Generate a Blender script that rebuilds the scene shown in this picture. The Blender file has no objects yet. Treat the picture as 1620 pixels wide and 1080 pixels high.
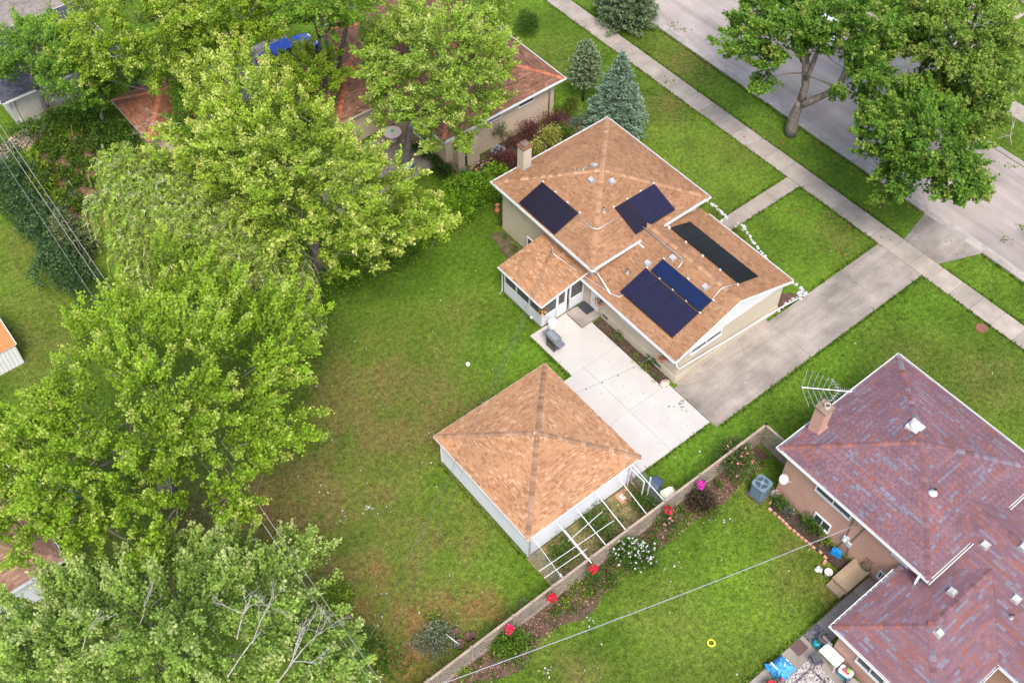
import bpy, math, random
import numpy as np
from mathutils import Vector, Matrix

random.seed(11)
rng = np.random.default_rng(11)
scene = bpy.context.scene
COL = scene.collection
R_ = math.radians

# ------------------------------------------------------------------ camera
FPX, PITCH, ROLL, YAW, CAMH = 1768.7, R_(51.97), R_(-0.783), R_(39.666), 51.3
cp, sp, cr, sr = math.cos(PITCH), math.sin(PITCH), math.cos(ROLL), math.sin(ROLL)
RC = np.array([[cr, sr, 0], [-sr, cr, 0], [0, 0, 1]]) @ np.array([[1, 0, 0], [0, -sp, -cp], [0, cp, -sp]]) \
    @ np.array([[math.cos(YAW), -math.sin(YAW), 0], [math.sin(YAW), math.cos(YAW), 0], [0, 0, 1]])
cam_data = bpy.data.cameras.new('camera')
cam = bpy.data.objects.new('camera', cam_data)
COL.objects.link(cam)
cam_data.sensor_width = 36.0
cam_data.lens = FPX / 1620 * 36
cam_data.clip_start = 0.5
cam_data.clip_end = 3000
cam.matrix_world = Matrix(((RC[0][0], -RC[1][0], -RC[2][0], 0), (RC[0][1], -RC[1][1], -RC[2][1], 0),
                           (RC[0][2], -RC[1][2], -RC[2][2], CAMH), (0, 0, 0, 1)))
scene.camera = cam

# ------------------------------------------------------------------ light
SUN_EL, SUN_AZ = R_(58), math.atan2(-0.85, -0.50)       # direction towards the sun, in the world's x/y plane
world = bpy.data.worlds.new('World')
scene.world = world
world.use_nodes = True
wn = world.node_tree
sky = wn.nodes.new('ShaderNodeTexSky')
sky.sky_type = 'NISHITA'
sky.sun_disc = False
sky.sun_elevation = SUN_EL
sky.sun_rotation = math.pi / 2 - SUN_AZ
sky.air_density = 1.0
sky.dust_density = 3.0
sky.ozone_density = 1.0
wn.nodes['Background'].inputs[1].default_value = 0.15
wn.links.new(sky.outputs[0], wn.nodes['Background'].inputs[0])
sun_d = bpy.data.lights.new('sun', 'SUN')
sun_d.energy = 1.5
sun_d.angle = R_(20)
sun_d.color = (1.0, 0.955, 0.89)
sun = bpy.data.objects.new('sun', sun_d)
COL.objects.link(sun)
sd = Vector((math.cos(SUN_EL) * math.cos(SUN_AZ), math.cos(SUN_EL) * math.sin(SUN_AZ), math.sin(SUN_EL)))
sun.rotation_euler = sd.to_track_quat('Z', 'Y').to_euler()
sun.location = (20, 10, 60)
vs = scene.view_settings
vs.view_transform = 'Standard'
vs.look = 'None'
vs.gamma = 1
vs.use_curve_mapping = False
vs.exposure = 1.2
scene.render.engine = 'CYCLES'
scene.cycles.max_bounces = 6
scene.cycles.transparent_max_bounces = 8

# ------------------------------------------------------------------ ground positions measured on the photograph
def ray(px, py):
    return RC.T @ np.array([(px - 810) / FPX, (py - 540) / FPX, 1.0])

def G(px, py, z=0.0):
    d = ray(px, py)
    t = (z - CAMH) / d[2]
    return (d[0] * t, d[1] * t, z)

def onx(px, py, x):
    d = ray(px, py); t = x / d[0]
    return (x, d[1] * t, CAMH + d[2] * t)

def ony(px, py, y):
    d = ray(px, py); t = y / d[1]
    return (d[0] * t, y, CAMH + d[2] * t)

# ------------------------------------------------------------------ mesh helpers
class MB:
    def __init__(s):
        s.v, s.f, s.c = [], [], []

    def add(s, verts, faces, col=(1, 1, 1)):
        o = len(s.v)
        s.v += [tuple(p) for p in verts]
        s.f += [tuple(i + o for i in f) for f in faces]
        s.c += [col] * len(faces)
        return s

    def quad(s, a, b, c, d, col=(1, 1, 1)):
        return s.add([a, b, c, d], [(0, 1, 2, 3)], col)

    def poly(s, pts, col=(1, 1, 1)):
        return s.add(pts, [tuple(range(len(pts)))], col)

    def box(s, x0, y0, z0, x1, y1, z1, col=(1, 1, 1)):
        v = [(x0, y0, z0), (x1, y0, z0), (x1, y1, z0), (x0, y1, z0), (x0, y0, z1), (x1, y0, z1), (x1, y1, z1), (x0, y1, z1)]
        return s.add(v, [(0, 3, 2, 1), (4, 5, 6, 7), (0, 1, 5, 4), (1, 2, 6, 5), (2, 3, 7, 6), (3, 0, 4, 7)], col)

    def rbox(s, cx, cy, z0, lx, ly, h, rz=0, col=(1, 1, 1), bev=0.0, taper=1.0):
        """upright box with chamfered vertical corners, optional taper to the top"""
        hx, hy = lx / 2, ly / 2
        if bev > 0:
            ring = [(-hx + bev, -hy), (hx - bev, -hy), (hx, -hy + bev), (hx, hy - bev), (hx - bev, hy), (-hx + bev, hy), (-hx, hy - bev), (-hx, -hy + bev)]
        else:
            ring = [(-hx, -hy), (hx, -hy), (hx, hy), (-hx, hy)]
        c, n = (math.cos(rz), math.sin(rz)), len(ring)
        T = lambda x, y, z: (cx + x * c[0] - y * c[1], cy + x * c[1] + y * c[0], z)
        v = [T(x, y, z0) for x, y in ring] + [T(x * taper, y * taper, z0 + h) for x, y in ring]
        f = [tuple(range(n))[::-1], tuple(range(n, 2 * n))] + [(i, (i + 1) % n, n + (i + 1) % n, n + i) for i in range(n)]
        return s.add(v, f, col)

    def prism(s, pts, z0, z1, col=(1, 1, 1)):
        n = len(pts)
        v = [(x, y, z0) for x, y in pts] + [(x, y, z1) for x, y in pts]
        f = [tuple(range(n))[::-1], tuple(range(n, 2 * n))] + [(i, (i + 1) % n, n + (i + 1) % n, n + i) for i in range(n)]
        return s.add(v, f, col)

    def tube(s, pts, r, n=6, col=(1, 1, 1), caps=True):
        pts = [Vector(p) for p in pts]
        rs = r if isinstance(r, (list, tuple)) else [r] * len(pts)
        v, f = [], []
        ref = Vector((0.31, 0.17, 0.93))
        for i, p in enumerate(pts):
            d = (pts[min(i + 1, len(pts) - 1)] - pts[max(i - 1, 0)]).normalized()
            a = d.cross(ref)
            if a.length < 0.05:
                a = d.cross(Vector((1, 0, 0)))
            a.normalize()
            b = d.cross(a)
            for k in range(n):
                t = 2 * math.pi * k / n
                v.append(p + (a * math.cos(t) + b * math.sin(t)) * rs[i])
        for i in range(len(pts) - 1):
            for k in range(n):
                f.append((i * n + k, i * n + (k + 1) % n, (i + 1) * n + (k + 1) % n, (i + 1) * n + k))
        if caps:
            f.append(tuple(range(n))[::-1])
            f.append(tuple((len(pts) - 1) * n + k for k in range(n)))
        return s.add(v, f, col)

    def lathe(s, cx, cy, prof, n=16, col=(1, 1, 1), sx=1.0, sy=1.0, cap=True):
        v, f = [], []
        for r, z in prof:
            for k in range(n):
                t = 2 * math.pi * k / n
                v.append((cx + r * sx * math.cos(t), cy + r * sy * math.sin(t), z))
        for i in range(len(prof) - 1):
            for k in range(n):
                f.append((i * n + k, i * n + (k + 1) % n, (i + 1) * n + (k + 1) % n, (i + 1) * n + k))
        if cap:
            f.append(tuple(range(n))[::-1])
            f.append(tuple((len(prof) - 1) * n + k for k in range(n)))
        return s.add(v, f, col)

    def beam(s, p, q, w, h, col=(1, 1, 1)):
        """rectangular bar from p to q"""
        p, q = Vector(p), Vector(q)
        d = (q - p).normalized()
        a = d.cross(Vector((0, 0, 1)))
        if a.length < 1e-3:
            a = Vector((1, 0, 0))
        a.normalize()
        b = a.cross(d)
        a, b = a * w / 2, b * h / 2
        v = [p - a - b, p + a - b, p + a + b, p - a + b, q - a - b, q + a - b, q + a + b, q - a + b]
        return s.add(v, [(0, 3, 2, 1), (4, 5, 6, 7), (0, 1, 5, 4), (1, 2, 6, 5), (2, 3, 7, 6), (3, 0, 4, 7)], col)

def set_cols(me, cols):
    """per-face colours written to the corners"""
    tot = np.empty(len(me.polygons), np.int32)
    me.polygons.foreach_get('loop_total', tot)
    c = np.ones((len(cols), 4), np.float32)
    c[:, :3] = cols
    c = np.repeat(c, tot, axis=0)
    at = me.color_attributes.new('Col', 'FLOAT_COLOR', 'CORNER')
    at.data.foreach_set('color', c.ravel())

def link(name, me, m, parent=None):
    o = bpy.data.objects.new(name, me)
    COL.objects.link(o)
    if m is not None and not me.materials:
        me.materials.append(m)
    if parent is not None:
        o.parent = parent
    return o

def rootloc(p):
    l = Vector((0, 0, 0))
    while p is not None:
        l = l + p.location
        p = p.parent
    return l

def part(name, mb, m, parent=None, smooth=False, local=False, label=None, stuff=False):
    """one mesh object; verts are given in world coordinates unless local"""
    off = Vector((0, 0, 0)) if (local or parent is None) else rootloc(parent)
    me = bpy.data.meshes.new(name)
    me.from_pydata([(x - off.x, y - off.y, z - off.z) for x, y, z in mb.v], [], mb.f)
    set_cols(me, mb.c)
    if smooth:
        me.polygons.foreach_set('use_smooth', [True] * len(me.polygons))
    o = link(name, me, m, parent)
    if label:
        o['label'] = label
    if stuff:
        o['kind'] = 'stuff'
    return o

def quads(name, V, cols, m, parent=None, local=False):
    """V (N,4,3) loose quads"""
    V = np.asarray(V, np.float32)
    if parent is not None and not local:
        V = V - np.array(rootloc(parent), np.float32)
    n = len(V)
    me = bpy.data.meshes.new(name)
    me.vertices.add(n * 4)
    me.vertices.foreach_set('co', V.reshape(-1))
    me.loops.add(n * 4)
    me.loops.foreach_set('vertex_index', np.arange(n * 4, dtype=np.int32))
    me.polygons.add(n)
    me.polygons.foreach_set('loop_start', np.arange(0, n * 4, 4, dtype=np.int32))
    me.update(calc_edges=True)
    set_cols(me, np.asarray(cols, np.float32))
    return link(name, me, m, parent)

def thing(name, label, cat, loc=(0, 0, 0), rz=0, group=None):
    o = bpy.data.objects.new(name, None)
    COL.objects.link(o)
    o.empty_display_size = 0.3
    o.location = loc
    o.rotation_euler = (0, 0, rz)
    o['label'] = label
    o['category'] = cat
    if group:
        o['group'] = group
    return o

def tag(o, label, cat, group=None):
    o['label'] = label
    o['category'] = cat
    if group:
        o['group'] = group
    return o

def struct(name, mb, m):
    o = part(name, mb, m)
    o['kind'] = 'structure'
    return o

def dup(root, loc, rz=0, label=None):
    r = root.copy(); COL.objects.link(r)
    r.location = loc; r.rotation_euler = (0, 0, rz)
    if label: r['label'] = label
    for ch in list(root.children):
        c = ch.copy(); COL.objects.link(c); c.parent = r
        for g in list(ch.children):
            d = g.copy(); COL.objects.link(d); d.parent = c
    return r

# ------------------------------------------------------------------ materials
def mat(name, col=(0.5, 0.5, 0.5), rough=0.8, var=0.12, scale=3.0, fine=0.0, fscale=60.0, bump=0.0, bscale=80.0,
        metal=0.0, spec=0.3, attr=True, rand=0.0, transl=0.0, coat=0.0, alpha=1.0, dirt=0.0, streak=None):
    m = bpy.data.materials.new(name)
    m.use_nodes = True
    nt = m.node_tree
    N, L = nt.nodes, nt.links
    b = N['Principled BSDF']
    b.inputs['Roughness'].default_value = rough
    b.inputs['Metallic'].default_value = metal
    b.inputs['Specular IOR Level'].default_value = spec
    b.inputs['Coat Weight'].default_value = coat
    b.inputs['Alpha'].default_value = alpha
    tc = N.new('ShaderNodeTexCoord')
    def noise(sc, det=4):
        n = N.new('ShaderNodeTexNoise'); n.inputs['Scale'].default_value = sc; n.inputs['Detail'].default_value = det
        L.new(tc.outputs['Object'], n.inputs['Vector']); return n
    def mul(a, bsock):
        x = N.new('ShaderNodeMix'); x.data_type = 'RGBA'; x.blend_type = 'MULTIPLY'; x.inputs[0].default_value = 1
        if isinstance(a, tuple): x.inputs[6].default_value = (*a, 1)
        else: L.new(a, x.inputs[6])
        L.new(bsock, x.inputs[7]); return x.outputs[2]
    def ramp(sock, lo, hi, p0=0.3, p1=0.7):
        r = N.new('ShaderNodeMapRange'); r.inputs[1].default_value = p0; r.inputs[2].default_value = p1
        r.inputs[3].default_value = lo; r.inputs[4].default_value = hi; L.new(sock, r.inputs[0]); return r.outputs[0]
    cur = None
    if attr:
        a = N.new('ShaderNodeAttribute'); a.attribute_name = 'Col'
        cur = mul(tuple(col), a.outputs['Color'])
    else:
        rgb = N.new('ShaderNodeRGB'); rgb.outputs[0].default_value = (*col, 1); cur = rgb.outputs[0]
    if var:
        cur = mul(cur, ramp(noise(scale).outputs['Fac'], 1 - var, 1 + var))
    if fine:
        cur = mul(cur, ramp(noise(fscale, 2).outputs['Fac'], 1 - fine, 1 + fine))
    if dirt:
        cur = mul(cur, ramp(noise(scale * 0.35, 6).outputs['Fac'], 1 - dirt, 1.0, 0.36, 0.52))
    if streak:
        mp = N.new('ShaderNodeMapping'); mp.inputs['Scale'].default_value = (streak[0], streak[1], 1); L.new(tc.outputs['Object'], mp.inputs[0])
        sn = N.new('ShaderNodeTexNoise'); sn.inputs['Scale'].default_value = 1; sn.inputs['Detail'].default_value = 7; sn.inputs['Roughness'].default_value = .6; L.new(mp.outputs[0], sn.inputs['Vector'])
        cur = mul(cur, ramp(sn.outputs['Fac'], 1 - streak[2], 1 + streak[2] * .4, .32, .62))
    if rand:
        oi = N.new('ShaderNodeObjectInfo')
        cur = mul(cur, ramp(oi.outputs['Random'], 1 - rand, 1 + rand, 0, 1))
    L.new(cur, b.inputs['Base Color'])
    if bump:
        bn = N.new('ShaderNodeBump'); bn.inputs['Strength'].default_value = bump; bn.inputs['Distance'].default_value = 0.02
        L.new(noise(bscale, 3).outputs['Fac'], bn.inputs['Height']); L.new(bn.outputs[0], b.inputs['Normal'])
    if transl:
        t = N.new('ShaderNodeBsdfTranslucent'); L.new(cur, t.inputs['Color'])
        mx = N.new('ShaderNodeMixShader'); mx.inputs[0].default_value = transl
        L.new(b.outputs[0], mx.inputs[1]); L.new(t.outputs[0], mx.inputs[2])
        L.new(mx.outputs[0], N['Material Output'].inputs['Surface'])
    return m

M = {}
M['lawn'] = mat('lawn', (1, 1, 1), 0.95, 0.30, 3.6, 0.34, 11.0, 0.6, 30, spec=0.1)
M['far_ground'] = mat('far_ground', (0.07, 0.115, 0.02), 0.95, 0.3, 0.3, 0.3, 7, attr=False, spec=0.1)
M['soil'] = mat('soil', (1, 1, 1), 0.95, 0.3, 3, 0.45, 22, 0.8, 40, spec=0.1)
M['grass'] = mat('grass', (1, 1, 1), 0.8, 0.0, transl=0.35, spec=0.2)
M['new_concrete'] = mat('new_concrete', (0.445, 0.415, 0.38), 0.85, 0.05, 1.0, 0.04, 30, 0.15, 90, dirt=0.06)
M['old_concrete'] = mat('old_concrete', (0.29, 0.25, 0.213), 0.9, 0.22, 0.7, 0.16, 26, 0.4, 60, dirt=0.3, streak=(.22, 1.6, .2))
M['sidewalk'] = mat('sidewalk', (0.315, 0.27, 0.225), 0.9, 0.14, 1.2, 0.09, 30, 0.35, 70, rand=0.13, dirt=0.16)
M['road'] = mat('road', (0.335, 0.285, 0.255), 0.92, 0.10, 0.5, 0.10, 24, 0.4, 60, dirt=0.2, streak=(1.1, .12, .22))
M['kerb'] = mat('kerb', (0.31, 0.275, 0.245), 0.9, 0.15, 2, 0.1, 20, rand=0.12)
M['dark'] = mat('dark', (0.11, 0.095, 0.07), 0.9, 0.3, 4)
M['shingle'] = mat('shingle', (1, 1, 1), 0.92, 0.10, 0.9, 0.10, 40, 0.3, 90, spec=0.15, dirt=0.10)
M['cap'] = mat('cap', (1, 1, 1), 0.92, 0.1, 1.5, 0.08, 40, 0.3, 90, spec=0.15, rand=0.22)
M['deck'] = mat('deck', (1, 1, 1), 0.9, 0.15, 3)
M['white'] = mat('white', (0.66, 0.66, 0.65), 0.5, 0.05, 1.5, dirt=0.05)
M['siding'] = mat('siding', (0.60, 0.61, 0.63), 0.55, 0.04, 1.5, dirt=0.05)
M['cream'] = mat('cream', (0.50, 0.43, 0.325), 0.88, 0.06, 0.8, 0.05, 30, 0.3, 40, dirt=0.08)
M['tan'] = mat('tan', (0.58, 0.46, 0.34), 0.88, 0.06, 0.8, 0.05, 30, 0.3, 40, dirt=0.08)
M['gravel'] = mat('gravel', (0.22, 0.185, 0.155), 0.95, 0.25, 1.5, 0.3, 12, 0.6, 30, dirt=0.2)
M['metal'] = mat('metal', (0.62, 0.62, 0.62), 0.4, 0.08, 5, metal=0.6)
M['vent'] = mat('vent', (0.43, 0.415, 0.39), 0.6, 0.1, 5, dirt=.15)
M['dullmetal'] = mat('dullmetal', (0.36, 0.335, 0.32), 0.7, 0.15, 6, metal=0.1)
M['black'] = mat('black', (0.03, 0.03, 0.033), 0.5, 0.2, 6)
M['any'] = mat('any', (1, 1, 1), 0.6, 0.08, 5)
M['gloss'] = mat('gloss', (1, 1, 1), 0.25, 0.03, 5, spec=0.5)
M['carpaint'] = mat('carpaint', (1, 1, 1), 0.25, 0.0, coat=0.6, spec=0.5)
M['glass'] = mat('glass', (0.05, 0.06, 0.065), 0.08, 0.15, 2, spec=0.6)
M['screen'] = mat('screen', (0.10, 0.095, 0.09), 0.6, 0.25, 3, alpha=0.85)
M['mesh'] = mat('mesh', (0.45, 0.48, 0.48), 0.6, 0.1, 3, alpha=0.22)
M['wood'] = mat('wood', (0.285, 0.225, 0.18), 0.9, 0.18, 3, 0.15, 30, dirt=0.12)
M['bark'] = mat('bark', (1, 1, 1), 0.95, 0.3, 4, 0.25, 18, 0.8, 20)
M['leaf'] = mat('leaf', (1, 1, 1), 0.55, 0.0, transl=0.5, spec=0.25)
M['needle'] = mat('needle', (1, 1, 1), 0.6, 0.0, transl=0.12, spec=0.3)
M['petal'] = mat('petal', (1, 1, 1), 0.6, 0.0, transl=0.3, spec=0.2)
M['stone'] = mat('stone', (1, 1, 1), 0.85, 0.15, 6, 0.1, 30, 0.4, 30, rand=0.1)
M['terracotta'] = mat('terracotta', (0.5, 0.2, 0.1), 0.8, 0.15, 6)

def brick_mat(name, c1, c2, mortar, sc=1.0):
    m = mat(name, (1, 1, 1), 0.9, 0.06, 1.0, dirt=0.08)
    nt = m.node_tree; N, L = nt.nodes, nt.links
    b = N['Principled BSDF']
    geo = N.new('ShaderNodeNewGeometry'); tc = N.new('ShaderNodeTexCoord')
    sx = N.new('ShaderNodeSeparateXYZ'); L.new(tc.outputs['Object'], sx.inputs[0])
    ad = N.new('ShaderNodeMath'); ad.operation = 'ADD'; L.new(sx.outputs[0], ad.inputs[0]); L.new(sx.outputs[1], ad.inputs[1])
    cx = N.new('ShaderNodeCombineXYZ'); L.new(ad.outputs[0], cx.inputs[0]); L.new(sx.outputs[2], cx.inputs[1])
    bt = N.new('ShaderNodeTexBrick'); L.new(cx.outputs[0], bt.inputs['Vector'])
    bt.inputs['Scale'].default_value = sc
    bt.inputs['Brick Width'].default_value = 0.21; bt.inputs['Row Height'].default_value = 0.075; bt.inputs['Mortar Size'].default_value = 0.007
    bt.inputs['Color1'].default_value = (*c1, 1); bt.inputs['Color2'].default_value = (*c2, 1); bt.inputs['Mortar'].default_value = (*mortar, 1)
    old = b.inputs['Base Color'].links[0].from_socket
    x = N.new('ShaderNodeMix'); x.data_type = 'RGBA'; x.blend_type = 'MULTIPLY'; x.inputs[0].default_value = 1
    L.new(old, x.inputs[6]); L.new(bt.outputs['Color'], x.inputs[7]); L.new(x.outputs[2], b.inputs['Base Color'])
    bp = N.new('ShaderNodeBump'); bp.inputs['Strength'].default_value = 0.35; bp.inputs['Distance'].default_value = 0.01; bp.invert = True
    L.new(bt.outputs['Fac'], bp.inputs['Height']); L.new(bp.outputs[0], b.inputs['Normal'])
    return m
M['pink_brick'] = brick_mat('pink_brick', (0.50, 0.29, 0.215), (0.46, 0.265, 0.20), (0.42, 0.255, 0.20))
M['cream_brick'] = brick_mat('cream_brick', (0.51, 0.44, 0.33), (0.485, 0.415, 0.31), (0.45, 0.39, 0.30))
M['tan_brick'] = brick_mat('tan_brick', (0.50, 0.395, 0.285), (0.475, 0.37, 0.27), (0.43, 0.345, 0.26))

def solar_mat(name, col):
    m = bpy.data.materials.new(name); m.use_nodes = True
    nt = m.node_tree; N, L = nt.nodes, nt.links; b = N['Principled BSDF']
    b.inputs['Roughness'].default_value = 0.28; b.inputs['Specular IOR Level'].default_value = 0.32
    tc = N.new('ShaderNodeTexCoord')
    bt = N.new('ShaderNodeTexBrick'); bt.offset = 0
    L.new(tc.outputs['UV'], bt.inputs['Vector'])
    bt.inputs['Scale'].default_value = 1; bt.inputs['Brick Width'].default_value = 0.52; bt.inputs['Row Height'].default_value = 0.105
    bt.inputs['Mortar Size'].default_value = 0.012
    d = tuple(c * 0.8 for c in col); e = tuple(c * 1.25 for c in col)
    bt.inputs['Color1'].default_value = (*d, 1); bt.inputs['Color2'].default_value = (*e, 1)
    bt.inputs['Mortar'].default_value = (col[0] * 1.4 + .003, col[1] * 1.4 + .003, col[2] * 1.35 + .004, 1)
    L.new(bt.outputs['Color'], b.inputs['Base Color'])
    return m
M['solar_navy'] = solar_mat('solar_navy', (0.011, 0.010, 0.030))
M['solar_blue'] = solar_mat('solar_blue', (0.004, 0.011, 0.046))
M['solar_plum'] = solar_mat('solar_plum', (0.011, 0.008, 0.017))
M['solar_black'] = solar_mat('solar_black', (0.007, 0.007, 0.009))

# ------------------------------------------------------------------ lawn colour field
def vnoise(x, y, s, seed):
    """smooth value noise in numpy"""
    r = np.random.default_rng(seed).random((256, 256)).astype(np.float32)
    u, v = x / s + 1000, y / s + 1000
    i, j = np.floor(u).astype(int), np.floor(v).astype(int)
    a, b = u - i, v - j
    a, b = a * a * (3 - 2 * a), b * b * (3 - 2 * b)
    g = lambda p, q: r[p % 256, q % 256]
    return (g(i, j) * (1 - a) + g(i + 1, j) * a) * (1 - b) + (g(i, j + 1) * (1 - a) + g(i + 1, j + 1) * a) * b

DRY = [(600, 650, 5.0, .8), (480, 780, 4.0, .8), (560, 880, 3.0, .6), (660, 960, 3.0, .9), (560, 690, 4.0, .75), (640, 660, 3.0, .6), (700, 840, 3.2, .55), (600, 820, 3.5, .6), (640, 930, 2.6, .75), (560, 600, 2.5, .35), (730, 650, 1.8, .6),
       (640, 530, 2.0, .35), (720, 500, 2.0, .25), (1180, 790, 1.5, .25), (1050, 960, 2.2, .3), (900, 1060, 1.5, .5), (1250, 920, 1.6, .35),
       (1060, 170, 2.0, .45), (1090, 100, 2.2, .4), (1180, 230, 2, .3), (1330, 370, 1.6, .35), (1440, 560, 2.0, .3), (1560, 600, 2, .4), (880, 90, 2, .3), (40, 520, 3.5, .6), (30, 400, 3, .4), (1250, 870, 1, .5)]
BARE = [(760, 955, 0.9, 1.0), (700, 965, 0.8, .8), (785, 975, .7, .7), (640, 985, 1.2, .6), (660, 1010, 1.2, .7), (598, 910, .7, .7), (400, 800, 1.6, .6), (1330, 935, 1.0, .35), (430, 810, 1.5, .5), (560, 965, 1.0, .55),
        (700, 660, .8, .35), (640, 1040, 1.5, .6)]
SOIL_AND_SHADE = [(300, 800, 3.5, .8), (150, 760, 3.5, .7), (330, 640, 3, .5), (390, 880, 2.2, .6), (500, 430, 2, .4), (280, 940, 4, .6), (100, 930, 4, .6), (560, 260, 3, .5), (600, 290, 2, .5), (230, 300, 3, .7), (450, 300, 4, .5)]  # dark ground under the trees: soil, with tree shade painted into the lawn colour
LUSH = [(700, 450, 3.0, .7), (620, 520, 3.0, .5), (740, 540, 2.5, .6), (1080, 700, 2.0, .8), (1150, 680, 1.5, .7), (840, 560, 2, .7), (600, 520, 2.0, .5), (760, 900, 1.2, .8), (820, 470, 1.5, .5), (1450, 490, 1.5, .6), (1300, 330, 2, .6), (880, 80, 1.2, .4), (1330, 580, 2, .5)]

def blob(x, y, spots, warp):
    t = np.zeros_like(x)
    for px, py, r, k in spots:
        c = G(px, py)
        d2 = ((x - c[0]) ** 2 + (y - c[1]) ** 2) / (r * r)
        t = np.maximum(t, k * np.exp(-d2 * (0.6 + 0.8 * warp)))
    return t

def lawn_col(x, y):
    n1, n2, n3, n4 = vnoise(x, y, 4.2, 1), vnoise(x, y, 1.3, 2), vnoise(x, y, 0.45, 3), vnoise(x, y, 9.0, 4)
    mix = 0.45 * n1 + 0.35 * n2 + 0.2 * n3
    a, b = np.array([0.055, 0.098, 0.009]), np.array([0.104, 0.178, 0.016])
    t = np.clip((mix - 0.25) * 1.9, 0, 1)[..., None]
    c = a * (1 - t) + b * t
    lush = np.clip(blob(x, y, LUSH, n2), 0, 1)[..., None]
    c = c * (1 - .6 * lush) + np.array([0.088, 0.182, 0.012]) * .6 * lush
    dry = np.clip(blob(x, y, DRY, n1) * (0.35 + 1.4 * n2) * (.62 + .8 * n3) + 0.55 * np.clip(n4 - 0.62, 0, 1), 0, 0.9)[..., None]
    c = c * (1 - dry) + np.array([0.128, 0.103, 0.033]) * dry
    soil = np.clip(blob(x, y, SOIL_AND_SHADE, n1) * (0.5 + n2), 0, .9)[..., None]  # soil tone that also carries the painted tree shade
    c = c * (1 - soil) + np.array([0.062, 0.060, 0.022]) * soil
    bare = np.clip(blob(x, y, BARE, n2) * (0.3 + 1.3 * n3), 0, .95)[..., None]
    c = c * (1 - bare) + np.array([0.185, 0.10, 0.04]) * bare
    return c

# keep-out rectangles (x0,x1,y0,y1) of everything that is not lawn
HARD = [(17.4, 24.7, 19.5, 26.9), (24.5, 30.7, 19.6, 26.85), (26.6, 31.0, 22.9, 30.7), (27.5, 39.4, 22.7, 38.3), (30.5, 48.6, 19.15, 22.6), (30.5, 39.4, 22.5, 22.8),
        (48.4, 50.05, -20, 110), (52.8, 62.0, -40, 140), (39.3, 48.6, 29.1, 30.25), (30.1, 39.3, -20, 14.4), (25.5, 39, -20, 6.9), (14, 30.2, 3.0, 8.1), (28.3, 30.3, 8, 9.2), (49.9, 52.9, 18.3, 22.2), (61.9, 76, 31, 35), (23.4, 31.6, 45.4, 50.3), (24, 30.6, 58.9, 64), (12.5, 22, 75, 86), (65.2, 66.9, 8, 62),
        (31, 40.6, 44.6, 58.5), (26.8, 31, 50.6, 57), (16.6, 23, 57, 62), (11, 20, 66.1, 76), (-2, 3, 47, 51), (-14, -1.2, 32.3, 44)]
def is_lawn(x, y):
    ok = np.ones(x.shape, bool)
    for a, b, c, d in HARD:
        ok &= ~((x > a) & (x < b) & (y > c) & (y < d))
    return ok

# ================================================================== SETTING
# far ground to the horizon
mb = MB(); mb.poly([(-700, -700, -0.06), (800, -700, -0.06), (800, 800, -0.06), (-700, 800, -0.06)])
struct('ground', mb, M['far_ground'])
# near lawn as a gently uneven grid with a colour per cell
sx = np.arange(-14, 84.1, 0.3); sy = np.arange(-14, 96.1, 0.3)
X, Y = np.meshgrid(sx, sy, indexing='ij')
Z = (vnoise(X, Y, 3.0, 21) - 0.5) * 0.03 + (vnoise(X, Y, 0.7, 22) - 0.5) * 0.02 - 0.02
nx, ny = X.shape
V = np.stack([X, Y, Z], -1).reshape(-1, 3)
idx = np.arange(nx * ny).reshape(nx, ny)
F4 = np.stack([idx[:-1, :-1], idx[1:, :-1], idx[1:, 1:], idx[:-1, 1:]], -1).reshape(-1, 4)
me = bpy.data.meshes.new('lawn')
me.vertices.add(len(V)); me.vertices.foreach_set('co', V.astype(np.float32).ravel())
me.loops.add(F4.size); me.loops.foreach_set('vertex_index', F4.astype(np.int32).ravel())
me.polygons.add(len(F4)); me.polygons.foreach_set('loop_start', np.arange(0, F4.size, 4, dtype=np.int32))
me.update(calc_edges=True)
me.polygons.foreach_set('use_smooth', [True] * len(F4))
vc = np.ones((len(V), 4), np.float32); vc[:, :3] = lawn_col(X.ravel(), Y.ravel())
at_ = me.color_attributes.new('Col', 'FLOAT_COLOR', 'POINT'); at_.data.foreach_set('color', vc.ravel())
lawn = link('lawn', me, M['lawn']); lawn['kind'] = 'structure'

# grass blades over the lawn in view
def grass_pts(n, x0, x1, y0, y1):
    x, y = rng.uniform(x0, x1, n), rng.uniform(y0, y1, n)
    k = is_lawn(x, y)
    return x[k], y[k]
def blades(name, x, y, h, w, bright=1.3):
    n = len(x)
    a = rng.uniform(0, 2 * np.pi, n); hh = h * rng.uniform(0.5, 1.3, n); ww = w * rng.uniform(.6, 1.3, n)
    lean = rng.uniform(0.2, 1.1, n) * hh; b = rng.uniform(0, 2 * np.pi, n)
    V = np.empty((n, 4, 3), np.float32)
    ca, sa = np.cos(a) * ww, np.sin(a) * ww
    lx, ly = np.cos(b) * lean, np.sin(b) * lean
    V[:, 0] = np.stack([x - ca, y - sa, np.full(n, -0.02)], -1); V[:, 1] = np.stack([x + ca, y + sa, np.full(n, -0.02)], -1)
    V[:, 2] = np.stack([x + ca * .4 + lx, y + sa * .4 + ly, hh], -1); V[:, 3] = np.stack([x - ca * .4 + lx, y - sa * .4 + ly, hh], -1)
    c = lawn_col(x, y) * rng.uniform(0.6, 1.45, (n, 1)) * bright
    o = quads(name, V, c, M['grass']); o['kind'] = 'stuff'
    return o
def in_view(x, y, pad=30):
    p = np.stack([x, y, np.full_like(x, -CAMH)], 0)
    c = RC @ p
    u, v = 810 + FPX * c[0] / c[2], 540 + FPX * c[1] / c[2]
    return (u > -pad) & (u < 1620 + pad) & (v > -pad) & (v < 1080 + pad)
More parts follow.
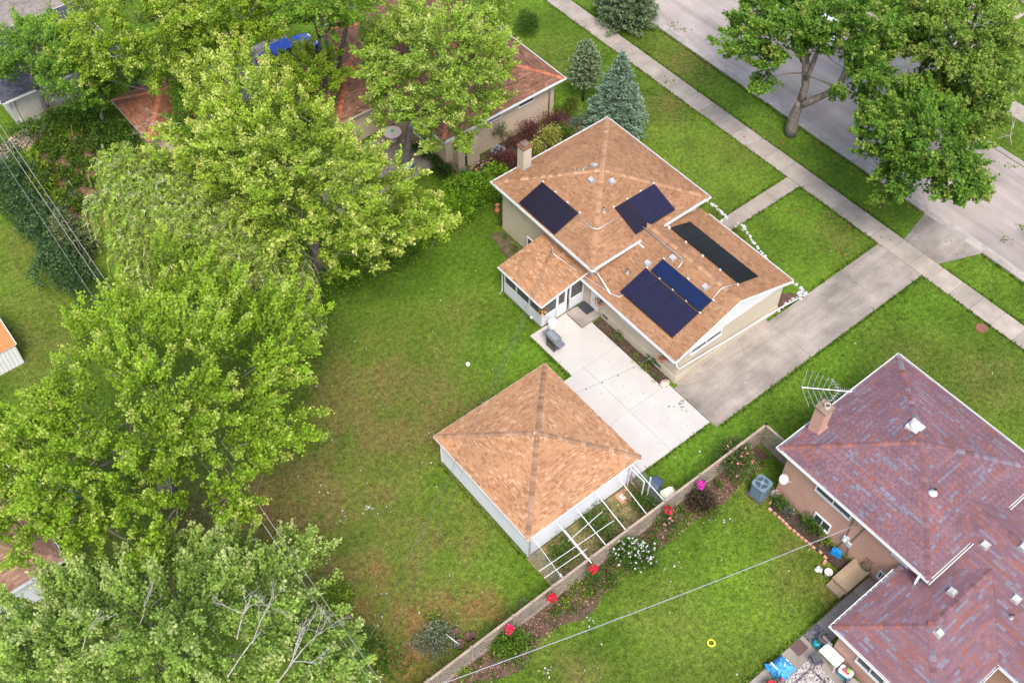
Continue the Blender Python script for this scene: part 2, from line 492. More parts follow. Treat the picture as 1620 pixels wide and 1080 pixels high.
gx, gy = grass_pts(540000, -10, 82, -4, 84)
k_ = in_view(gx, gy)
gx, gy = gx[k_], gy[k_]
k_ = rng.uniform(0, 1, len(gx)) < np.clip(38.0 / np.hypot(gx, gy), .25, 1)       # a little thinner far away
blades('grass', gx[k_], gy[k_], 0.045, 0.020)
# longer grass spilling over the paved edges
ex, ey = [], []
for (xa, ya), (xb, yb), n in [((48.4, 30.25), (48.4, 60), 700), ((48.4, 22.6), (48.4, 29), 260), ((48.4, 5), (48.4, 19.1), 400), ((50.08, 5), (50.08, 18.9), 420), ((50.08, 22), (50.08, 60), 1000),
                              ((52.75, 5), (52.75, 18), 420), ((52.75, 22.4), (52.75, 62), 1200), ((39.4, 29.05), (48.4, 29.05), 260), ((39.4, 30.3), (48.4, 30.3), 260), ((30.8, 19.08), (48.3, 19.08), 700), ((39.4, 22.65), (48.3, 22.65), 300),
                              ((24.8, 19.55), (30.6, 19.55), 240), ((26.55, 26.9), (26.55, 30.4), 160), ((24.8, 26.93), (26.6, 26.93), 70), ((17.3, 19.6), (17.3, 26.9), 260), ((27.45, 30.7), (27.45, 34.1), 120), ((18, 8.2), (29, 8.2), 420), ((17.4, 26.98), (24.6, 26.98), 200)]:
    t = rng.uniform(0, 1, n)
    ex.append(xa + (xb - xa) * t + rng.normal(0, .055, n)); ey.append(ya + (yb - ya) * t + rng.normal(0, .055, n))
blades('edge_grass', np.concatenate(ex), np.concatenate(ey), 0.12, 0.03, 0.95)

# street
mb = MB()
mb.poly([(53.1, -250, 0.0), (61.75, -250, 0.0), (61.75, 400, 0.0), (53.1, 400, 0.0)])
struct('road', mb, M['road'])
def kerb_row(name, x0, x1, y0, y1, step, z1):
    base = MB(); base.box(x0 + .02, y0, -0.1, x1 - .02, y1, z1 - .05)
    s = struct(name, base, M['dark'])
    y = y0
    i = 0
    while y < y1:
        b = MB(); L = step - 0.02
        b.box(x0, y, -0.08, x1, y + L, z1)
        part('kerb_stone', b, M['kerb'], s); y += step; i += 1
    return s
kerb_row('kerb', 52.88, 53.30, 6, 17.9, 2.0, 0.10)
kerb_row('kerb', 52.88, 53.30, 22.5, 70, 2.0, 0.10)
kerb_row('kerb', 52.88, 53.30, 17.9, 22.5, 1.55, 0.02)
kerb_row('kerb', 61.5, 61.9, 8, 50, 2.0, 0.10)
mb = MB(); mb.box(53.30, 4, -.05, 53.62, 75, 0.006); struct('gutter_pan', mb, M['kerb'])

def slabs(name, x0, x1, y0, y1, step, along, m, z=0.03, gap=0.018, kid='paving_slab'):
    base = MB(); base.box(x0 + .01, y0 + .01, -0.15, x1 - .01, y1 - .01, z - 0.018)
    s = struct(name, base, M['dark'])
    a, b = (y0, y1) if along == 'y' else (x0, x1)
    while a < b - 0.05:
        e = min(a + step, b); q = MB()
        dz = random.uniform(-0.006, 0.006)
        if along == 'y': q.box(x0, a, -.1, x1, e - gap, z + dz)
        else: q.box(a, y0, -.1, e - gap, y1, z + dz)
        part(kid, q, m, s); a = e
    return s
slabs('sidewalk', 48.48, 49.98, 2, 72, 1.52, 'y', M['sidewalk'])
slabs('front_walk', 39.9, 48.46, 29.14, 30.2, 2.14, 'x', M['sidewalk'], 0.028)
slabs('far_sidewalk', 65.3, 66.8, 10, 60, 1.52, 'y', M['sidewalk'])
# old driveway, apron, far apron
mb = MB(); mb.box(30.62, 19.2, -.1, 38.4, 22.55, 0.018); mb.box(30.95, 22.55, -.1, 38.4, 22.755, 0.018); mb.box(38.415, 19.2, -.1, 48.46, 22.55, 0.016); struct('driveway', mb, M['old_concrete'])
mb = MB(); mb.prism([(50.0, 19.15), (52.86, 18.0), (52.86, 22.4), (50.0, 21.8)], -.1, 0.03); struct('driveway_apron', mb, M['old_concrete'])
mb = MB(); mb.prism([(61.95, 31.6), (65.28, 31.2), (65.28, 34.4), (61.95, 35)], -.1, 0.02); mb.prism([(66.82, 31.0), (76, 31.0), (76, 34.4), (66.82, 34.4)], -.1, 0.02); struct('far_driveway', mb, M['sidewalk'])
# cracks in the driveway: shallow weedy seams
def seam(mbx, pts, w, z, col):
    for p, q in zip(pts[:-1], pts[1:]):
        d = Vector((q[0] - p[0], q[1] - p[1], 0)).normalized(); n = Vector((-d.y, d.x, 0)) * w * random.uniform(.6, 1.4)
        mbx.quad((p[0] - n.x, p[1] - n.y, z), (q[0] - n.x, q[1] - n.y, z), (q[0] + n.x, q[1] + n.y, z), (p[0] + n.x, p[1] + n.y, z), col)
def crackline(a, b, amp=.18, n=12):
    pts = []
    for i in range(n + 1):
        t = i / n
        pts.append((a[0] + (b[0] - a[0]) * t + random.uniform(-amp, amp), a[1] + (b[1] - a[1]) * t + random.uniform(-amp, amp)))
    return pts
mb = MB()
for a, b in [((1085, 605), (1190, 545)), ((1165, 525), (1178, 560)), ((1340, 440), (1395, 475)), ((1345, 440), (1338, 428)), ((1075, 612), (1120, 600))]:
    A, B = G(*a), G(*b); seam(mb, crackline(A, B, .1), 0.010, 0.0225, (0.15, 0.135, 0.10))
for a, b in [((1475, 388), (1495, 402)), ]:
    A, B = G(*a), G(*b); seam(mb, crackline(A, B, .05), 0.014, 0.0245, (0.12, 0.10, 0.08))
part('pavement_crack', mb, M['any'])['kind'] = 'structure'

# new white patio: one pour cut by control joints
mb = MB()
def patio_slab(x0, y0, x1, y1):
    mb2 = MB(); mb2.box(x0 + .008, y0 + .008, -.1, x1 - .008, y1 - .008, 0.04)
    part('patio_slab', mb2, M['new_concrete'], patio)
mb.prism([(24.62, 26.82), (26.68, 26.82), (26.68, 30.55), (30.18, 30.55), (30.18, 23.0), (30.58, 23.0), (30.58, 19.65), (24.62, 19.65)], -.12, 0.024)
patio = struct('patio', mb, M['old_concrete'])
for r in [(24.63, 19.66, 27.6, 23.0), (27.6, 19.66, 30.57, 23.0), (24.63, 23.0, 27.6, 26.81), (27.6, 23.0, 30.17, 26.81), (26.69, 26.81, 30.17, 30.54)]:
    patio_slab(*r)

def bed(name, pts, z=0.02, col=(0.075, 0.05, 0.035)):
    m_ = MB(); n = len(pts); cx = sum(p[0] for p in pts) / n; cy = sum(p[1] for p in pts) / n
    ring = [(p[0], p[1], -0.03) for p in pts]; inner = [(cx + (p[0] - cx) * .86, cy + (p[1] - cy) * .86, z + .05) for p in pts]
    v = ring + inner + [(cx, cy, z + .07)]
    f = [(i, (i + 1) % n, n + (i + 1) % n, n + i) for i in range(n)] + [(n + i, n + (i + 1) % n, 2 * n) for i in range(n)]
    m_.add(v, f, col)
    return struct(name, m_, M['soil'])
bed('mulch_bed', [(30.19, 23.05), (30.88, 23.05), (30.88, 28.95), (30.19, 28.95)])
fb = [(9.5, 16.95), (14, 16.95), (20, 16.92), (26, 16.95), (31.4, 16.95), (31.2, 16.2), (30, 15.9), (28.6, 16.1), (27.2, 15.7), (25.9, 16.0), (24.6, 15.7), (23.6, 15.95), (22.6, 15.6), (20.6, 15.5), (19.3, 15.9), (17.9, 15.2), (16.5, 15.0), (15.2, 14.6), (13.8, 14.9), (12, 15.6), (9.5, 15.9)]
m_ = MB()
for i in range(22):      # mulch strip along the fence, built in short stretches
    x0 = 9.5 + i; x1 = x0 + 1
    e0, e1 = (16.0 + .45 * math.sin(x0 * 1.3) - .5 * math.exp(-((x0 - 15.5) / 3) ** 2)), (16.0 + .45 * math.sin(x1 * 1.3) - .5 * math.exp(-((x1 - 15.5) / 3) ** 2))
    m_.quad((x0, e0, -.02), (x1, e1, -.02), (x1, 16.5, .05), (x0, 16.5, .05), (0.11, 0.070, 0.05)); m_.quad((x0, 16.5, .05), (x1, 16.5, .05), (x1, 16.98, .03), (x0, 16.98, .03), (0.11, 0.070, 0.05))
struct('fence_border', m_, M['soil'])
bed('front_bed', [(39.35, 30.4), (39.35, 34.0), (40.2, 34.2), (40.9, 33), (41.4, 31.6), (42.2, 30.35)], col=(0.11, 0.065, 0.045))
bed('front_bed', [(39.35, 29.0), (41.9, 29.05), (41.4, 27.6), (40.6, 26), (39.9, 24.0), (39.35, 23.0)], col=(0.11, 0.065, 0.045))
bed('corner_bed', [(39.4, 22.7), (39.4, 24.0), (40.2, 24.0), (41.6, 22.8), (41.0, 22.62)], col=(0.11, 0.065, 0.045))
bed('brick_edged_bed', [(30.1, 14.3), (30.1, 9.0), (29.25, 9.2), (29.2, 10.8), (29.1, 12.3), (29.15, 14.0)], col=(0.055, 0.04, 0.03))
bed('side_bed', [(30.8, 38.2), (30.8, 34.3), (29.3, 34.4), (29.5, 36.5), (29.9, 38.4)], col=(0.10, 0.085, 0.045))
bed('shrub_bed', [(31.5, 44.5), (41.2, 44.5), (41.8, 42.6), (38.4, 41.2), (34.5, 41.2), (31.0, 42.9)], col=(0.12, 0.075, 0.045))
bed('vegetable_bed', [(8.4, 62.5), (14.5, 63.5), (16, 60), (15, 56.8), (13.5, 53.8), (10.2, 54), (9.2, 58)], col=(0.17, 0.10, 0.065))
bed('gravel_bed', [(5.5, 64), (11, 66.0), (12.5, 65.9), (13, 65.2), (10.5, 63.6), (8.5, 62.9)], col=(0.42, 0.32, 0.24))
m_ = MB(); m_.box(17.4, 17.05, -.08, 24.4, 19.6, 0.012, (0.20, 0.165, 0.075)); struct('enclosure_ground', m_, M['soil'])
# back terrace of the pink brick house
slabs('back_terrace', 18.0, 25.5, 3.0, 8.06, 2.4, 'x', M['old_concrete'], 0.05, kid='terrace_slab')
slabs('back_path', 25.52, 30.15, 7.0, 8.06, 1.7, 'x', M['sidewalk'], 0.05, kid='path_slab')
slabs('neighbour_patio', 23.5, 31.5, 45.5, 50.2, 1.6, 'x', M['old_concrete'], 0.03, kid='terrace_slab')
m_ = MB(); m_.prism([(12.5, 74), (12.5, 86), (22, 86), (22, 76)], -.05, 0.02); struct('far_yard_paving', m_, M['gravel'])
m_ = MB(); m_.box(24, 58.9, -.05, 30.6, 64, 0.02); struct('side_driveway', m_, M['old_concrete'])

# ================================================================== BUILDINGS
def pick(pal):
    r = random.random(); s = 0
    for w, c in pal:
        s += w
        if r < s: break
    k = random.uniform(.93, 1.07)
    return (c[0] * k, c[1] * k, c[2] * k)

def slope_shingles(mbx, pts, pal, e=0.128, w=(0.14, 0.27), dash=0.0, dashcol=(0.2, 0.1, 0.05), lift=0.02, run=0.0, gap=.008):
    c = pal[0][1]
    """shingle tabs on a convex planar slope; pts[0]->pts[1] is the eave, counter-clockwise from outside"""
    P = [Vector(p) for p in pts]
    u = (P[1] - P[0]).normalized(); n = u.cross(P[2] - P[0]).normalized(); v = n.cross(u)
    Q = [((p - P[0]).dot(u), (p - P[0]).dot(v)) for p in P]
    vmax = max(q[1] for q in Q)
    def span(h):
        xs = []
        for i in range(len(Q)):
            (a, b), (c, d) = Q[i], Q[(i + 1) % len(Q)]
            if abs(b - d) < 1e-9:
                if abs(b - h) < 1e-6: xs += [a, c]
            elif min(b, d) - 1e-9 <= h <= max(b, d) + 1e-9:
                xs.append(a + (c - a) * (h - b) / (d - b))
        return (min(xs), max(xs)) if xs else None
    T = lambda a, b, h: P[0] + u * a + v * b + n * h
    k = 0
    while k * e < vmax - 0.02:
        v0 = k * e; v1 = min(v0 + e, vmax - 1e-4)
        s0, s1 = span(v0 + 1e-5), span(v1)
        k += 1
        if not s0 or not s1: continue
        cur = min(s0[0], s1[0]) - random.uniform(0, w[1]); end = max(s0[1], s1[1])
        while cur < end:
            ww = random.uniform(*w)
            a0, b0 = min(max(cur, s0[0]), s0[1]), min(max(cur + ww - gap, s0[0]), s0[1])
            a1, b1 = min(max(cur, s1[0]), s1[1]), min(max(cur + ww - gap, s1[0]), s1[1])
            cur += ww
            if b0 - a0 < .01 and b1 - a1 < .01: continue
            c = pick(pal) if random.random() > run else c; h0 = lift + random.uniform(-.004, .006); h1 = 0.008
            A, B, C_, D = T(a0, v0, h0), T(b0, v0, h0), T(b1, v1, h1), T(a1, v1, h1)
            mbx.quad(A, B, C_, D, c); mbx.quad(T(a0, v0, 0), T(b0, v0, 0), B, A, c)
            if dash and random.random() < dash and b0 - a0 > .1:
                dc = tuple(x * random.uniform(.85, 1.15) for x in dashcol); f = .36
                g = lambda p0, p1, t: p0 + (p1 - p0) * t + n * 0.0025
                mbx.quad(g(A, D, .02), g(B, C_, .02), g(B, C_, f), g(A, D, f), dc)

def caps(parent, p, q, n1, n2, m, pal, step=0.25, w=0.145, lift=0.03):
    """individual cap shingles along a hip or ridge running up from p to q"""
    p, q = Vector(p), Vector(q); d = (q - p).normalized(); L = (q - p).length
    sides = []
    for nn in (n1, n2):
        nn = Vector(nn).normalized(); s = nn.cross(d); s.normalize()
        if s.z > 0: s = -s
        sides.append((s, nn))
    (s1, m1), (s2, m2) = sides
    up = (Vector(n1).normalized() + Vector(n2).normalized()).normalized()
    meshes = []
    for kk in range(4):
        mb = MB(); c = pick(pal) if kk else pal[0][1]
        a0, a1 = up * lift, d * (step + .03) + up * (lift * .55)
        L0, L1 = s1 * w + m1 * lift, s1 * w + d * (step + .03) + m1 * (lift * .55)
        R0, R1 = s2 * w + m2 * lift, s2 * w + d * (step + .03) + m2 * (lift * .55)
        e = Vector((0, 0, -.025))
        mb.quad(a0, a1, L1, L0, c); mb.quad(a0, R0, R1, a1, c); mb.quad(a0, L0, L0 + e, a0 + e, c); mb.quad(a0, a0 + e, R0 + e, R0, c)
        mb.quad(L0, L1, L1 + e, L0 + e, c); mb.quad(R0, R0 + e, R1 + e, R1, c)
        me = bpy.data.meshes.new('ridge_cap'); me.from_pydata([tuple(x) for x in mb.v], [], mb.f); set_cols(me, mb.c); me.materials.append(m)
        meshes.append(me)
    t = 0
    off = rootloc(parent)
    while t < L - .05:
        r = random.random()
        o = link('ridge_cap', meshes[0 if r < .4 else 1 if r < .62 else 2 if r < .82 else 3], m, parent); o.location = p + d * t - off; t += step

def hip_roof(parent, x0, y0, x1, y1, z0, z1, pal, cap_pal, ridge=None, deckcol=(.3, .2, .12), sh=None, capm=None, only=None, **kw):
    """hip roof over a rectangle; ridge along the longer side (or a point). Returns deck part"""
    W, D = x1 - x0, y1 - y0
    if abs(W - D) < 0.6:
        a = b = ((x0 + x1) / 2, (y0 + y1) / 2, z1)
    elif W > D:
        a, b = (x0 + D / 2, (y0 + y1) / 2, z1), (x1 - D / 2, (y0 + y1) / 2, z1)
    else:
        a, b = ((x0 + x1) / 2, y0 + W / 2, z1), ((x0 + x1) / 2, y1 - W / 2, z1)
    c = [(x0, y0, z0), (x1, y0, z0), (x1, y1, z0), (x0, y1, z0)]
    pt = a == b
    if pt: sl = [[c[0], c[1], a], [c[1], c[2], a], [c[2], c[3], a], [c[3], c[0], a]]; top = [a, a, a, a]
    elif W > D: sl = [[c[0], c[1], b, a], [c[1], c[2], b], [c[2], c[3], a, b], [c[3], c[0], a]]; top = [a, b, b, a]
    else: sl = [[c[0], c[1], a], [c[1], c[2], b, a], [c[2], c[3], b], [c[3], c[0], a, b]]; top = [a, a, b, b]
    dk = MB()
    for s in sl: dk.poly(s, deckcol)
    lo = [(x, y, z - .14) for x, y, z in c]
    for i in range(4): dk.quad(lo[i], lo[(i + 1) % 4], c[(i + 1) % 4], c[i], (.5, .45, .4))
    dk.poly(lo[::-1], (.6, .58, .55))
    part('roof_deck', dk, M['deck'], parent)
    nrm = lambda s: (Vector(s[1]) - Vector(s[0])).cross(Vector(s[2]) - Vector(s[0])).normalized()
    ns = [nrm(s) for s in sl]
    for i, s in enumerate(sl):
        if only is None or i in only: slope_shingles(sh, s, pal, **kw)
    for i in range(4):
        caps(parent, c[i], top[i], ns[i - 1], ns[i], capm or M['cap'], cap_pal)
    if not pt:
        i, j = (0, 2) if W > D else (3, 1)
        caps(parent, a, b, ns[i], ns[j], capm or M['cap'], cap_pal)
    return sl, ns

def gutter(parent, p, q, out, w=0.12, h=0.11, m=None, hangers=0):
    """open white eaves trough from p to q; out = outward unit vector"""
    p, q, out = Vector(p), Vector(q), Vector(out); d = (q - p); up = Vector((0, 0, 1)); t = .014
    g = MB()
    def bar(o0, o1, z0, z1, col=(1, 1, 1)):
        v = [p + out * o0 + up * z0, p + out * o1 + up * z0, p + out * o1 + up * z1, p + out * o0 + up * z1]
        v += [x + d for x in v]
        g.add(v, [(0, 1, 2, 3), (7, 6, 5, 4), (0, 4, 5, 1), (1, 5, 6, 2), (2, 6, 7, 3), (3, 7, 4, 0)], col)
    bar(.004, w, -h, -h + t, (.35, .32, .28)); bar(w - .03, w, -h + t, 0.005); bar(.004, .022, -h + t, -.012)
    for k in range(hangers):
        c0 = p + d * ((k + .5) / hangers); dd = d.normalized() * .02
        v = [c0 - dd + up * -.01, c0 + dd + up * -.01, c0 + dd + out * w + up * .008, c0 - dd + out * w + up * .008]
        g.poly(v)
    return part('gutter', g, m or M['white'], parent)

def window(parent, face, a0, a1, z0, z1, pos, depth=0.06, bars=1, fm=None, label=None):
    """face 'x-','y-' outward; a0..a1 along the wall; frame with recessed panes"""
    f = MB(); t = .07
    def B(mb, u0, u1, w0, w1, d0, d1, col=(1, 1, 1)):
        if face == 'x-': mb.box(pos - d1, u0, w0, pos - d0, u1, w1, col)
        elif face == 'y-': mb.box(u0, pos - d1, w0, u1, pos - d0, w1, col)
        elif face == 'x+': mb.box(pos + d0, u0, w0, pos + d1, u1, w1, col)
    B(f, a0, a1, z0, z0 + t, .002, depth + .03); B(f, a0, a1, z1 - t, z1, .002, depth)
    B(f, a0, a0 + t, z0 + t, z1 - t, .002, depth); B(f, a1 - t, a1, z0 + t, z1 - t, .002, depth)
    for k in range(bars):
        c = a0 + (a1 - a0) * (k + 1) / (bars + 1); B(f, c - .025, c + .025, z0 + t, z1 - t, .002, depth - .012)
    o = part('window', f, fm or M['white'], parent, label=label)
    edges = [a0 + t] + [x for k in range(bars) for x in (a0 + (a1 - a0) * (k + 1) / (bars + 1) - .025, a0 + (a1 - a0) * (k + 1) / (bars + 1) + .025)] + [a1 - t]
    for k in range(bars + 1):
        g = MB(); B(g, edges[2 * k], edges[2 * k + 1], z0 + t, z1 - t, .003, .02)
        part('pane', g, M['glass'], o)
    return o

def roof_vent(parent, x, y, z, ax, slope, size=0.34, m=None):
    """low box vent lying on a slope; ax = (dx,dy) up-slope direction"""
    a = Vector((ax[0], ax[1], slope)).normalized(); s = Vector((-ax[1], ax[0], 0)); n = s.cross(a)
    if n.z < 0: n = -n
    p = Vector((x, y, z)); g = MB()
    def blk(hw, hl, n0, n1, top=1.0, col=(1, 1, 1)):
        v = [p + s * (i * hw) + a * (j * hl) + n * n0 for i, j in ((-1, -1), (1, -1), (1, 1), (-1, 1))] + [p + s * (i * hw * top) + a * (j * hl * top) + n * n1 for i, j in ((-1, -1), (1, -1), (1, 1), (-1, 1))]
        g.add(v, [(0, 3, 2, 1), (4, 5, 6, 7), (0, 1, 5, 4), (1, 2, 6, 5), (2, 3, 7, 6), (3, 0, 4, 7)], col)
    blk(size * .62, size * .62, 0.012, 0.034, 1, (.75, .72, .7)); blk(size * .40, size * .40, .034, .12, 1, (.6, .57, .55)); blk(size * .5, size * .5, .12, .20, .82)
    return part('roof_vent', g, m or M['dullmetal'], parent)

def vent_pipe(parent, x, y, z, r=0.06, h=0.35, m=None):
    g = MB(); g.lathe(x, y, [(r * 2.2, z - .06), (r * 1.3, z + .08), (r, z + .1), (r, z + h)], 12, cap=False)
    g.lathe(x, y, [(r * .98, z + h), (r * .7, z + h), (r * .7, z + h - .12)], 12, (.1, .1, .1), cap=False)
    return part('vent_pipe', g, m or M['dullmetal'], parent)

def siding(parent, face, a0, a1, z0, z1, pos, step=0.13, m=None):
    g = MB(); z = z0
    while z < z1 - .01:
        e = min(z + step, z1)
        if face == 'x-': g.quad((pos - .024, a1, z), (pos - .024, a0, z), (pos - .008, a0, e), (pos - .008, a1, e)); g.quad((pos, a1, z), (pos, a0, z), (pos - .024, a0, z), (pos - .024, a1, z))
        elif face == 'y-': g.quad((a0, pos - .024, z), (a1, pos - .024, z), (a1, pos - .008, e), (a0, pos - .008, e)); g.quad((a0, pos, z), (a1, pos, z), (a1, pos - .024, z), (a0, pos - .024, z))
        elif face == 'y+': g.quad((a1, pos + .024, z), (a0, pos + .024, z), (a0, pos + .008, e), (a1, pos + .008, e))
        elif face == 'x+': g.quad((pos + .024, a0, z), (pos + .024, a1, z), (pos + .008, a1, e), (pos + .008, a0, e))
        z += step
    return part('siding', g, m or M['siding'], parent, stuff=True)

# ---------------------------------------------------------------- garage
PAL_G = [(.70, (0.375, 0.203, 0.108)), (.13, (0.43, 0.262, 0.158)), (.10, (0.31, 0.155, 0.078)), (.07, (0.345, 0.182, 0.094))]
CAP_G = [(.5, (0.26, 0.15, 0.09)), (.25, (0.32, 0.20, 0.13)), (.25, (0.21, 0.115, 0.068))]
g = thing('detached_garage', 'square white sided garage with light orange hip roof standing in the back lawn', 'garage', (21.05, 23.25, 0))
for b in [(17.52, 19.65, 0, 17.67, 26.83, 2.42), (24.43, 19.65, 0, 24.58, 26.83, 2.42), (17.67, 19.65, 0, 24.43, 19.80, 2.42), (17.67, 26.68, 0, 24.43, 26.83, 2.42)]:
    w = MB(); w.box(*b); part('wall', w, M['siding'], g)
siding(g, 'x-', 19.63, 26.85, .12, 2.40, 17.52); siding(g, 'y-', 17.5, 24.6, .12, 2.40, 19.65); siding(g, 'y+', 17.5, 24.6, .12, 2.40, 26.83)
w = MB(); w.box(17.49, 19.62, 0, 24.61, 26.86, .11, (.5, .5, .5)); part('foundation', w, M['old_concrete'], g)
for x, y in ((17.50, 19.63), (24.60, 19.63), (17.50, 26.85)):
    w = MB(); w.box(x - .035, y - .035, .11, x + .035, y + .035, 2.40); part('corner_board', w, M['white'], g)
w = MB(); w.box(24.585, 20.6, .05, 24.62, 25.5, 2.2); part('garage_door', w, M['white'], g)
sh = MB(); hip_roof(g, 17.27, 19.42, 24.85, 27.12, 2.42, 3.73, PAL_G, CAP_G, sh=sh, dash=.28, dashcol=(0.25, 0.112, 0.05))
part('shingles', sh, M['shingle'], g, stuff=True)
for b in [(17.25, 19.40, 2.30, 24.87, 19.425, 2.425), (17.245, 19.425, 2.30, 17.27, 27.10, 2.425), (17.25, 27.12, 2.30, 24.87, 27.145, 2.425), (24.85, 19.425, 2.30, 24.875, 27.1, 2.425)]:
    w = MB(); w.box(*b); part('fascia', w, M['white'], g)

# ---------------------------------------------------------------- split-level house with solar panels
PAL_H = [(.76, (0.290, 0.156, 0.084)), (.12, (0.325, 0.184, 0.106)), (.12, (0.245, 0.124, 0.065))]
CAP_H = [(.5, (0.325, 0.18, 0.098)), (.3, (0.37, 0.22, 0.13)), (.2, (0.285, 0.152, 0.08))]
h = thing('split_level_house', 'cream brick split level house with orange shingle roofs carrying solar panels', 'house', (35.0, 30.0, 0))
DK = dict(deckcol=(.25, .15, .09))
for b in [(30.85, 30.05, 0, 31.0, 38.3, 3.9), (39.15, 30.05, 0, 39.3, 38.3, 3.9), (31.0, 30.05, 0, 39.15, 30.2, 3.9), (31.0, 38.15, 0, 39.15, 38.3, 3.9),
          (30.9, 22.8, 0, 31.05, 30.05, 2.6), (39.15, 22.8, 0, 39.3, 30.05, 2.6), (31.05, 22.8, 0, 39.15, 22.95, 2.55)]:
    w = MB(); w.box(*b); part('wall', w, M['cream_brick'], h)
# foundation band slightly proud, along both visible wing walls
w = MB(); w.box(30.862, 22.765, 0, 30.898, 29.0, .62); w.box(30.9, 22.762, 0, 39.3, 22.798, .55); part('foundation', w, M['cream'], h)
PZ, PX, PY = 5.6, 35.07, 34.17
sh = MB()
hip_roof(h, 30.40, 29.65, 39.74, 38.70, 4.0, PZ, PAL_H, CAP_H, sh=sh, dash=.22, dashcol=(0.20, 0.092, 0.044), **DK)
part('shingles', sh, M['shingle'], h, stuff=True)
# wing roof
RX, RZ = 35.1, 4.3
dk = MB(); y0, y1 = 22.62, 30.46
A, B_, C_, D_, E0, E1 = (30.4, y0, 2.6), (39.8, y0, 2.6), (39.8, y1, 2.6), (30.4, y1, 2.6), (RX, y0, RZ), (RX, y1 + .1, RZ)
lo = lambda p, d=.12: (p[0], p[1], p[2] - d)
dk.poly([A, E0, E1, D_], (.25, .15, .09)); dk.poly([B_, C_, E1, E0], (.25, .15, .09)); dk.poly([lo(A), lo(D_), lo(E1), lo(E0)], (.6, .58, .55)); dk.poly([lo(B_), lo(E0), lo(E1), lo(C_)], (.6, .58, .55))
dk.quad(A, D_, lo(D_), lo(A), (.7, .7, .7)); dk.quad(B_, lo(B_), lo(C_), C_, (.7, .7, .7)); dk.quad(A, lo(A), lo(E0), E0, (.7, .7, .7)); dk.quad(E0, lo(E0), lo(B_), B_, (.7, .7, .7))
part('roof_deck', dk, M['deck'], h)
sh = MB()
slope_shingles(sh, [D_, A, E0, E1], PAL_H, dash=.22, dashcol=(0.20, 0.092, 0.044)); slope_shingles(sh, [B_, C_, E1, E0], PAL_H, dash=.22, dashcol=(0.20, 0.092, 0.044))
part('shingles', sh, M['shingle'], h, stuff=True)
caps(h, E0, (RX, 30.3, RZ), (-1.7, 0, 4.7), (1.7, 0, 4.7), M['cap'], CAP_H)
# white gable with rake boards
w = MB(); v = [(30.95, 22.775, 2.5), (39.25, 22.775, 2.5), (39.25, 22.775, 2.66), (RX, 22.775, 4.16), (30.95, 22.775, 2.66)]
w.add(v + [(x, 22.9, z) for x, y, z in v], [(0, 1, 2, 3, 4), (5, 9, 8, 7, 6), (0, 5, 6, 1), (1, 6, 7, 2), (2, 7, 8, 3), (3, 8, 9, 4), (4, 9, 5, 0)]); part('gable', w, M['white'], h)
for e in (30.36, 39.84):
    w = MB(); w.beam((e, 22.60, 2.50), (RX, 22.60, 4.215), .045, .17); part('rake_board', w, M['white'], h)
# gutters
gutter(h, (30.40, 29.65, 4.0), (30.40, 38.7, 4.0), (-1, 0, 0), hangers=9); gutter(h, (39.74, 29.65, 4.0), (39.74, 38.7, 4.0), (1, 0, 0)); gutter(h, (30.28, 38.70, 4.0), (39.86, 38.70, 4.0), (0, 1, 0))
gutter(h, (30.28, 29.65, 4.0), (34.15, 29.65, 4.0), (0, -1, 0), hangers=4); gutter(h, (35.9, 29.65, 4.0), (39.86, 29.65, 4.0), (0, -1, 0), hangers=4)
gutter(h, (30.40, 22.62, 2.6), (30.40, 30.4, 2.6), (-1, 0, 0), hangers=8); gutter(h, (39.8, 22.62, 2.6), (39.8, 29.5, 2.6), (1, 0, 0))
# fascia band under the upper eave on the back wall
w = MB(); w.box(30.36, 29.7, 3.72, 30.40, 38.6, 3.88); part('fascia', w, M['white'], h)
def pipe(name, pts, r, m, parent, n=6, label=None):
    w = MB(); w.tube(pts, r, n); return part(name, w, m, parent, smooth=True, label=label)
pipe('downspout', [(30.50, 29.60, 3.9), (31.05, 29.9, 3.03), (31.13, 30.0, 3.0), (30.75, 28.35, 2.83)], .05, M['white'], h)
pipe('downspout', [(33.9, 29.55, 3.92), (33.9, 29.1, 3.93)], .045, M['white'], h); pipe('downspout', [(36.2, 29.55, 3.92), (36.2, 29.2, 3.95)], .045, M['white'], h)
pipe('downspout', [(30.45, 22.68, 2.52), (30.7, 22.66, 1.8), (30.85, 22.64, 1.6), (35.3, 22.62, 1.0), (39.3, 22.62, .52), (41.2, 22.6, .12)], .05, M['white'], h)
pipe('downspout', [(30.28, 22.75, 2.5), (30.80, 22.73, 2.2), (30.82, 22.73, 1.75)], .04, M['white'], h)
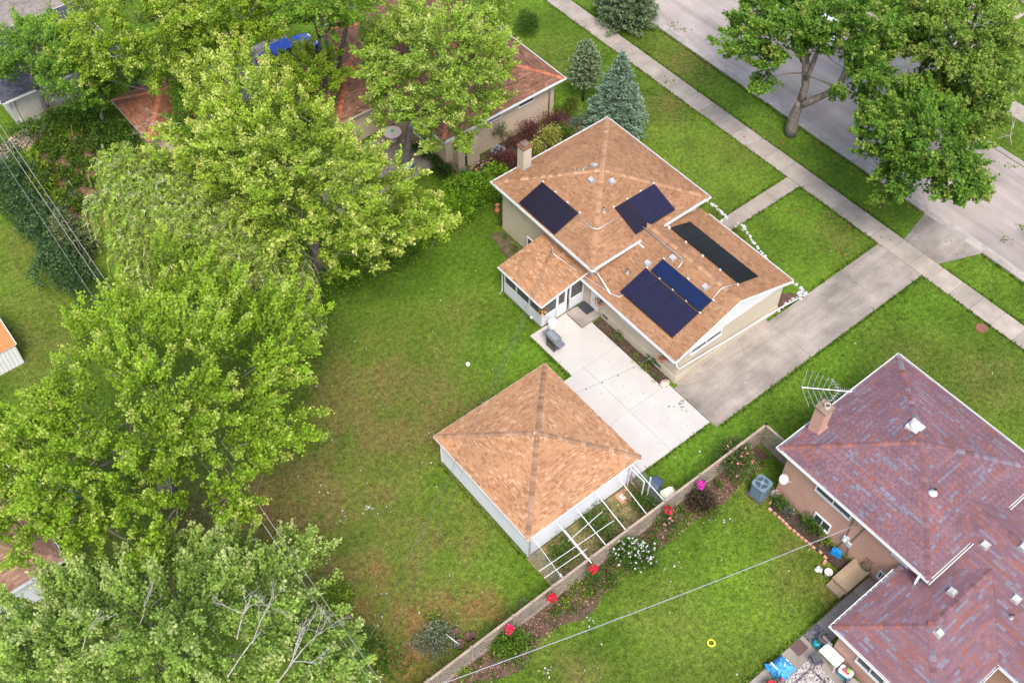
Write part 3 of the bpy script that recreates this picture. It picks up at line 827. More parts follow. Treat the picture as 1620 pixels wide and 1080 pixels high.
# electrical conduits on the roofs
def ms(x, o=.07): return 4.0 + (x - 30.4) * 1.6 / 4.67 + o
def sy_(y, o=.07): return 4.0 + (y - 29.65) * 1.6 / 4.52 + o
def wz(x, o=.07): return 2.6 + (x - 30.4) * 1.7 / 4.7 + o
pipe('conduit', [(32.06, 33.0, ms(32.06)), (32.12, 31.6, ms(32.12)), (32.3, 31.35, sy_(31.35)), (33.95, 31.3, sy_(31.3))], .025, M['metal'], h)
pipe('conduit', [(34.7, 30.1, 4.32), (34.78, 27.0, wz(34.78)), (34.68, 26.75, wz(34.68)), (34.2, 26.65, wz(34.2))], .03, M['metal'], h)
pipe('conduit', [(34.15, 23.84, wz(34.15)), (34.8, 23.93, wz(34.8)), (35.1, 23.85, 4.38), (36.0, 23.7, 4.08)], .025, M['metal'], h)
pipe('conduit', [(31.2, 27.75, wz(31.2)), (30.95, 27.85, wz(30.95)), (30.8, 28.3, wz(30.8)), (30.55, 30.2, 2.72), (30.3, 31.5, 2.86), (30.2, 32.7, 2.85), (30.16, 32.82, 3.0), (30.16, 32.82, 3.35)], .028, M['metal'], h)
# roof vents and pipes
for x, y, z, ax in [(34.2, 34.1, ms(34.2, .0), (1, 0)), (35.05, 33.3, sy_(33.3, 0), (0, 1))]: roof_vent(h, x, y, z, ax, .345)
roof_vent(h, 35.06, 34.85, 5.36, (0, -1), .345)
for x, y in [(33.39, 28.2), (34.5, 27.37), (34.43, 24.69)]: roof_vent(h, x, y, wz(x, 0), (1, 0), .36)
vent_pipe(h, 33.34, 32.05, sy_(32.05, 0)); vent_pipe(h, 32.26, 28.64, wz(32.26, 0))
# chimney
w = MB(); w.box(32.3, 38.1, 3.9, 32.92, 38.68, 5.85); o = part('chimney', w, M['cream_brick'], h)
w = MB(); w.box(32.25, 38.05, 5.85, 32.97, 38.73, 5.95, (.7, .45, .3)); part('chimney_crown', w, M['old_concrete'], o)
w = MB(); w.rbox(32.61, 38.39, 5.95, .34, .34, .14, 0, (.22, .15, .13)); w.rbox(32.61, 38.39, 6.1, .48, .48, .12, 0, (.16, .10, .09), taper=.35); part('flue_cap', w, M['any'], o)
w = MB(); w.box(32.24, 38.02, 4.12, 32.98, 38.10, 4.30, (.5, .5, .52)); part('flashing', w, M['dullmetal'], o)
# windows and doors
window(h, 'y-', 31.75, 34.2, 1.92, 2.46, 22.8, .07, 1); window(h, 'x-', 34.5, 35.85, .5, 1.35, 30.85, .06, 1)
window(h, 'x-', 25.0, 27.6, 1.55, 2.35, 30.9, .06, 1)
w = MB(); w.box(30.868, 29.35, .2, 30.897, 30.0, 2.2); o = part('back_door', w, M['white'], h); w = MB(); w.tube([(30.84, 29.45, 1.15), (30.84, 29.5, 1.15)], .03, 8); part('handle', w, M['metal'], o)
for y in (28.4, 23.9):
    w = MB(); w.box(30.845, y, .28, 30.862, y + .5, .52, (.25, .24, .22)); w.box(30.835, y + .04, .32, 30.845, y + .46, .48, (.08, .08, .08)); part('foundation_vent', w, M['any'], h)
w = MB(); w.rbox(30.82, 25.3, 1.85, .1, .14, .2, 0, (.05, .045, .04), .02, .7); part('wall_lamp', w, M['any'], h)
# screened porch
for b in [(27.6, 30.6, 0, 27.68, 34.1, .98), (27.68, 30.6, 0, 28.72, 30.68, .98), (29.75, 30.6, 0, 30.84, 30.68, .98), (27.68, 34.02, 0, 30.84, 34.1, 2.3)]:
    w = MB(); w.box(*b); part('porch_wall', w, M['siding'], h)
for x, y in [(27.6, 30.6), (27.6, 31.72), (27.6, 32.92), (27.6, 34.0)]:
    w = MB(); w.box(x, y, .98, x + .09, y + .1, 2.26); part('porch_post', w, M['white'], h)
for x in (28.68, 29.42, 29.72, 30.72):
    w = MB(); w.box(x, 30.6, .0 if x < 29.6 else .98, x + .1, 30.69, 2.26); part('porch_post', w, M['white'], h)
w = MB(); w.box(27.58, 30.58, 2.2, 27.7, 34.1, 2.32); w.box(27.7, 30.585, 2.2, 30.84, 30.69, 2.34); part('porch_beam', w, M['white'], h)
for y0_, y1_ in ((30.7, 31.72), (31.82, 32.92), (33.02, 34.0)):
    w = MB(); w.box(27.63, y0_, .98, 27.645, y1_, 2.2); part('porch_screen', w, M['screen'], h)
for x0_, x1_ in ((27.7, 28.68), (29.82, 30.72)):
    w = MB(); w.box(x0_, 30.63, .98, x1_, 30.645, 2.2); part('porch_screen', w, M['screen'], h)
w = MB(); w.box(28.78, 30.6, .05, 29.42, 30.65, 1.1); w.box(28.78, 30.6, 2.05, 29.42, 30.65, 2.2); w.box(28.78, 30.6, 1.1, 28.86, 30.65, 2.05); w.box(29.34, 30.6, 1.1, 29.42, 30.65, 2.05); o = part('porch_door', w, M['white'], h)
w = MB(); w.box(28.86, 30.62, 1.1, 29.34, 30.63, 2.05); part('door_screen', w, M['screen'], o)
w = MB(); v = [(27.45, 30.57, 2.34), (30.84, 30.57, 2.34), (30.84, 30.57, 2.82)]; w.add(v + [(x, 30.66, z) for x, y, z in v], [(0, 1, 2), (5, 4, 3), (0, 3, 4, 1), (1, 4, 5, 2), (2, 5, 3, 0)]); part('porch_gable', w, M['white'], h)
w = MB(); w.box(27.6, 30.6, -.05, 30.84, 34.1, .06); part('porch_floor', w, M['old_concrete'], h)
PA = [(27.33, 34.33, 2.32), (27.33, 30.38, 2.32), (30.84, 30.38, 2.86), (30.84, 34.33, 2.86)]
dk = MB(); dk.poly(PA[::1], (.25, .15, .09)); dk.poly([lo(p, .1) for p in PA][::-1], (.7, .7, .7))
for i in range(4): dk.quad(PA[i], lo(PA[i], .1), lo(PA[(i + 1) % 4], .1), PA[(i + 1) % 4], (.7, .7, .7))
part('roof_deck', dk, M['white'], h)
sh = MB(); slope_shingles(sh, PA, PAL_G, dash=.25, dashcol=(0.27, 0.12, 0.05), e=.14, w=(.16, .3)); part('shingles', sh, M['shingle'], h, stuff=True)
w = MB(); w.beam((27.3, 30.37, 2.24), (30.86, 30.37, 2.79), .04, .14); part('rake_board', w, M['white'], h)
gutter(h, (27.33, 30.38, 2.32), (27.33, 34.33, 2.32), (-1, 0, 0), w=.08, h=.08)
pipe('downspout', [(27.28, 34.2, 2.25), (27.5, 34.15, 2.0), (27.52, 34.15, .2), (27.25, 34.15, .06)], .045, M['white'], h)
w = MB(); w.box(29.4, 29.04, 0, 30.86, 30.4, .2); part('landing_step', w, M['old_concrete'], h)
# plinth step at front door side and small awning roof over the front are out of view

# ---------------------------------------------------------------- solar arrays
def solar_array(name, label, base, u, v, nu, nv, pu, pv, kinds, group, raise_=0.0, rails=True):
    """base corner (lower left), unit vectors u along the eave and v up the slope; nu x nv panels"""
    t = thing(name, label, 'solar panels', base, 0, group)
    u, v = Vector(u).normalized(), Vector(v).normalized(); n = u.cross(v).normalized()
    if n.z < 0: n = -n
    for j in range(nv):
        for i in range(nu):
            o = u * (i * (pu + .02)) + v * (j * (pv + .02)) + n * (0.10 + raise_)
            f = MB(); T = lambda a, b, c: o + u * a + v * b + n * c
            def blk(a0, b0, a1, b1, c0, c1, col=(.014, .014, .016)):
                vv = [T(a0, b0, c0), T(a1, b0, c0), T(a1, b1, c0), T(a0, b1, c0), T(a0, b0, c1), T(a1, b0, c1), T(a1, b1, c1), T(a0, b1, c1)]
                f.add(vv, [(0, 3, 2, 1), (4, 5, 6, 7), (0, 1, 5, 4), (1, 2, 6, 5), (2, 3, 7, 6), (3, 0, 4, 7)], col)
            w_ = .022
            blk(0, 0, pu, w_, 0, .04); blk(0, pv - w_, pu, pv, 0, .04); blk(0, w_, w_, pv - w_, 0, .04); blk(pu - w_, w_, pu, pv - w_, 0, .04)
            fr = part('solar_panel', f, M['any'], t, local=True)
            me = bpy.data.meshes.new('cell_sheet'); q = [T(w_, w_, .034), T(pu - w_, w_, .034), T(pu - w_, pv - w_, .034), T(w_, pv - w_, .034)]
            me.from_pydata([tuple(x) for x in q], [], [(0, 1, 2, 3)])
            uv = me.uv_layers.new(name='UVMap')
            for k, c in enumerate([(0, 0), (pu, 0), (pu, pv), (0, pv)]): uv.data[k].uv = c
            link('cell_sheet', me, M[kinds[(j * nu + i) % len(kinds)]], fr)
    W, H = nu * (pu + .02), nv * (pv + .02)
    s = MB()       # dark skirt along the lower edge
    a, b = v * -.03, u * W
    s.quad(a + n * .0, a + b + n * .0, a + b + n * (.13 + raise_), a + n * (.13 + raise_), (.03, .03, .035)); part('skirt', s, M['any'], t, local=True)
    for k in range(max(2, nu + 1)):
        c = u * (W * k / max(1, nu)) + v * (H + .05); b_ = MB()
        vv = [c + u * x + v * y + n * z for z in (0.02, .12 + raise_) for x, y in ((-.055, -.02), (.055, -.02), (.055, .04), (-.055, .04))]
        b_.add(vv, [(0, 3, 2, 1), (4, 5, 6, 7), (0, 1, 5, 4), (1, 2, 6, 5), (2, 3, 7, 6), (3, 0, 4, 7)]); part('mount_bracket', b_, M['white'], t, local=True)
    return t
SL1, SL2, SL3 = 1.6 / 4.67, 1.6 / 4.52, 1.7 / 4.7
GRP = 'solar arrays on the split level house'
solar_array('solar_array', 'plum black three panel solar array nearest the chimney on the upper roof', (30.48, 36.24, ms(30.48, 0)), (0, -1, 0), (1, 0, SL1), 3, 1, 1.08, 1.88, ['solar_plum'], GRP)
solar_array('solar_array', 'solar array of one black and two navy panels above the roof join', (34.05, 30.03, sy_(30.03, 0)), (1, 0, 0), (0, 1, SL2), 3, 1, 1.04, 1.98, ['solar_plum', 'solar_navy', 'solar_navy'], GRP)
solar_array('solar_array', 'large dark navy solar array of four upright panels on the lower wing roof', (31.23, 28.02, wz(31.23, 0)), (0, -1, 0), (1, 0, SL3), 4, 1, 1.05, 2.0, ['solar_navy'], GRP)
solar_array('solar_array', 'bright blue solar strip just above the navy array on the wing', (33.2, 27.7, wz(33.2, 0)), (0, -1, 0), (1, 0, SL3), 2, 1, 1.96, .95, ['solar_blue'], GRP, .0)
solar_array('solar_array', 'long black solar strip behind the wing ridge on the street side', (37.78, 23.7, 2.6 + (39.8 - 37.78) * SL3), (0, 1, 0), (-1, 0, SL3), 4, 1, 1.36, 1.80, ['solar_black'], GRP)

# ---------------------------------------------------------------- pink brick house on the right
PAL_R = [(.42, (0.160, 0.089, 0.106)), (.30, (0.182, 0.103, 0.118)), (.10, (0.205, 0.088, 0.078)), (.08, (0.195, 0.105, 0.105)), (.10, (0.165, 0.145, 0.175))]
CAP_R = [(.5, (0.165, 0.085, 0.092)), (.25, (0.215, 0.088, 0.072)), (.25, (0.17, 0.14, 0.165))]
KR = dict(deckcol=(.06, .035, .038), w=(.28, .36), run=.42, gap=.022)
r = thing('pink_brick_house', 'pink brick house with mottled purple shingle roofs and white gutters', 'house', (34, 8, 0))
for b in [(30.2, 6.0, 0, 30.35, 14.42, 3.9), (38.8, 6, 0, 38.95, 14.42, 3.9), (30.35, 14.27, 0, 38.8, 14.42, 3.9), (30.35, 6.0, 0, 38.8, 6.15, 3.9),
          (25.62, 1.55, 0, 25.77, 6.65, 2.75), (25.77, 6.5, 0, 30.19, 6.65, 2.75), (25.77, 1.55, 0, 29.9, 1.7, 2.75), (30.2, -9, 0, 30.35, 1.5, 2.75), (38.8, -9, 0, 38.95, 6, 2.75)]:
    w = MB(); w.box(*b); part('wall', w, M['pink_brick'], r)
sh = MB()
hip_roof(r, 29.82, 5.58, 39.15, 14.86, 4.0, 5.62, PAL_R, CAP_R, sh=sh, **KR)
# low wing running towards -Y with its ridge along Y
def wr(x): return 2.8 + (x - 29.7) * .36
LA, LB, LC, LD = (29.7, -14, 2.8), (39.2, -14, 2.8), (39.2, 7.1, 2.8), (29.7, 7.1, 2.8)
rx = 34.45; rz = wr(rx); F0, F1 = (rx, -14, rz), (rx, 7.1, rz)
dk = MB(); dk.poly([LD, LA, F0, F1], (.16, .085, .09)); dk.poly([LB, LC, F1, F0], (.16, .085, .09)); dk.quad(LA, LD, lo(LD), lo(LA), (.7, .7, .7)); dk.quad(LB, lo(LB), lo(LC), LC, (.7, .7, .7)); dk.poly([lo(LA), lo(LD), lo(LC), lo(LB)], (.6, .6, .6))
# back extension with its ridge along X: corner (25.24,7.06)
ex0, ey0, ey1, ez = 25.24, 1.16, 7.06, 2.8; my_ = (ey0 + ey1) / 2; hz = ez + (ey1 - my_) * .36
H0, H1 = (ex0 + (ey1 - my_), my_, hz), (29.7 + (hz - 2.8) / .36, my_, hz)
cA, cB, vA, vB = (ex0, ey1, ez), (ex0, ey0, ez), (29.7, ey1, ez), (29.7, ey0, ez)
S_W = [cA, cB, H0]; S_S = [cB, vB, H1, H0]; S_N = [vA, cA, H0, H1]
for s in (S_W, S_S, S_N): dk.poly(s, (.16, .085, .09))
dk.quad(cA, lo(cA), lo(cB), cB, (.7, .7, .7)); dk.quad(cB, lo(cB), lo(vB), vB, (.7, .7, .7)); dk.quad(vA, lo(vA), lo(cA), cA, (.7, .7, .7)); dk.quad(lo(cA), lo(vA), lo(vB), lo(cB), (.6, .6, .6))
part('roof_deck', dk, M['deck'], r)
# wing slope is cut by the extension's valleys: shingle it in convex pieces
slope_shingles(sh, [(29.7, -14 + 8, 2.8), (29.7, -6 + 0, 2.8), F0, F0], PAL_R, w=KR['w'], run=.42, gap=.022) if False else None
slope_shingles(sh, [vB, (29.7, -8, 2.8), (rx, -8, rz), (rx, my_, rz), H1], PAL_R, w=KR['w'], run=.42, gap=.022) if False else None
slope_shingles(sh, [(29.7, ey0, 2.8), (29.7, -8, 2.8), (rx, -8, rz), (rx, ey0, rz)], PAL_R, w=KR['w'], run=.42, gap=.022)
# between the valleys (vB-H1-vA) and the ridge
def up_strip(pa, pb, pc):
    slope_shingles(sh, [pa, pb, pc], PAL_R, w=KR['w'], run=.42, gap=.022)
def clipped(y_lo, y_hi):
    """rows of the wing slope between the valley lines and the ridge"""
    x = 29.7; c = PAL_R[0][1]
    while x < rx - .02:
        e = .135
        x1_ = min(x + e, rx)
        for ya_, yb_ in (((ey0, my_ - max(0, (my_ - ey0) - (x - 29.7))) if x < H1[0] else (ey0, my_)), ((my_ + max(0, (ey1 - my_) - (x - 29.7)), 7.1) if x < H1[0] else (my_, 7.1))):
            cur = ya_ - random.uniform(0, .4)
            while cur < yb_:
                ww = random.uniform(*KR['w']); a, b = max(cur, ya_), min(cur + ww - .022, yb_); cur += ww
                if b - a < .02: continue
                c = pick(PAL_R) if random.random() > .5 else c; n_ = .02
                sh.quad((x, b, wr(x) + n_), (x, a, wr(x) + n_), (x1_, a, wr(x1_) + .008), (x1_, b, wr(x1_) + .008), c); sh.quad((x, b, wr(x)), (x, a, wr(x)), (x, a, wr(x) + n_), (x, b, wr(x) + n_), c)
        x = x1_
clipped(ey0, 6.2)
slope_shingles(sh, [LB, LC, F1, F0], PAL_R, w=KR['w'], run=.42, gap=.022)
for s in (S_W, S_S, S_N): slope_shingles(sh, s, PAL_R, w=KR['w'], run=.42, gap=.022)
part('shingles', sh, M['shingle'], r, stuff=True)
nW, nS, nN = (-.36, 0, 1), (0, -.36, 1), (0, .36, 1)
caps(r, cA, H0, nW, nN, M['cap'], CAP_R); caps(r, cB, H0, nW, nS, M['cap'], CAP_R); caps(r, H0, H1, nS, nN, M['cap'], CAP_R); caps(r, (rx, -8, rz), (rx, 6.9, rz), (-.36, 0, 1), (.36, 0, 1), M['cap'], CAP_R)
# gutters
gutter(r, (29.82, 5.58, 4.0), (29.82, 14.86, 4.0), (-1, 0, 0), hangers=10); gutter(r, (29.70, 14.86, 4.0), (39.27, 14.86, 4.0), (0, 1, 0)); gutter(r, (39.15, 5.58, 4), (39.15, 14.86, 4), (1, 0, 0), w=.14)
gutter(r, (29.70, 5.58, 4.0), (33.95, 5.58, 4.0), (0, -1, 0), w=.15); gutter(r, (35.0, 5.58, 4.0), (39.27, 5.58, 4.0), (0, -1, 0), w=.15)
gutter(r, (25.24, 7.06, 2.8), (29.75, 7.06, 2.8), (0, 1, 0), hangers=12); gutter(r, (25.24, 1.16, 2.8), (25.24, 7.18, 2.8), (-1, 0, 0)); gutter(r, (25.12, 1.16, 2.8), (29.55, 1.16, 2.8), (0, -1, 0), hangers=8); gutter(r, (29.7, -9, 2.8), (29.7, 1.05, 2.8), (-1, 0, 0), hangers=8)
# windows
window(r, 'x-', 10.88, 11.95, .40, 1.18, 30.2, .07, 1); window(r, 'x-', 10.2, 12.45, 2.75, 3.6, 30.2, .08, 1); window(r, 'x-', 7.36, 7.78, .55, 1.2, 30.2, .06, 1); window(r, 'x-', 6.72, 7.7, 3.1, 3.6, 30.2, .08, 0)
window(r, 'x-', 3.9, 5.5, 1.3, 2.3, 25.62, .09, 1); window(r, 'x-', 2.2, 3.4, .1, 2.2, 25.62, .09, 0)
pipe('downspout', [(29.66, 6.0, 3.92), (29.66, 5.98, 3.3), (29.5, 5.9, 3.0), (29.1, 5.9, 2.98)], .06, M['white'], r)
# chimney
w = MB(); w.box(31.72, 14.1, 4.0, 32.36, 14.72, 6.0); o = part('chimney', w, M['pink_brick'], r)
w = MB(); w.box(31.66, 14.04, 6.0, 32.42, 14.78, 6.1, (.75, .6, .5)); part('chimney_crown', w, M['old_concrete'], o)
w = MB(); w.lathe(32.1, 14.35, [(.16, 6.1), (.16, 6.28), (.13, 6.28), (.12, 6.12)], 14, (.5, .42, .36), cap=False); w.lathe(32.1, 14.35, [(.12, 6.125), (.001, 6.12)], 14, (.02, .02, .02), cap=False); part('flue', w, M['any'], o)
w = MB(); w.box(31.64, 14.02, 4.25, 32.44, 14.10, 4.42, (.35, .2, .18)); part('flashing', w, M['any'], o)
# skylight tube, roof vents, stack
w = MB(); zz = 4.0 + (14.86 - 11.05) * .349; v = []
for (x, y) in ((34.75, 10.7), (35.45, 10.7), (35.45, 11.4), (34.75, 11.4)): v.append((x, y))
w.prism(v, zz - .15, zz + .13, (.52, .51, .5)); o = part('attic_fan', w, M['any'], r)
w = MB(); w.lathe(35.1, 11.05, [(.30, zz + .13), (.32, zz + .2), (.27, zz + .27), (.14, zz + .31), (.001, zz + .32)], 18, (.48, .48, .47), cap=False); part('fan_dome', w, M['any'], o, smooth=True)
vent_pipe(r, 33.0, 8.2, 4.0 + (33.0 - 29.82) * .349 - .02, .1, .3, M['white'])
for x, y in [(33.3, 5.05), (34.35, 3.8), (32.35, 2.5)]: roof_vent(r, x, y, wr(x) if x < rx else 2 * rz - wr(x), (1, 0), .36, .34, M['vent'])
roof_vent(r, 30.35, 4.55, hz - (4.55 - my_) * .36, (0, -1), .36, .34, M['vent']); roof_vent(r, 28.25, 3.72, hz - (my_ - 3.72) * .36, (0, 1), .36, .34, M['vent'])
vent_pipe(r, 31.6, 2.1, wr(31.6), .06, .3)
# back steps
w = MB(); w.box(28.45, 8.12, 0, 30.18, 9.12, .42, (1.15, 1.0, .75)); w.box(28.05, 8.2, 0, 28.45, 9.1, .2, (1.15, 1.0, .75)); part('back_steps', w, M['old_concrete'], r)

# ---------------------------------------------------------------- tan house with brown roof behind
PAL_B = [(.6, (0.19, 0.095, 0.06)), (.22, (0.25, 0.125, 0.08)), (.18, (0.13, 0.07, 0.045))]
CAP_B = [(.6, (0.42, 0.14, 0.07)), (.4, (0.36, 0.12, 0.065))]
b_ = thing('tan_brick_house', 'tan brick house with dark brown roof and terracotta ridge, half hidden by trees', 'house', (35, 50, 0))
for b in [(31.2, 44.6, 0, 40.4, 44.75, 3.2), (40.25, 44.75, 0, 40.4, 58.4, 3.2), (31.2, 44.75, 0, 31.35, 58.4, 3.2), (31.35, 58.25, 0, 40.25, 58.4, 3.2), (27.1, 50.7, 0, 31.2, 50.85, 2.6), (27.1, 50.85, 0, 27.25, 56.6, 2.6),
          (32.35, 43.8, 0, 33.35, 44.59, 2.3), (31.75, 44.0, 0, 32.34, 44.59, 2.3)]:
    w = MB(); w.box(*b); part('wall', w, M['tan_brick'], b_)
sh = MB()
hip_roof(b_, 30.75, 44.15, 40.85, 58.85, 3.2, 5.0, PAL_B, CAP_B, sh=sh, deckcol=(.1, .055, .04), dash=.3, dashcol=(.09, .05, .035), w=(.2, .45))
hip_roof(b_, 26.7, 50.3, 33.2, 57.0, 2.6, 3.75, PAL_B, CAP_B, sh=sh, deckcol=(.1, .055, .04), w=(.2, .45))
part('shingles', sh, M['shingle'], b_, stuff=True)
gutter(b_, (30.75, 44.15, 3.2), (40.97, 44.15, 3.2), (0, -1, 0)); gutter(b_, (40.85, 44.15, 3.2), (40.85, 58.85, 3.2), (1, 0, 0)); gutter(b_, (30.75, 58.85, 3.2), (40.97, 58.85, 3.2), (0, 1, 0)); gutter(b_, (30.75, 44.15, 3.2), (30.75, 50.2, 3.2), (-1, 0, 0)); gutter(b_, (26.7, 50.3, 2.6), (26.7, 57.0, 2.6), (-1, 0, 0))
window(b_, 'y-', 37.2, 38.6, 2.2, 2.95, 44.6, .06, 0); window(b_, 'x-', 46.6, 48.2, 1.0, 2.2, 31.2, .06, 1); window(b_, 'y-', 34.6, 35.8, 2.3, 2.95, 44.6, .06, 0)
pipe('downspout', [(39.9, 44.1, 3.1), (39.9, 44.5, 2.9), (39.9, 44.52, .1)], .05, M['white'], b_); pipe('downspout', [(32.3, 43.95, 2.3), (32.3, 43.9, .5), (32.7, 43.55, .08)], .06, M['black'], b_)

# ---------------------------------------------------------------- small buildings at the left
def cabin(name, label, cat, x0, y0, x1, y1, zw, zr, over, pal, cap_pal, wallm, deck, gut=True, sid=None):
    t = thing(name, label, cat, ((x0 + x1) / 2, (y0 + y1) / 2, 0))
    for b in [(x0, y0, 0, x1, y0 + .12, zw), (x0, y1 - .12, 0, x1, y1, zw), (x0, y0 + .12, 0, x0 + .12, y1 - .12, zw), (x1 - .12, y0 + .12, 0, x1, y1 - .12, zw)]:
        w = MB(); w.box(*b); part('wall', w, wallm, t)
    if sid: siding(t, 'y-', x0, x1, .1, zw - .1, y0, .18, wallm); siding(t, 'x-', y0, y1, .1, zw - .1, x0, .18, wallm)
    s_ = MB(); hip_roof(t, x0 - over, y0 - over, x1 + over, y1 + over, zw, zr, pal, cap_pal, sh=s_, deckcol=deck, w=(.25, .5))
    part('shingles', s_, M['shingle'], t, stuff=True)
    if gut:
        gutter(t, (x0 - over, y0 - over, zw), (x1 + over, y0 - over, zw), (0, -1, 0)); gutter(t, (x0 - over, y0 - over, zw), (x0 - over, y1 + over, zw), (-1, 0, 0)); gutter(t, (x1 + over, y0 - over, zw), (x1 + over, y1 + over, zw), (1, 0, 0)); gutter(t, (x0 - over, y1 + over, zw), (x1 + over, y1 + over, zw), (0, 1, 0))
    return t
PAL_D = [(.6, (0.075, 0.075, 0.088)), (.25, (0.10, 0.10, 0.11)), (.15, (0.05, 0.05, 0.06))]
dh = cabin('dark_roofed_house', 'grey sided house with charcoal shingle roof and white downspout beyond the hedge', 'house', 11.1, 66.1, 18.6, 72.5, 2.75, 4.3, .5, PAL_D, PAL_D, mat('taupe_siding', (0.44, 0.41, 0.36), .7), (.04, .04, .045), sid=True)
pipe('downspout', [(11.3, 65.55, 2.65), (11.3, 66.0, 2.3), (11.3, 66.02, .15), (11.2, 65.8, .05)], .06, M['white'], dh)
PAL_S = [(.6, (0.25, 0.10, 0.055)), (.2, (0.31, 0.13, 0.07)), (.2, (0.18, 0.075, 0.045))]
cabin('rust_roofed_shed', 'shed with mottled rust brown hip roof under the back yard trees', 'shed', 16.9, 57.3, 22.6, 61.6, 2.3, 3.5, .45, PAL_S, [(1, (0.40, 0.15, 0.08))], M['tan'], (.14, .06, .035), gut=False)
PAL_N = [(.6, (0.24, 0.14, 0.10)), (.2, (0.30, 0.18, 0.13)), (.2, (0.19, 0.10, 0.075))]
cabin('corner_house', 'white trimmed house with brown shingle roof at the lower left under the maples', 'house', -12.6, 32.9, -1.25, 39.2, 2.7, 4.2, .5, PAL_N, PAL_N, M['white'], (.13, .08, .06))
# orange metal roofed shed
os_ = thing('orange_roofed_shed', 'white metal shed with ribbed orange roof at the left edge', 'shed', (1, 48.5, 0))
for b in [(-1.4, 47.1, 0, 2.9, 47.2, 1.75), (2.8, 47.2, 0, 2.9, 50.3, 1.75), (-1.4, 47.2, 0, -1.3, 50.3, 1.75), (-1.3, 50.2, 0, 2.8, 50.3, 1.75)]:
    w = MB(); w.box(*b); part('wall', w, M['white'], os_)
g_ = MB(); x = -1.4
while x < 2.85: g_.box(x, 47.07, .05, x + .05, 47.098, 1.72); x += .22
part('wall_ribs', g_, M['white'], os_, stuff=True)
for sgn in (0, 1):
    w = MB()
    a = [(-1.5, 47.0, 1.75), (2.98, 47.0, 1.75), (2.98, 48.7, 2.35), (-1.5, 48.7, 2.35)] if not sgn else [(2.98, 50.4, 1.75), (-1.5, 50.4, 1.75), (-1.5, 48.7, 2.35), (2.98, 48.7, 2.35)]
    w.poly(a, (.62, .17, .055)); w.poly([lo(p, .05) for p in a][::-1], (.4, .15, .08)); w.quad(a[0], lo(a[0], .05), lo(a[1], .05), a[1], (.7, .45, .35))
    part('roof_sheet', w, M['any'], os_)
    x = -1.45
    while x < 2.95:
        w = MB(); p0, p1 = ((x, 47.0, 1.775), (x, 48.7, 2.375)) if not sgn else ((x, 50.4, 1.775), (x, 48.7, 2.375))
        w.beam(p0, p1, .05, .04, (.68, .22, .08)); part('roof_rib', w, M['any'], os_); x += .35
w = MB(); w.beam((2.99, 47.0, 1.74), (2.99, 48.7, 2.34), .04, .09); part('rake_trim', w, M['white'], os_)
# house across the street, only its corner shows
fh = thing('far_house', 'beige house corner with grey roof across the street at the top right', 'house', (82, 28, 0))
for b in [(77.0, 25.5, 0, 88, 25.7, 3), (77.0, 25.7, 0, 77.2, 33, 3), (77.2, 32.8, 0, 88, 33, 3), (87.8, 25.7, 0, 88, 32.8, 3)]:
    w = MB(); w.box(*b); part('wall', w, M['tan_brick'], fh)
sh = MB(); hip_roof(fh, 76.4, 24.9, 88.6, 33.6, 3.0, 4.6, PAL_D, PAL_D, sh=sh, deckcol=(.06, .06, .065), e=.3, w=(.4, .9)); part('shingles', sh, M['shingle'], fh, stuff=True)
window(fh, 'x-', 28, 30, 1.2, 2.4, 77.0, .06, 1)

# ================================================================== VEGETATION
def unit(a):
    return a / np.maximum(np.linalg.norm(a, axis=-1, keepdims=True), 1e-6)

def leaf_quads(p, d, size, asp, up=0.6, rg=rng):
    """kite shaped leaves at p, long axis near d"""
    n = len(p)
    ax = unit(d + rg.normal(0, .55, (n, 3)))
    nm = unit(rg.normal(0, .6, (n, 3)) + np.array([0, 0, up]))
    b = unit(np.cross(nm, ax)); s = size * rg.uniform(.65, 1.25, (n, 1)); w = s * asp
    fold = np.cross(ax, b) * s * rg.uniform(-.22, .05, (n, 1))
    return np.stack([p - ax * s * .5, p + b * w * .5 + fold, p + ax * s * .5, p - b * w * .5 + fold], 1)

def lobes_from_outline(poly, ztop, zedge, r, n, seed, squash=.7):
    """boughs spread over a crown whose outline is a polygon on the photograph; real heights from edge to top"""
    g = np.random.default_rng(seed)
    P = np.array(poly, float)
    x0, y0 = P.min(0); x1, y1 = P.max(0)
    def inside(x, y):
        c = False; j = len(P) - 1
        for i in range(len(P)):
            if (P[i, 1] > y) != (P[j, 1] > y) and x < (P[j, 0] - P[i, 0]) * (y - P[i, 1]) / (P[j, 1] - P[i, 1]) + P[i, 0]: c = not c
            j = i
        return c
    def edge(x, y):
        m = 1e9
        for i in range(len(P)):
            a, b = P[i - 1], P[i]; t = np.clip(((x - a[0]) * (b[0] - a[0]) + (y - a[1]) * (b[1] - a[1])) / max(1e-6, ((b - a) ** 2).sum()), 0, 1)
            m = min(m, math.hypot(x - a[0] - t * (b[0] - a[0]), y - a[1] - t * (b[1] - a[1])))
        return m
    ppm = FPX / np.linalg.norm(np.array(G(P[:, 0].mean(), P[:, 1].mean(), ztop * .8)) - np.array([0, 0, CAMH]))
    big = max(30, min(x1 - x0, y1 - y0) * .42)
    out, tries = [], 0
    while len(out) < n and tries < n * 60:
        tries += 1
        x, y = g.uniform(x0, x1), g.uniform(y0, y1)
        rr = r * g.uniform(.65, 1.2)
        if not inside(x, y): continue
        e = edge(x, y)
        if e < rr * ppm * .62: continue
        t = min(1, e / big)
        z = zedge + (ztop - zedge) * math.sqrt(t) * g.uniform(.72, 1.0)
        c = np.array(G(x, y, z))
        if any(np.linalg.norm((c - q[0]) * np.array([1, 1, 1.3])) < (rr + q[1]) * .47 for q in out): continue
        out.append((c, rr))
    return out

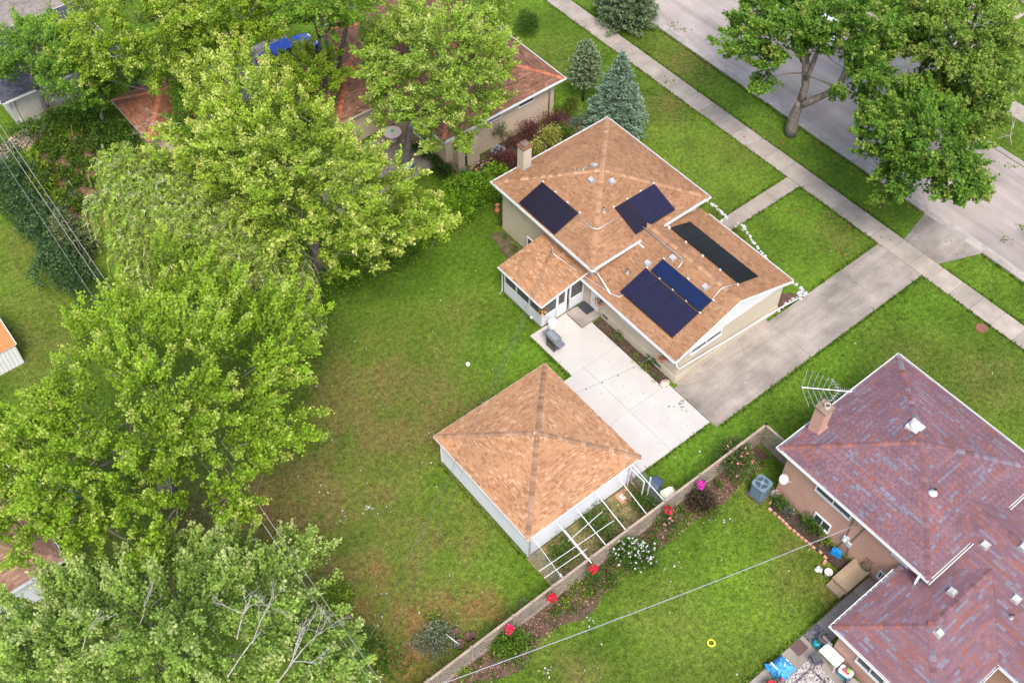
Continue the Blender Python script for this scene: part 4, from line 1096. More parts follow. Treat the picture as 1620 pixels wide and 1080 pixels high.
PAL_MAPLE = ((.056, .090, .008), (.150, .213, .021), (.29, .30, .09))
def foliage_arrays(lobes, dens, per, L, size, pal, g, asp=.72, squash=.72, up=.6, lift=.7, tips=.5, low=-.25):
    pts, dirs = [], []
    for c, r in lobes:
        n = int(dens * r * r)
        v = unit(g.normal(0, 1, (n, 3))); v[:, 2] = np.where(v[:, 2] < low, -v[:, 2], v[:, 2])
        rad = r * g.uniform(.45, 1.0, (n, 1)) ** .6
        pts.append(c + v * rad * np.array([1, 1, squash])); dirs.append(unit(v * np.array([1, 1, .6]) + np.array([0, 0, lift]) + g.normal(0, .28, (n, 3))))
    p, d = np.concatenate(pts), np.concatenate(dirs); S = len(p)
    LL = L * g.uniform(.6, 1.3, (S, 1, 1)); t = np.linspace(0, 1, per)[None, :, None] + g.uniform(-.06, .06, (S, per, 1))
    q = p[:, None] + d[:, None] * LL * t + g.normal(0, .07 + size * .35, (S, per, 3)) * (1.15 - .6 * t)
    dd = np.repeat(d[:, None], per, 1)
    vary = np.repeat(g.uniform(0, 1, (S, 1, 1)), per, 1)
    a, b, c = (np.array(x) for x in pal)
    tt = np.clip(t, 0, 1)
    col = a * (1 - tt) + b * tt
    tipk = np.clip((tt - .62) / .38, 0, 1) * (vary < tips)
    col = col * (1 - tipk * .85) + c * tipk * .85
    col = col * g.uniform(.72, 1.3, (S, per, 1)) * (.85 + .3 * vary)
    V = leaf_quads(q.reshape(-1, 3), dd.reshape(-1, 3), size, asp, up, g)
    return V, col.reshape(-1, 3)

def plume_arrays(lobes, axis, k, m, per, size, pal, g, tips=.6, asp=.72, plen=1.85, prad=.29):
    P, D, T, S = [], [], [], []
    for c, r in lobes:
        out = np.array([c[0] - axis[0], c[1] - axis[1], 0.0]); out = out / max(1.0, np.linalg.norm(out))
        kk = max(3, int(k * r * r / 1.7))
        d0 = unit(out * .8 + np.array([0, 0, .55]) + g.normal(0, .34, 3))
        for _ in range(kk):
            d = unit(d0 + g.normal(0, .26, 3)); L = r * plen * g.uniform(.65, 1.2)
            off = unit(g.normal(0, 1, 3)) * r * g.uniform(.15, .85) * np.array([1, 1, .55])
            s = c + off - d * L * .4; t = g.uniform(.05, 1, m) ** .8
            w = prad * r * (1.05 - .75 * t)
            rad = unit(np.cross(g.normal(0, 1, (m, 3)), d)) * (w * g.uniform(.3, 1, m))[:, None]
            P.append(s + d * (L * t)[:, None] + rad); D.append(unit(d + rad / (prad * r) * .9 + np.array([0, 0, .15]))); T.append(t); S.append(np.full(m, g.random()))
    P, D, T, S = np.concatenate(P), np.concatenate(D), np.concatenate(T), np.concatenate(S); n = len(P)
    q = P[:, None] + D[:, None] * (np.linspace(0, .34, per)[None, :, None]) * g.uniform(.6, 1.3, (n, 1, 1)) + g.normal(0, .055, (n, per, 3))
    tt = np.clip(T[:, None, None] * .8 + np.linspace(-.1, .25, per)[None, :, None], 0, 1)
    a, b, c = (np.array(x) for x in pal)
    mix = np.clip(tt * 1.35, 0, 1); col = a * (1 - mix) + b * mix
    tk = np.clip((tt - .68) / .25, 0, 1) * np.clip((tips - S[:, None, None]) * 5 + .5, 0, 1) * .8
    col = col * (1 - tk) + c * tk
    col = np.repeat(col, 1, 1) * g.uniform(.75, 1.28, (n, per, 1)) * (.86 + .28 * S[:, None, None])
    V = leaf_quads(q.reshape(-1, 3), np.repeat(D[:, None], per, 1).reshape(-1, 3), size, asp, .75, g)
    return V, col.reshape(-1, 3)

def curve(a, b, bend, n=6, g=rng):
    a, b = np.array(a, float), np.array(b, float)
    m = (a + b) / 2 + np.array(bend)
    t = np.linspace(0, 1, n)[:, None]
    return (1 - t) ** 2 * a + 2 * t * (1 - t) * m + t * t * b

BARK = (.17, .145, .125)
def wood(parent, base, lobes, r0, fork, g, col=BARK, fine=True, tr=None):
    """trunk, a limb into each bough and a few twigs, one mesh"""
    mb = MB(); base = np.array(base, float); fork = np.array(fork, float)
    n = 6
    pts = curve(base, fork, (g.uniform(-.2, .2), g.uniform(-.2, .2), 0), n)
    rs = [r0 * (1.5 if i == 0 else 1.0 - .35 * i / (n - 1)) for i in range(n)]
    mb.tube(pts, rs, 9, col)
    order = sorted(lobes, key=lambda q: np.linalg.norm(q[0] - fork))
    nodes = [(fork, r0 * .6)]
    for c, r in order:
        # grow from the nearest existing node that is lower and nearer the trunk
        best = min(nodes, key=lambda k: np.linalg.norm(k[0] - c) + (1.5 if k[0][2] > c[2] else 0) + .25 * np.linalg.norm(k[0] - fork))
        e = c - np.array([0, 0, r * .25]); rr = max(.03, best[1] * .72)
        pp = curve(best[0], e, (g.uniform(-.3, .3), g.uniform(-.3, .3), g.uniform(-.5, .3)), 5)
        mb.tube(pp, [rr, rr * .9, rr * .75, rr * .6, rr * .45], 6, col)
        nodes.append((e, rr * .62)); nodes.append((pp[2], rr * .75))
        if fine:
            for _ in range(2):
                v = unit(g.normal(0, 1, 3) + np.array([0, 0, .8])) * r * g.uniform(.7, 1.0); w_ = .016
                mb.tube(curve(e, e + v * np.array([1, 1, .8]), (0, 0, -.1), 3), [w_, w_ * .8, w_ * .4], 4, tuple(x * 1.4 for x in col), caps=False)
    return part('trunk', mb, M['bark'], parent, smooth=True)

def dead_wood(mb, p, d, L, r, depth, g, col):
    e = p + d * L
    mb.tube(curve(p, e, g.normal(0, L * .07, 3), 4), [r, r * .85, r * .7, r * .55], 5, col, caps=False)
    if depth <= 0: return
    for _ in range(g.integers(2, 4)):
        nd = unit(d + g.normal(0, .42, 3)); t = g.uniform(.45, 1.0)
        dead_wood(mb, p + d * L * t, nd, L * g.uniform(.45, .7), r * .6, depth - 1, g, col)

def tree(name, label, base_px, outline, ztop, zedge, r, n, seed, pal=PAL_MAPLE, dens=58, per=16, L=.62, size=.145, trunk=.28, fork_h=.45, group=None, low_n=8, tips=.5, extra=None, deadpx=(), asp=.75, pm=24):
    g = np.random.default_rng(seed)
    base = G(*base_px)
    lobes = lobes_from_outline(outline, ztop, zedge, r, n, seed)
    # shaded inner boughs lower down
    if low_n:
        cs = [lobes[i] for i in g.choice(len(lobes), min(low_n, len(lobes)), replace=False)]
        for c, rr in cs:
            q = c.copy(); q[2] = max(zedge * .7, c[2] - rr * 1.5); q[:2] = q[:2] * .9 + np.array(base[:2]) * .1; lobes.append((q, rr))
    t = thing(name, label, 'tree', base, 0, group)
    cen0 = np.mean([c for c, _ in lobes], 0)
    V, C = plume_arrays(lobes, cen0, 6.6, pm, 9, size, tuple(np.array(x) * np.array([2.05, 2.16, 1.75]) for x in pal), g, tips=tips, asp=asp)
    cen = np.mean([c for c, _ in lobes], 0)
    fork = np.array([base[0] * .75 + cen[0] * .25, base[1] * .75 + cen[1] * .25, max(2.0, ztop * fork_h * .75)])
    wood(t, base, lobes, trunk, fork, g)
    quads('crown', V, C, M['leaf'], t)
    if len(deadpx):
        for (px, py, z), (qx, qy, qz), rad, dep in deadpx:
            mb = MB(); p, q = np.array(G(px, py, z)), np.array(G(qx, qy, qz)); dead_wood(mb, p, unit(q - p), np.linalg.norm(q - p) * .62, rad * .6, dep + 1, g, (.36, .33, .295))
            part('dead_branch', mb, M['bark'], t, smooth=True)
    if extra: extra(t, g)
    return t, lobes

# the big maple on the left
tree('maple_tree', 'largest bright green maple at the left beside the back lawn', (262, 778),
     [(268, 378), (330, 395), (392, 425), (440, 440), (505, 462), (530, 560), (500, 610), (515, 655), (490, 715), (432, 765), (470, 790), (400, 830), (300, 850), (230, 900), (150, 880), (60, 900), (-40, 900), (-40, 660), (35, 605), (75, 525), (130, 490), (165, 440), (230, 400)],
     12.5, 6.0, 1.35, 96, 101, low_n=10, trunk=.38, tips=.5)
tree('maple_tree', 'grey green maple at the lower left corner with bleached dead branches', (300, 1030),
     [(90, 880), (190, 878), (250, 850), (330, 815), (395, 805), (390, 870), (470, 835), (535, 905), (480, 960), (545, 985), (590, 1050), (640, 1130), (-40, 1130), (-40, 960), (40, 930)],
     10.5, 5.0, 1.3, 82, 102, pal=((.058, .092, .018), (.155, .208, .052), (.31, .315, .16)), low_n=8, trunk=.3, tips=.5,
     deadpx=[((375, 1010, 9.5), (400, 920, 12.2), .055, 3), ((360, 1070, 9), (445, 955, 11), .06, 3), ((430, 1090, 8.2), (510, 985, 9.8), .075, 3), ((470, 1040, 8.5), (530, 975, 9.6), .04, 3), ((130, 1040, 9.5), (150, 960, 11.5), .04, 2), ((210, 1000, 10), (240, 930, 11.5), .03, 2)])
tree('maple_tree', 'yellow tipped maple in the middle left reaching over the hedge', (505, 425),
     [(222, 215), (300, 185), (275, 160), (300, 100), (340, 65), (405, 55), (470, 120), (505, 170), (560, 190), (620, 230), (660, 290), (718, 330), (712, 392), (645, 418), (560, 440), (500, 418), (440, 412), (380, 360), (330, 300), (222, 270)],
     12.0, 6.0, 1.25, 112, 103, pal=((.064, .096, .011), (.172, .222, .030), (.36, .34, .13)), low_n=6, trunk=.33, tips=.72)
tree('maple_tree', 'maple overhanging the brown roof next to the tan house wall', (640, 262),
     [(560, 60), (600, 25), (660, -5), (760, -40), (840, 15), (800, 60), (832, 140), (795, 170), (765, 205), (742, 232), (700, 243), (650, 215), (590, 200), (575, 130)],
     12.0, 6.0, 1.2, 80, 104, pal=((.062, .096, .014), (.160, .215, .035), (.31, .31, .12)), low_n=6, trunk=.3, tips=.55)
# trees across the top left
PT = ((.056, .090, .009), (.155, .210, .022), (.30, .30, .09))
tree('maple_tree', 'yellow green tree in the top left over the rust roofed shed', (215, 140), [(78, 100), (110, 20), (130, -50), (310, -50), (310, 60), (275, 125), (215, 150), (150, 125)], 11, 6, 1.25, 48, 105, pal=PT, low_n=4, tips=.6)
tree('maple_tree', 'leafy tree at the top edge left of the blue car', (370, 95), [(285, -50), (450, -50), (478, 20), (445, 72), (425, 85), (400, 60), (340, 80), (300, 120), (270, 80)], 11, 6, 1.2, 44, 106, pal=PT, low_n=4, tips=.5)
def bare_trunks(t, g):
    mb = MB()
    for a, z0, b, z1, r in [((530, 172), 0, (553, 20), 9, .20), ((497, 155), 0, (505, 60), 6, .17), ((505, 60), 6, (530, 25), 8.5, .09), ((505, 60), 6.0, (490, 0), 9, .08), ((553, 20), 9, (560, -40), 11, .13)]:
        p, q = np.array(G(*a, z0)), np.array(G(*b, z1)); mb.tube(curve(p, q, g.normal(0, .25, 3), 6), [r * (1 - .08 * i) for i in range(6)], 7, (.13, .115, .10))
    part('stem', mb, M['bark'], t, smooth=True)
tree('tall_tree', 'tall tree with bare dark trunks between the blue car and the brown roof', (530, 172), [(430, -50), (650, -50), (610, 20), (590, 35), (545, 45), (500, 66), (478, 40), (440, 70)], 13, 9, 1.05, 36, 107, pal=((.045, .085, .010), (.11, .175, .02), (.24, .26, .06)), low_n=0, tips=.3, extra=bare_trunks)
tree('young_tree', 'lighter green sapling crown in front of the brown shingles near the blue car', (470, 175), [(425, 112), (445, 90), (475, 74), (510, 66), (545, 90), (540, 150), (500, 172), (455, 165)], 6.5, 4.5, .8, 26, 108, pal=PT, low_n=0, tips=.3, trunk=.12)
tree('honey_locust_tree', 'fine leaved green tree over the charcoal roof at the far left', (80, 190), [(-40, 50), (20, 40), (70, 22), (115, 40), (130, 110), (125, 165), (75, 155), (40, 125), (-30, 125)], 9.5, 5.5, 1.1, 36, 109, pal=((.05, .095, .015), (.115, .185, .03), (.18, .24, .05)), low_n=3, size=.14, per=18, tips=.2)
tree('thicket_tree', 'dark leaning tree with pale dead twigs beside the rust roofed shed', (165, 215), [(130, 110), (180, 100), (260, 110), (190, 150), (165, 200), (140, 190)], 6, 3.5, .95, 12, 110, pal=((.045, .085, .014), (.10, .165, .024), (.17, .22, .05)), low_n=3, tips=.15, trunk=.15,
     deadpx=[((285, 195, 4.2), (215, 195, 4.8), .04, 3), ((270, 190, 4.2), (225, 172, 5.0), .03, 3), ((100, 160, 4), (85, 125, 6), .05, 2), ((75, 165, 3.6), (72, 120, 6), .045, 2), ((300, 200, 4), (200, 215, 4.4), .03, 2)])
tree('garden_tree', 'mid green small tree under the yellow maple next to the rust roof', (320, 205), [(255, 120), (330, 110), (395, 160), (380, 225), (310, 235), (262, 200)], 6.0, 3.5, 1.0, 12, 111, pal=((.05, .10, .012), (.105, .185, .022), (.2, .25, .05)), low_n=3, tips=.2, trunk=.15)
# street trees
PS = ((.040, .080, .014), (.085, .145, .022), (.19, .215, .05))
def street_limbs(t, g):
    mb = MB()
    for a, z0, b, z1, r0_, r1_ in [((1250, 212), 0, (1268, 158), 3.2, .42, .29), ((1268, 158), 3.2, (1277, 100), 6.2, .28, .17), ((1277, 100), 6.2, (1276, 20), 9.2, .17, .10), ((1270, 165), 3.0, (1325, 140), 5.0, .27, .19), ((1325, 140), 5, (1340, 70), 8.0, .19, .10), ((1275, 125), 5.2, (1300, 60), 8.4, .14, .08), ((1268, 98), 5.5, (1238, 72), 7, .09, .05)]:
        p, q = np.array(G(*a, z0)), np.array(G(*b, z1)); mb.tube(curve(p, q, g.normal(0, .2, 3), 6), list(np.linspace(r0_, r1_, 6)), 9, (.20, .165, .135))
    part('limb', mb, M['bark'], t, smooth=True)
tree('street_maple', 'street maple with forked trunk standing in the grass strip by the road', (1250, 212),
     [(1165, 10), (1190, -40), (1440, -50), (1455, 60), (1415, 110), (1380, 155), (1345, 178), (1318, 172), (1330, 120), (1300, 95), (1255, 105), (1238, 128), (1195, 105), (1160, 108), (1140, 88), (1150, 50)],
     11.5, 6.3, 1.1, 76, 112, pal=PS, low_n=3, tips=.4, trunk=.3, extra=street_limbs, size=.2)
tree('street_maple', 'lower street maple whose short trunk stands nearest the driveway apron', (1392, 316),
     [(1345, 195), (1372, 165), (1420, 128), (1500, 125), (1548, 170), (1545, 235), (1566, 285), (1535, 335), (1500, 315), (1440, 300), (1425, 330), (1400, 290), (1362, 250)],
     10.0, 4.6, 1.1, 70, 113, pal=PS, low_n=4, tips=.45, trunk=.3, size=.2)
tree('far_street_tree', 'tree across the street at the top right with lighter olive leaves', (1500, 155),
     [(1400, -50), (1605, -50), (1612, 130), (1592, 215), (1545, 225), (1500, 150), (1440, 120), (1420, 60)],
     11, 5.0, 1.25, 84, 114, pal=((.055, .095, .018), (.115, .165, .03), (.22, .23, .07)), low_n=4, tips=.45, size=.2,
     deadpx=[((1590, 190, 5), (1608, 140, 7.5), .05, 3), ((1600, 230, 3), (1606, 170, 5.5), .05, 2), ((1530, 60, 10), (1555, 20, 12), .04, 2)])

# conifers
def conifer(name, label, base_px, h, rad, z0, col, tipcol, seed, tr=.1, nb=26, shape=1.0, m=None, group=None, needle=.2):
    g = np.random.default_rng(seed); base = np.array(G(*base_px)); t = thing(name, label, 'tree', base, 0, group)
    mb = MB(); mb.tube([base, base + (0, 0, h * .5), base + (0, 0, h * .97)], [tr, tr * .7, .02], 7, (.16, .12, .09)); P, D, C = [], [], []
    zs = np.linspace(z0, h * .97, int((h - z0) * 5.2))
    for z in zs:
        f = (1 - (z - z0) / (h - z0)) ** shape; Lb = max(.12, rad * f)
        k = max(5, int(nb * (.3 + .7 * f) * .55)); a0 = g.uniform(0, 6.28)
        for i in range(k):
            a = a0 + 6.283 * i / k + g.normal(0, .12); L_ = Lb * g.uniform(.75, 1.12)
            d = np.array([math.cos(a), math.sin(a), 0]); n = max(3, int(L_ / .10))
            t_ = np.linspace(.15, 1, n)[:, None]
            p = base + np.array([0, 0, z]) + d * L_ * t_ + np.array([0, 0, 1]) * (-.30 * t_ + .32 * t_ ** 2) * L_ * .6
            side = np.array([-d[1], d[0], 0])
            for s in (-1, 0, 1):
                w = (1.15 - t_) * L_ * .34 * s
                q = p + side * w + g.normal(0, .035, p.shape); P.append(q); D.append(np.repeat((d * .9 + side * .5 * s + np.array([0, 0, .15]))[None], n, 0))
                C.append((np.array(col) * (1 - t_) + np.array(tipcol) * t_) * 1.35 * g.uniform(.7, 1.25, (n, 1)))
            if i % 3 == 0: mb.tube([base + (0, 0, z), p[-1] - d * .1], [.02, .008], 4, (.15, .11, .08), caps=False)
    P, D, C = np.concatenate(P), np.concatenate(D), np.concatenate(C)
    part('trunk', mb, M['bark'], t, smooth=True)
    V = np.concatenate([leaf_quads(P, D, needle, .34, .5, g), leaf_quads(P + g.normal(0, .04, P.shape), D, needle, .34, .2, g)]); C = np.concatenate([C, C * .85])
    quads('crown', V, C, M['needle'], t); return t
conifer('blue_spruce', 'broad blue green spruce on the front lawn behind the orange roof peak', (972, 206), 6.6, 2.3, .25, (.060, .105, .062), (.155, .225, .15), 201, .14, 34, .78)
conifer('small_spruce', 'small spruce with a bare stem shaped like a lollipop left of the blue spruce', (922, 160), 5.1, 1.25, 2.1, (.065, .10, .045), (.155, .21, .10), 202, .08, 24, .34)
conifer('pine_tree', 'bushy dark pine in the grass strip at the top edge by the road', (988, 30), 5.5, 2.5, .4, (.045, .08, .035), (.11, .155, .07), 203, .15, 30, .6, needle=.26)
conifer('small_pine', 'dark olive young pine beside the long hedge at the left', (122, 402), 4.0, 1.75, .3, (.055, .08, .028), (.115, .145, .055), 204, .09, 24, .7)

# willow
def willow():
    g = np.random.default_rng(301); base = np.array(G(330, 450)); t = thing('weeping_willow', 'pale weeping willow with drooping strands between the maples', 'tree', base)
    lob = lobes_from_outline([(150, 240), (205, 230), (285, 255), (380, 305), (455, 375), (500, 440), (505, 500), (440, 520), (380, 470), (300, 420), (230, 440), (190, 420), (180, 370), (150, 330)], 8.2, 5.2, 1.1, 52, 301)
    wood(t, base, lob, .3, np.array([base[0], base[1], 3.2]), g, col=(.22, .175, .10), fine=False)
    V, C = [], []
    mb = MB()
    for c, r in lob:
        for _ in range(int(80 * r * r)):
            v = unit(g.normal(0, 1, 3)); v[2] = abs(v[2]); s = c + v * r * np.array([1, 1, .7]) * g.uniform(.4, 1)
            out = np.array([v[0], v[1], 0]); out = unit(out + g.normal(0, .25, 3) * [1, 1, 0]); Lh, Lv = g.uniform(.3, .9), g.uniform(1.2, min(3.4, s[2] - .4)); n = 30
            tt = np.linspace(0, 1, n)[:, None]
            p = s + out * Lh * np.sqrt(tt) + np.array([0, 0, .35]) * np.sin(tt * 3.14) * (1 - tt) - np.array([0, 0, 1]) * Lv * tt ** 1.5 + g.normal(0, .03, (n, 3))
            if g.random() < .35: mb.tube(p[::6], .011, 3, (.42, .34, .12), caps=False)
            d = np.gradient(p, axis=0); V.append(leaf_quads(p, unit(d), .30, .20, .35, g))
            base_c = np.array((.44, .60, .10)) if g.random() < .75 else np.array((.58, .64, .28))
            C.append(base_c * g.uniform(.45, 1.15) * g.uniform(.85, 1.15, (n, 1)))
    part('twigs', mb, M['bark'], t)
    quads('crown', np.concatenate(V), np.concatenate(C), M['leaf'], t)
willow()

# shrubs and hedges
def shrub(name, label, px, py, r, h, pal, seed, cat='shrub', flowers=None, dens=150, size=.11, per=8, n=None, group=None, lift=.7, asp=.6, L=None, at=None, z0=0.0, stem=True):
    g = np.random.default_rng(seed); base = np.array(at if at is not None else G(px, py, z0), float); t = thing(name, label, cat, base, 0, group)
    n = n or max(2, int(4 * r / .5)); lob = []
    for i in range(n):
        a, q = g.uniform(0, 6.28), r * .55 * math.sqrt(g.random()); rr = r * g.uniform(.42, .6)
        lob.append((base + np.array([q * math.cos(a), q * math.sin(a), max(rr * .5, h * g.uniform(.35, .72))]), rr))
    pal = tuple(np.array(x) * 1.4 for x in pal)
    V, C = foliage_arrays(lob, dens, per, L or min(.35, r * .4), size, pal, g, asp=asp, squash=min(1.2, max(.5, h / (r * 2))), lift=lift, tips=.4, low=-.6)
    k = V[:, :, 2].min(1) > base[2] + .01
    if stem:
        mb = MB()
        for c, rr in lob[:6]: mb.tube([base, (base + c) / 2 + g.normal(0, .04, 3), c], [.025, .018, .01], 4, (.13, .10, .07), caps=False)
        part('stem', mb, M['bark'], t)
    quads('foliage', V[k], C[k], M['leaf'], t)
    if flowers:
        fc, cnt, fs = flowers
        top = V[k].mean(1); sel = g.choice(len(top), min(cnt, len(top)), p=(lambda w: w / w.sum())(np.clip(top[:, 2] - base[2] - h * .25, .01, 9) ** 1.5), replace=False); FV, FC = [], []
        for p in top[sel]:
            p = p + unit(p - base) * .06
            for _ in range(5):
                FV.append(leaf_quads((p + g.normal(0, fs * .25, 3))[None], np.array([[g.normal(), g.normal(), .2]]), fs, .9, 1.0, g)); FC.append(np.array(fc[g.integers(len(fc))]) * g.uniform(.85, 1.1))
        o = quads('blossoms', np.concatenate(FV), np.array(FC), M['petal'], t); o['kind'] = 'stuff'
    return t
GRN = ((.035, .075, .010), (.08, .155, .018), (.14, .22, .03))
LIM = ((.08, .14, .012), (.19, .28, .02), (.30, .36, .06))
DKG = ((.022, .050, .012), (.05, .095, .02), (.08, .13, .03))
RED = ((.055, .022, .022), (.13, .045, .045), (.19, .075, .065))
YEL = ((.15, .18, .03), (.36, .36, .07), (.52, .50, .18))
GRY = ((.07, .10, .065), (.16, .20, .14), (.24, .27, .20))
def hedge(name, label, pts, r, h, pal, seed, dens=110, size=.13, cat='hedge', n=2.2):
    g = np.random.default_rng(seed); P = [np.array(G(*p)) for p in pts]; t = thing(name, label, cat, P[0]); lob = []
    mb = MB()
    for a, b in zip(P[:-1], P[1:]):
        k = int(np.linalg.norm(b - a) * n) + 1
        for i in range(k):
            c = a + (b - a) * (i + g.random()) / k + np.array([g.normal(0, r * .3), g.normal(0, r * .3), 0]); rr = r * g.uniform(.6, .95)
            lob.append((c + np.array([0, 0, h * g.uniform(.45, .8)]), rr)); mb.tube([c, c + (0, 0, h * .7)], [.03, .015], 4, (.12, .095, .07), caps=False)
    pal = tuple(np.array(x) * 1.45 for x in pal)
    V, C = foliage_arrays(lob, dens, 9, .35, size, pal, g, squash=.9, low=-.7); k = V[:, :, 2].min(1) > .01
    part('stem', mb, M['bark'], t); quads('foliage', V[k], C[k], M['leaf'], t); return t
hedge('hedge', 'bright green hedge between the two back yards by the house corner', [(662, 388), (690, 368), (735, 342), (784, 308)], 1.15, 1.8, ((.06, .12, .008), (.15, .28, .016), (.24, .36, .035)), 401, 120, .14)
hedge('hedge', 'shady clipped hedge running under the yellow tipped maple to the lawn', [(505, 487), (560, 452), (620, 425), (672, 392)], 1.0, 1.7, ((.05, .10, .008), (.125, .22, .016), (.20, .30, .03)), 402, 120, .12)
hedge('hedge', 'long dark hedge along the overhead lines at the left', [(5, 275), (40, 335), (85, 400), (120, 450), (150, 500)], 1.25, 2.4, ((.03, .065, .020), (.07, .125, .045), (.125, .19, .075)), 403, 80, .15, n=1.6)
hedge('thicket', 'tangle of green bushes in front of the grey sided house', [(45, 235), (85, 215), (130, 200), (165, 175)], 1.0, 1.7, GRN, 404, 90, .16, cat='bushes', n=1.4)
hedge('thicket', 'leafy undergrowth below the rust roofed shed', [(150, 250), (185, 225), (215, 255), (195, 300)], 1.0, 1.8, GRN, 405, 90, .16, cat='bushes', n=1.5)
hedge('thicket', 'sunlit lime bushes at the left edge of the vegetable plot', [(38, 262), (55, 285), (75, 300)], .75, 1.1, LIM, 406, 110, .17, cat='bushes', n=1.8)
hedge('thicket', 'low undergrowth at the lower left end of the lattice fence', [(540, 1020), (590, 1040), (640, 1060)], .8, 1.0, GRN, 407, 80, .14, cat='bushes', n=1.2)
shrub('clipped_shrub', 'round clipped shrub on the lawn beyond the brown roof corner', 832, 52, 1.0, 1.7, GRN, 501, dens=420, size=.08, lift=.1, L=.14)
shrub('globe_arborvitae', 'rounded golden green evergreen by the tan house corner', 901, 188, .72, 1.9, ((.05, .075, .008), (.11, .14, .018), (.17, .19, .03)), 502, dens=420, size=.08, lift=.2, L=.14)
shrub('barberry_shrub', 'largest burgundy barberry next to the grey air conditioner', 803, 272, 1.15, 1.35, RED, 503, dens=170, size=.09)
shrub('barberry_shrub', 'burgundy barberry against the tan wall left of the variegated shrub', 838, 222, .85, 1.5, RED, 504, dens=190, size=.09)
shrub('barberry_shrub', 'burgundy barberry behind the yellow shrub near the evergreen', 876, 203, .85, 1.3, RED, 505, dens=190, size=.09)
shrub('barberry_shrub', 'thin burgundy barberry between the air conditioner and the chimney', 817, 238, .8, 1.2, RED, 506, dens=120, size=.09)
shrub('variegated_shrub', 'tall cream and yellow leaved shrub behind the orange roof edge', 867, 238, .85, 1.9, YEL, 507, dens=170, size=.16, per=7, asp=.35)
shrub('variegated_shrub', 'lower cream leaved shrub right beside the house chimney', 850, 248, .7, 1.2, YEL, 508, dens=170, size=.15, per=7, asp=.4)
shrub('green_shrub', 'light green shrub between the spruce and the variegated shrub', 893, 222, .8, 1.1, GRN, 509, dens=140)
shrub('green_shrub', 'pale bush at the foot of the tan house corner downspout', 880, 178, .55, .8, LIM, 510, dens=160)
shrub('yucca_plant', 'blue grey spiky plant next to the golden evergreen', 908, 200, .55, .7, GRY, 511, cat='plant', size=.34, asp=.12, dens=120, lift=.3, stem=False)
shrub('leafy_sapling', 'green sapling leaning on the tan wall above the air conditioner', 795, 225, .45, 1.0, GRN, 512, dens=150)
shrub('wall_vine', 'sprawling vine with bare twigs on the tan brick wall', 0, 0, .9, 1.1, ((.05, .09, .02), (.10, .15, .04), (.15, .2, .06)), 513, cat='vine', dens=60, at=(35.6, 44.3, .9))
shrub('dark_shrub', 'dark evergreen bush by the patio wall of the tan house, the upper of two', 668, 243, .8, .9, DKG, 514, dens=150)
shrub('dark_shrub', 'dark evergreen bush by the tan house, the lower of two', 690, 262, .8, .9, DKG, 515, dens=150)
shrub('dark_shrub', 'rounded dark bush left of the daylily clump', 702, 280, .75, 1.0, DKG, 516, dens=170)
shrub('daylily', 'arching light green daylily clump with orange blooms behind it', 722, 297, .7, .75, LIM, 517, cat='plant', size=.42, asp=.1, dens=110, lift=.5, flowers=([(.85, .28, .02)], 4, .18), stem=False)
shrub('meadow_plant', 'feathery grey green plants below the tan chimney', 742, 290, .8, .8, GRY, 518, cat='plant', dens=120, flowers=([(.85, .30, .02)], 3, .14))
shrub('phlox', 'pink flowering plant at the corner of the tan chimney', 768, 268, .55, .8, GRN, 519, cat='plant', flowers=([(.75, .25, .5), (.8, .4, .6)], 14, .12))
shrub('pale_perennial', 'pale cream leaved plant in front of the daylily', 728, 312, .55, .5, YEL, 520, cat='plant', dens=90)
for i, (px, py, r_, h_, p_, lab) in enumerate([(70, 275, .7, .8, LIM, 'lime green squash leaves nearest the long hedge'), (82, 298, .7, .6, LIM, 'lime green low crop in the middle of the vegetable plot'), (95, 318, .7, .5, LIM, 'lime green leaves at the lower end of the vegetable plot'), (108, 282, .5, .9, GRN, 'staked tomato plant left of the bare soil strip'), (125, 265, .55, .9, GRN, 'staked tomato plant at the top of the vegetable plot'),
        (132, 295, .55, .8, GRN, 'bushy bean plant in the centre of the vegetable plot'), (150, 300, .6, .9, GRN, 'dark bean plant beside the willow'), (118, 318, .5, .6, GRY, 'grey green herb clump at the foot of the vegetable plot'), (92, 255, .5, .8, GRN, 'leafy plant beside a wooden stake in the plot'), (145, 268, .6, .8, GRN, 'green plant below the rust roofed shed undergrowth')]):
    shrub('vegetable_plant', lab, px, py, r_, h_, p_, 530 + i, cat='plant', group='plants in the vegetable plot', dens=110, size=.17)
g9 = np.random.default_rng(9); lob9 = []
for _ in range(95):
    x_, y_ = g9.uniform(8.8, 15.6), g9.uniform(54.5, 63.2)
    if (x_ - 12.6) ** 2 / 1.2 + (y_ - 57.6) ** 2 / 2.6 > 1: r9 = g9.uniform(.25, .5); lob9.append((np.array([x_, y_, r9 * .6]), r9))
V9, C9 = foliage_arrays(lob9, 130, 8, .3, .15, ((.05, .10, .012), (.13, .23, .025), (.24, .32, .05)), g9)
o9 = quads('garden_greens', V9, C9 * g9.uniform(.8, 1.2, (len(C9), 1)), M['leaf']); o9['kind'] = 'stuff'
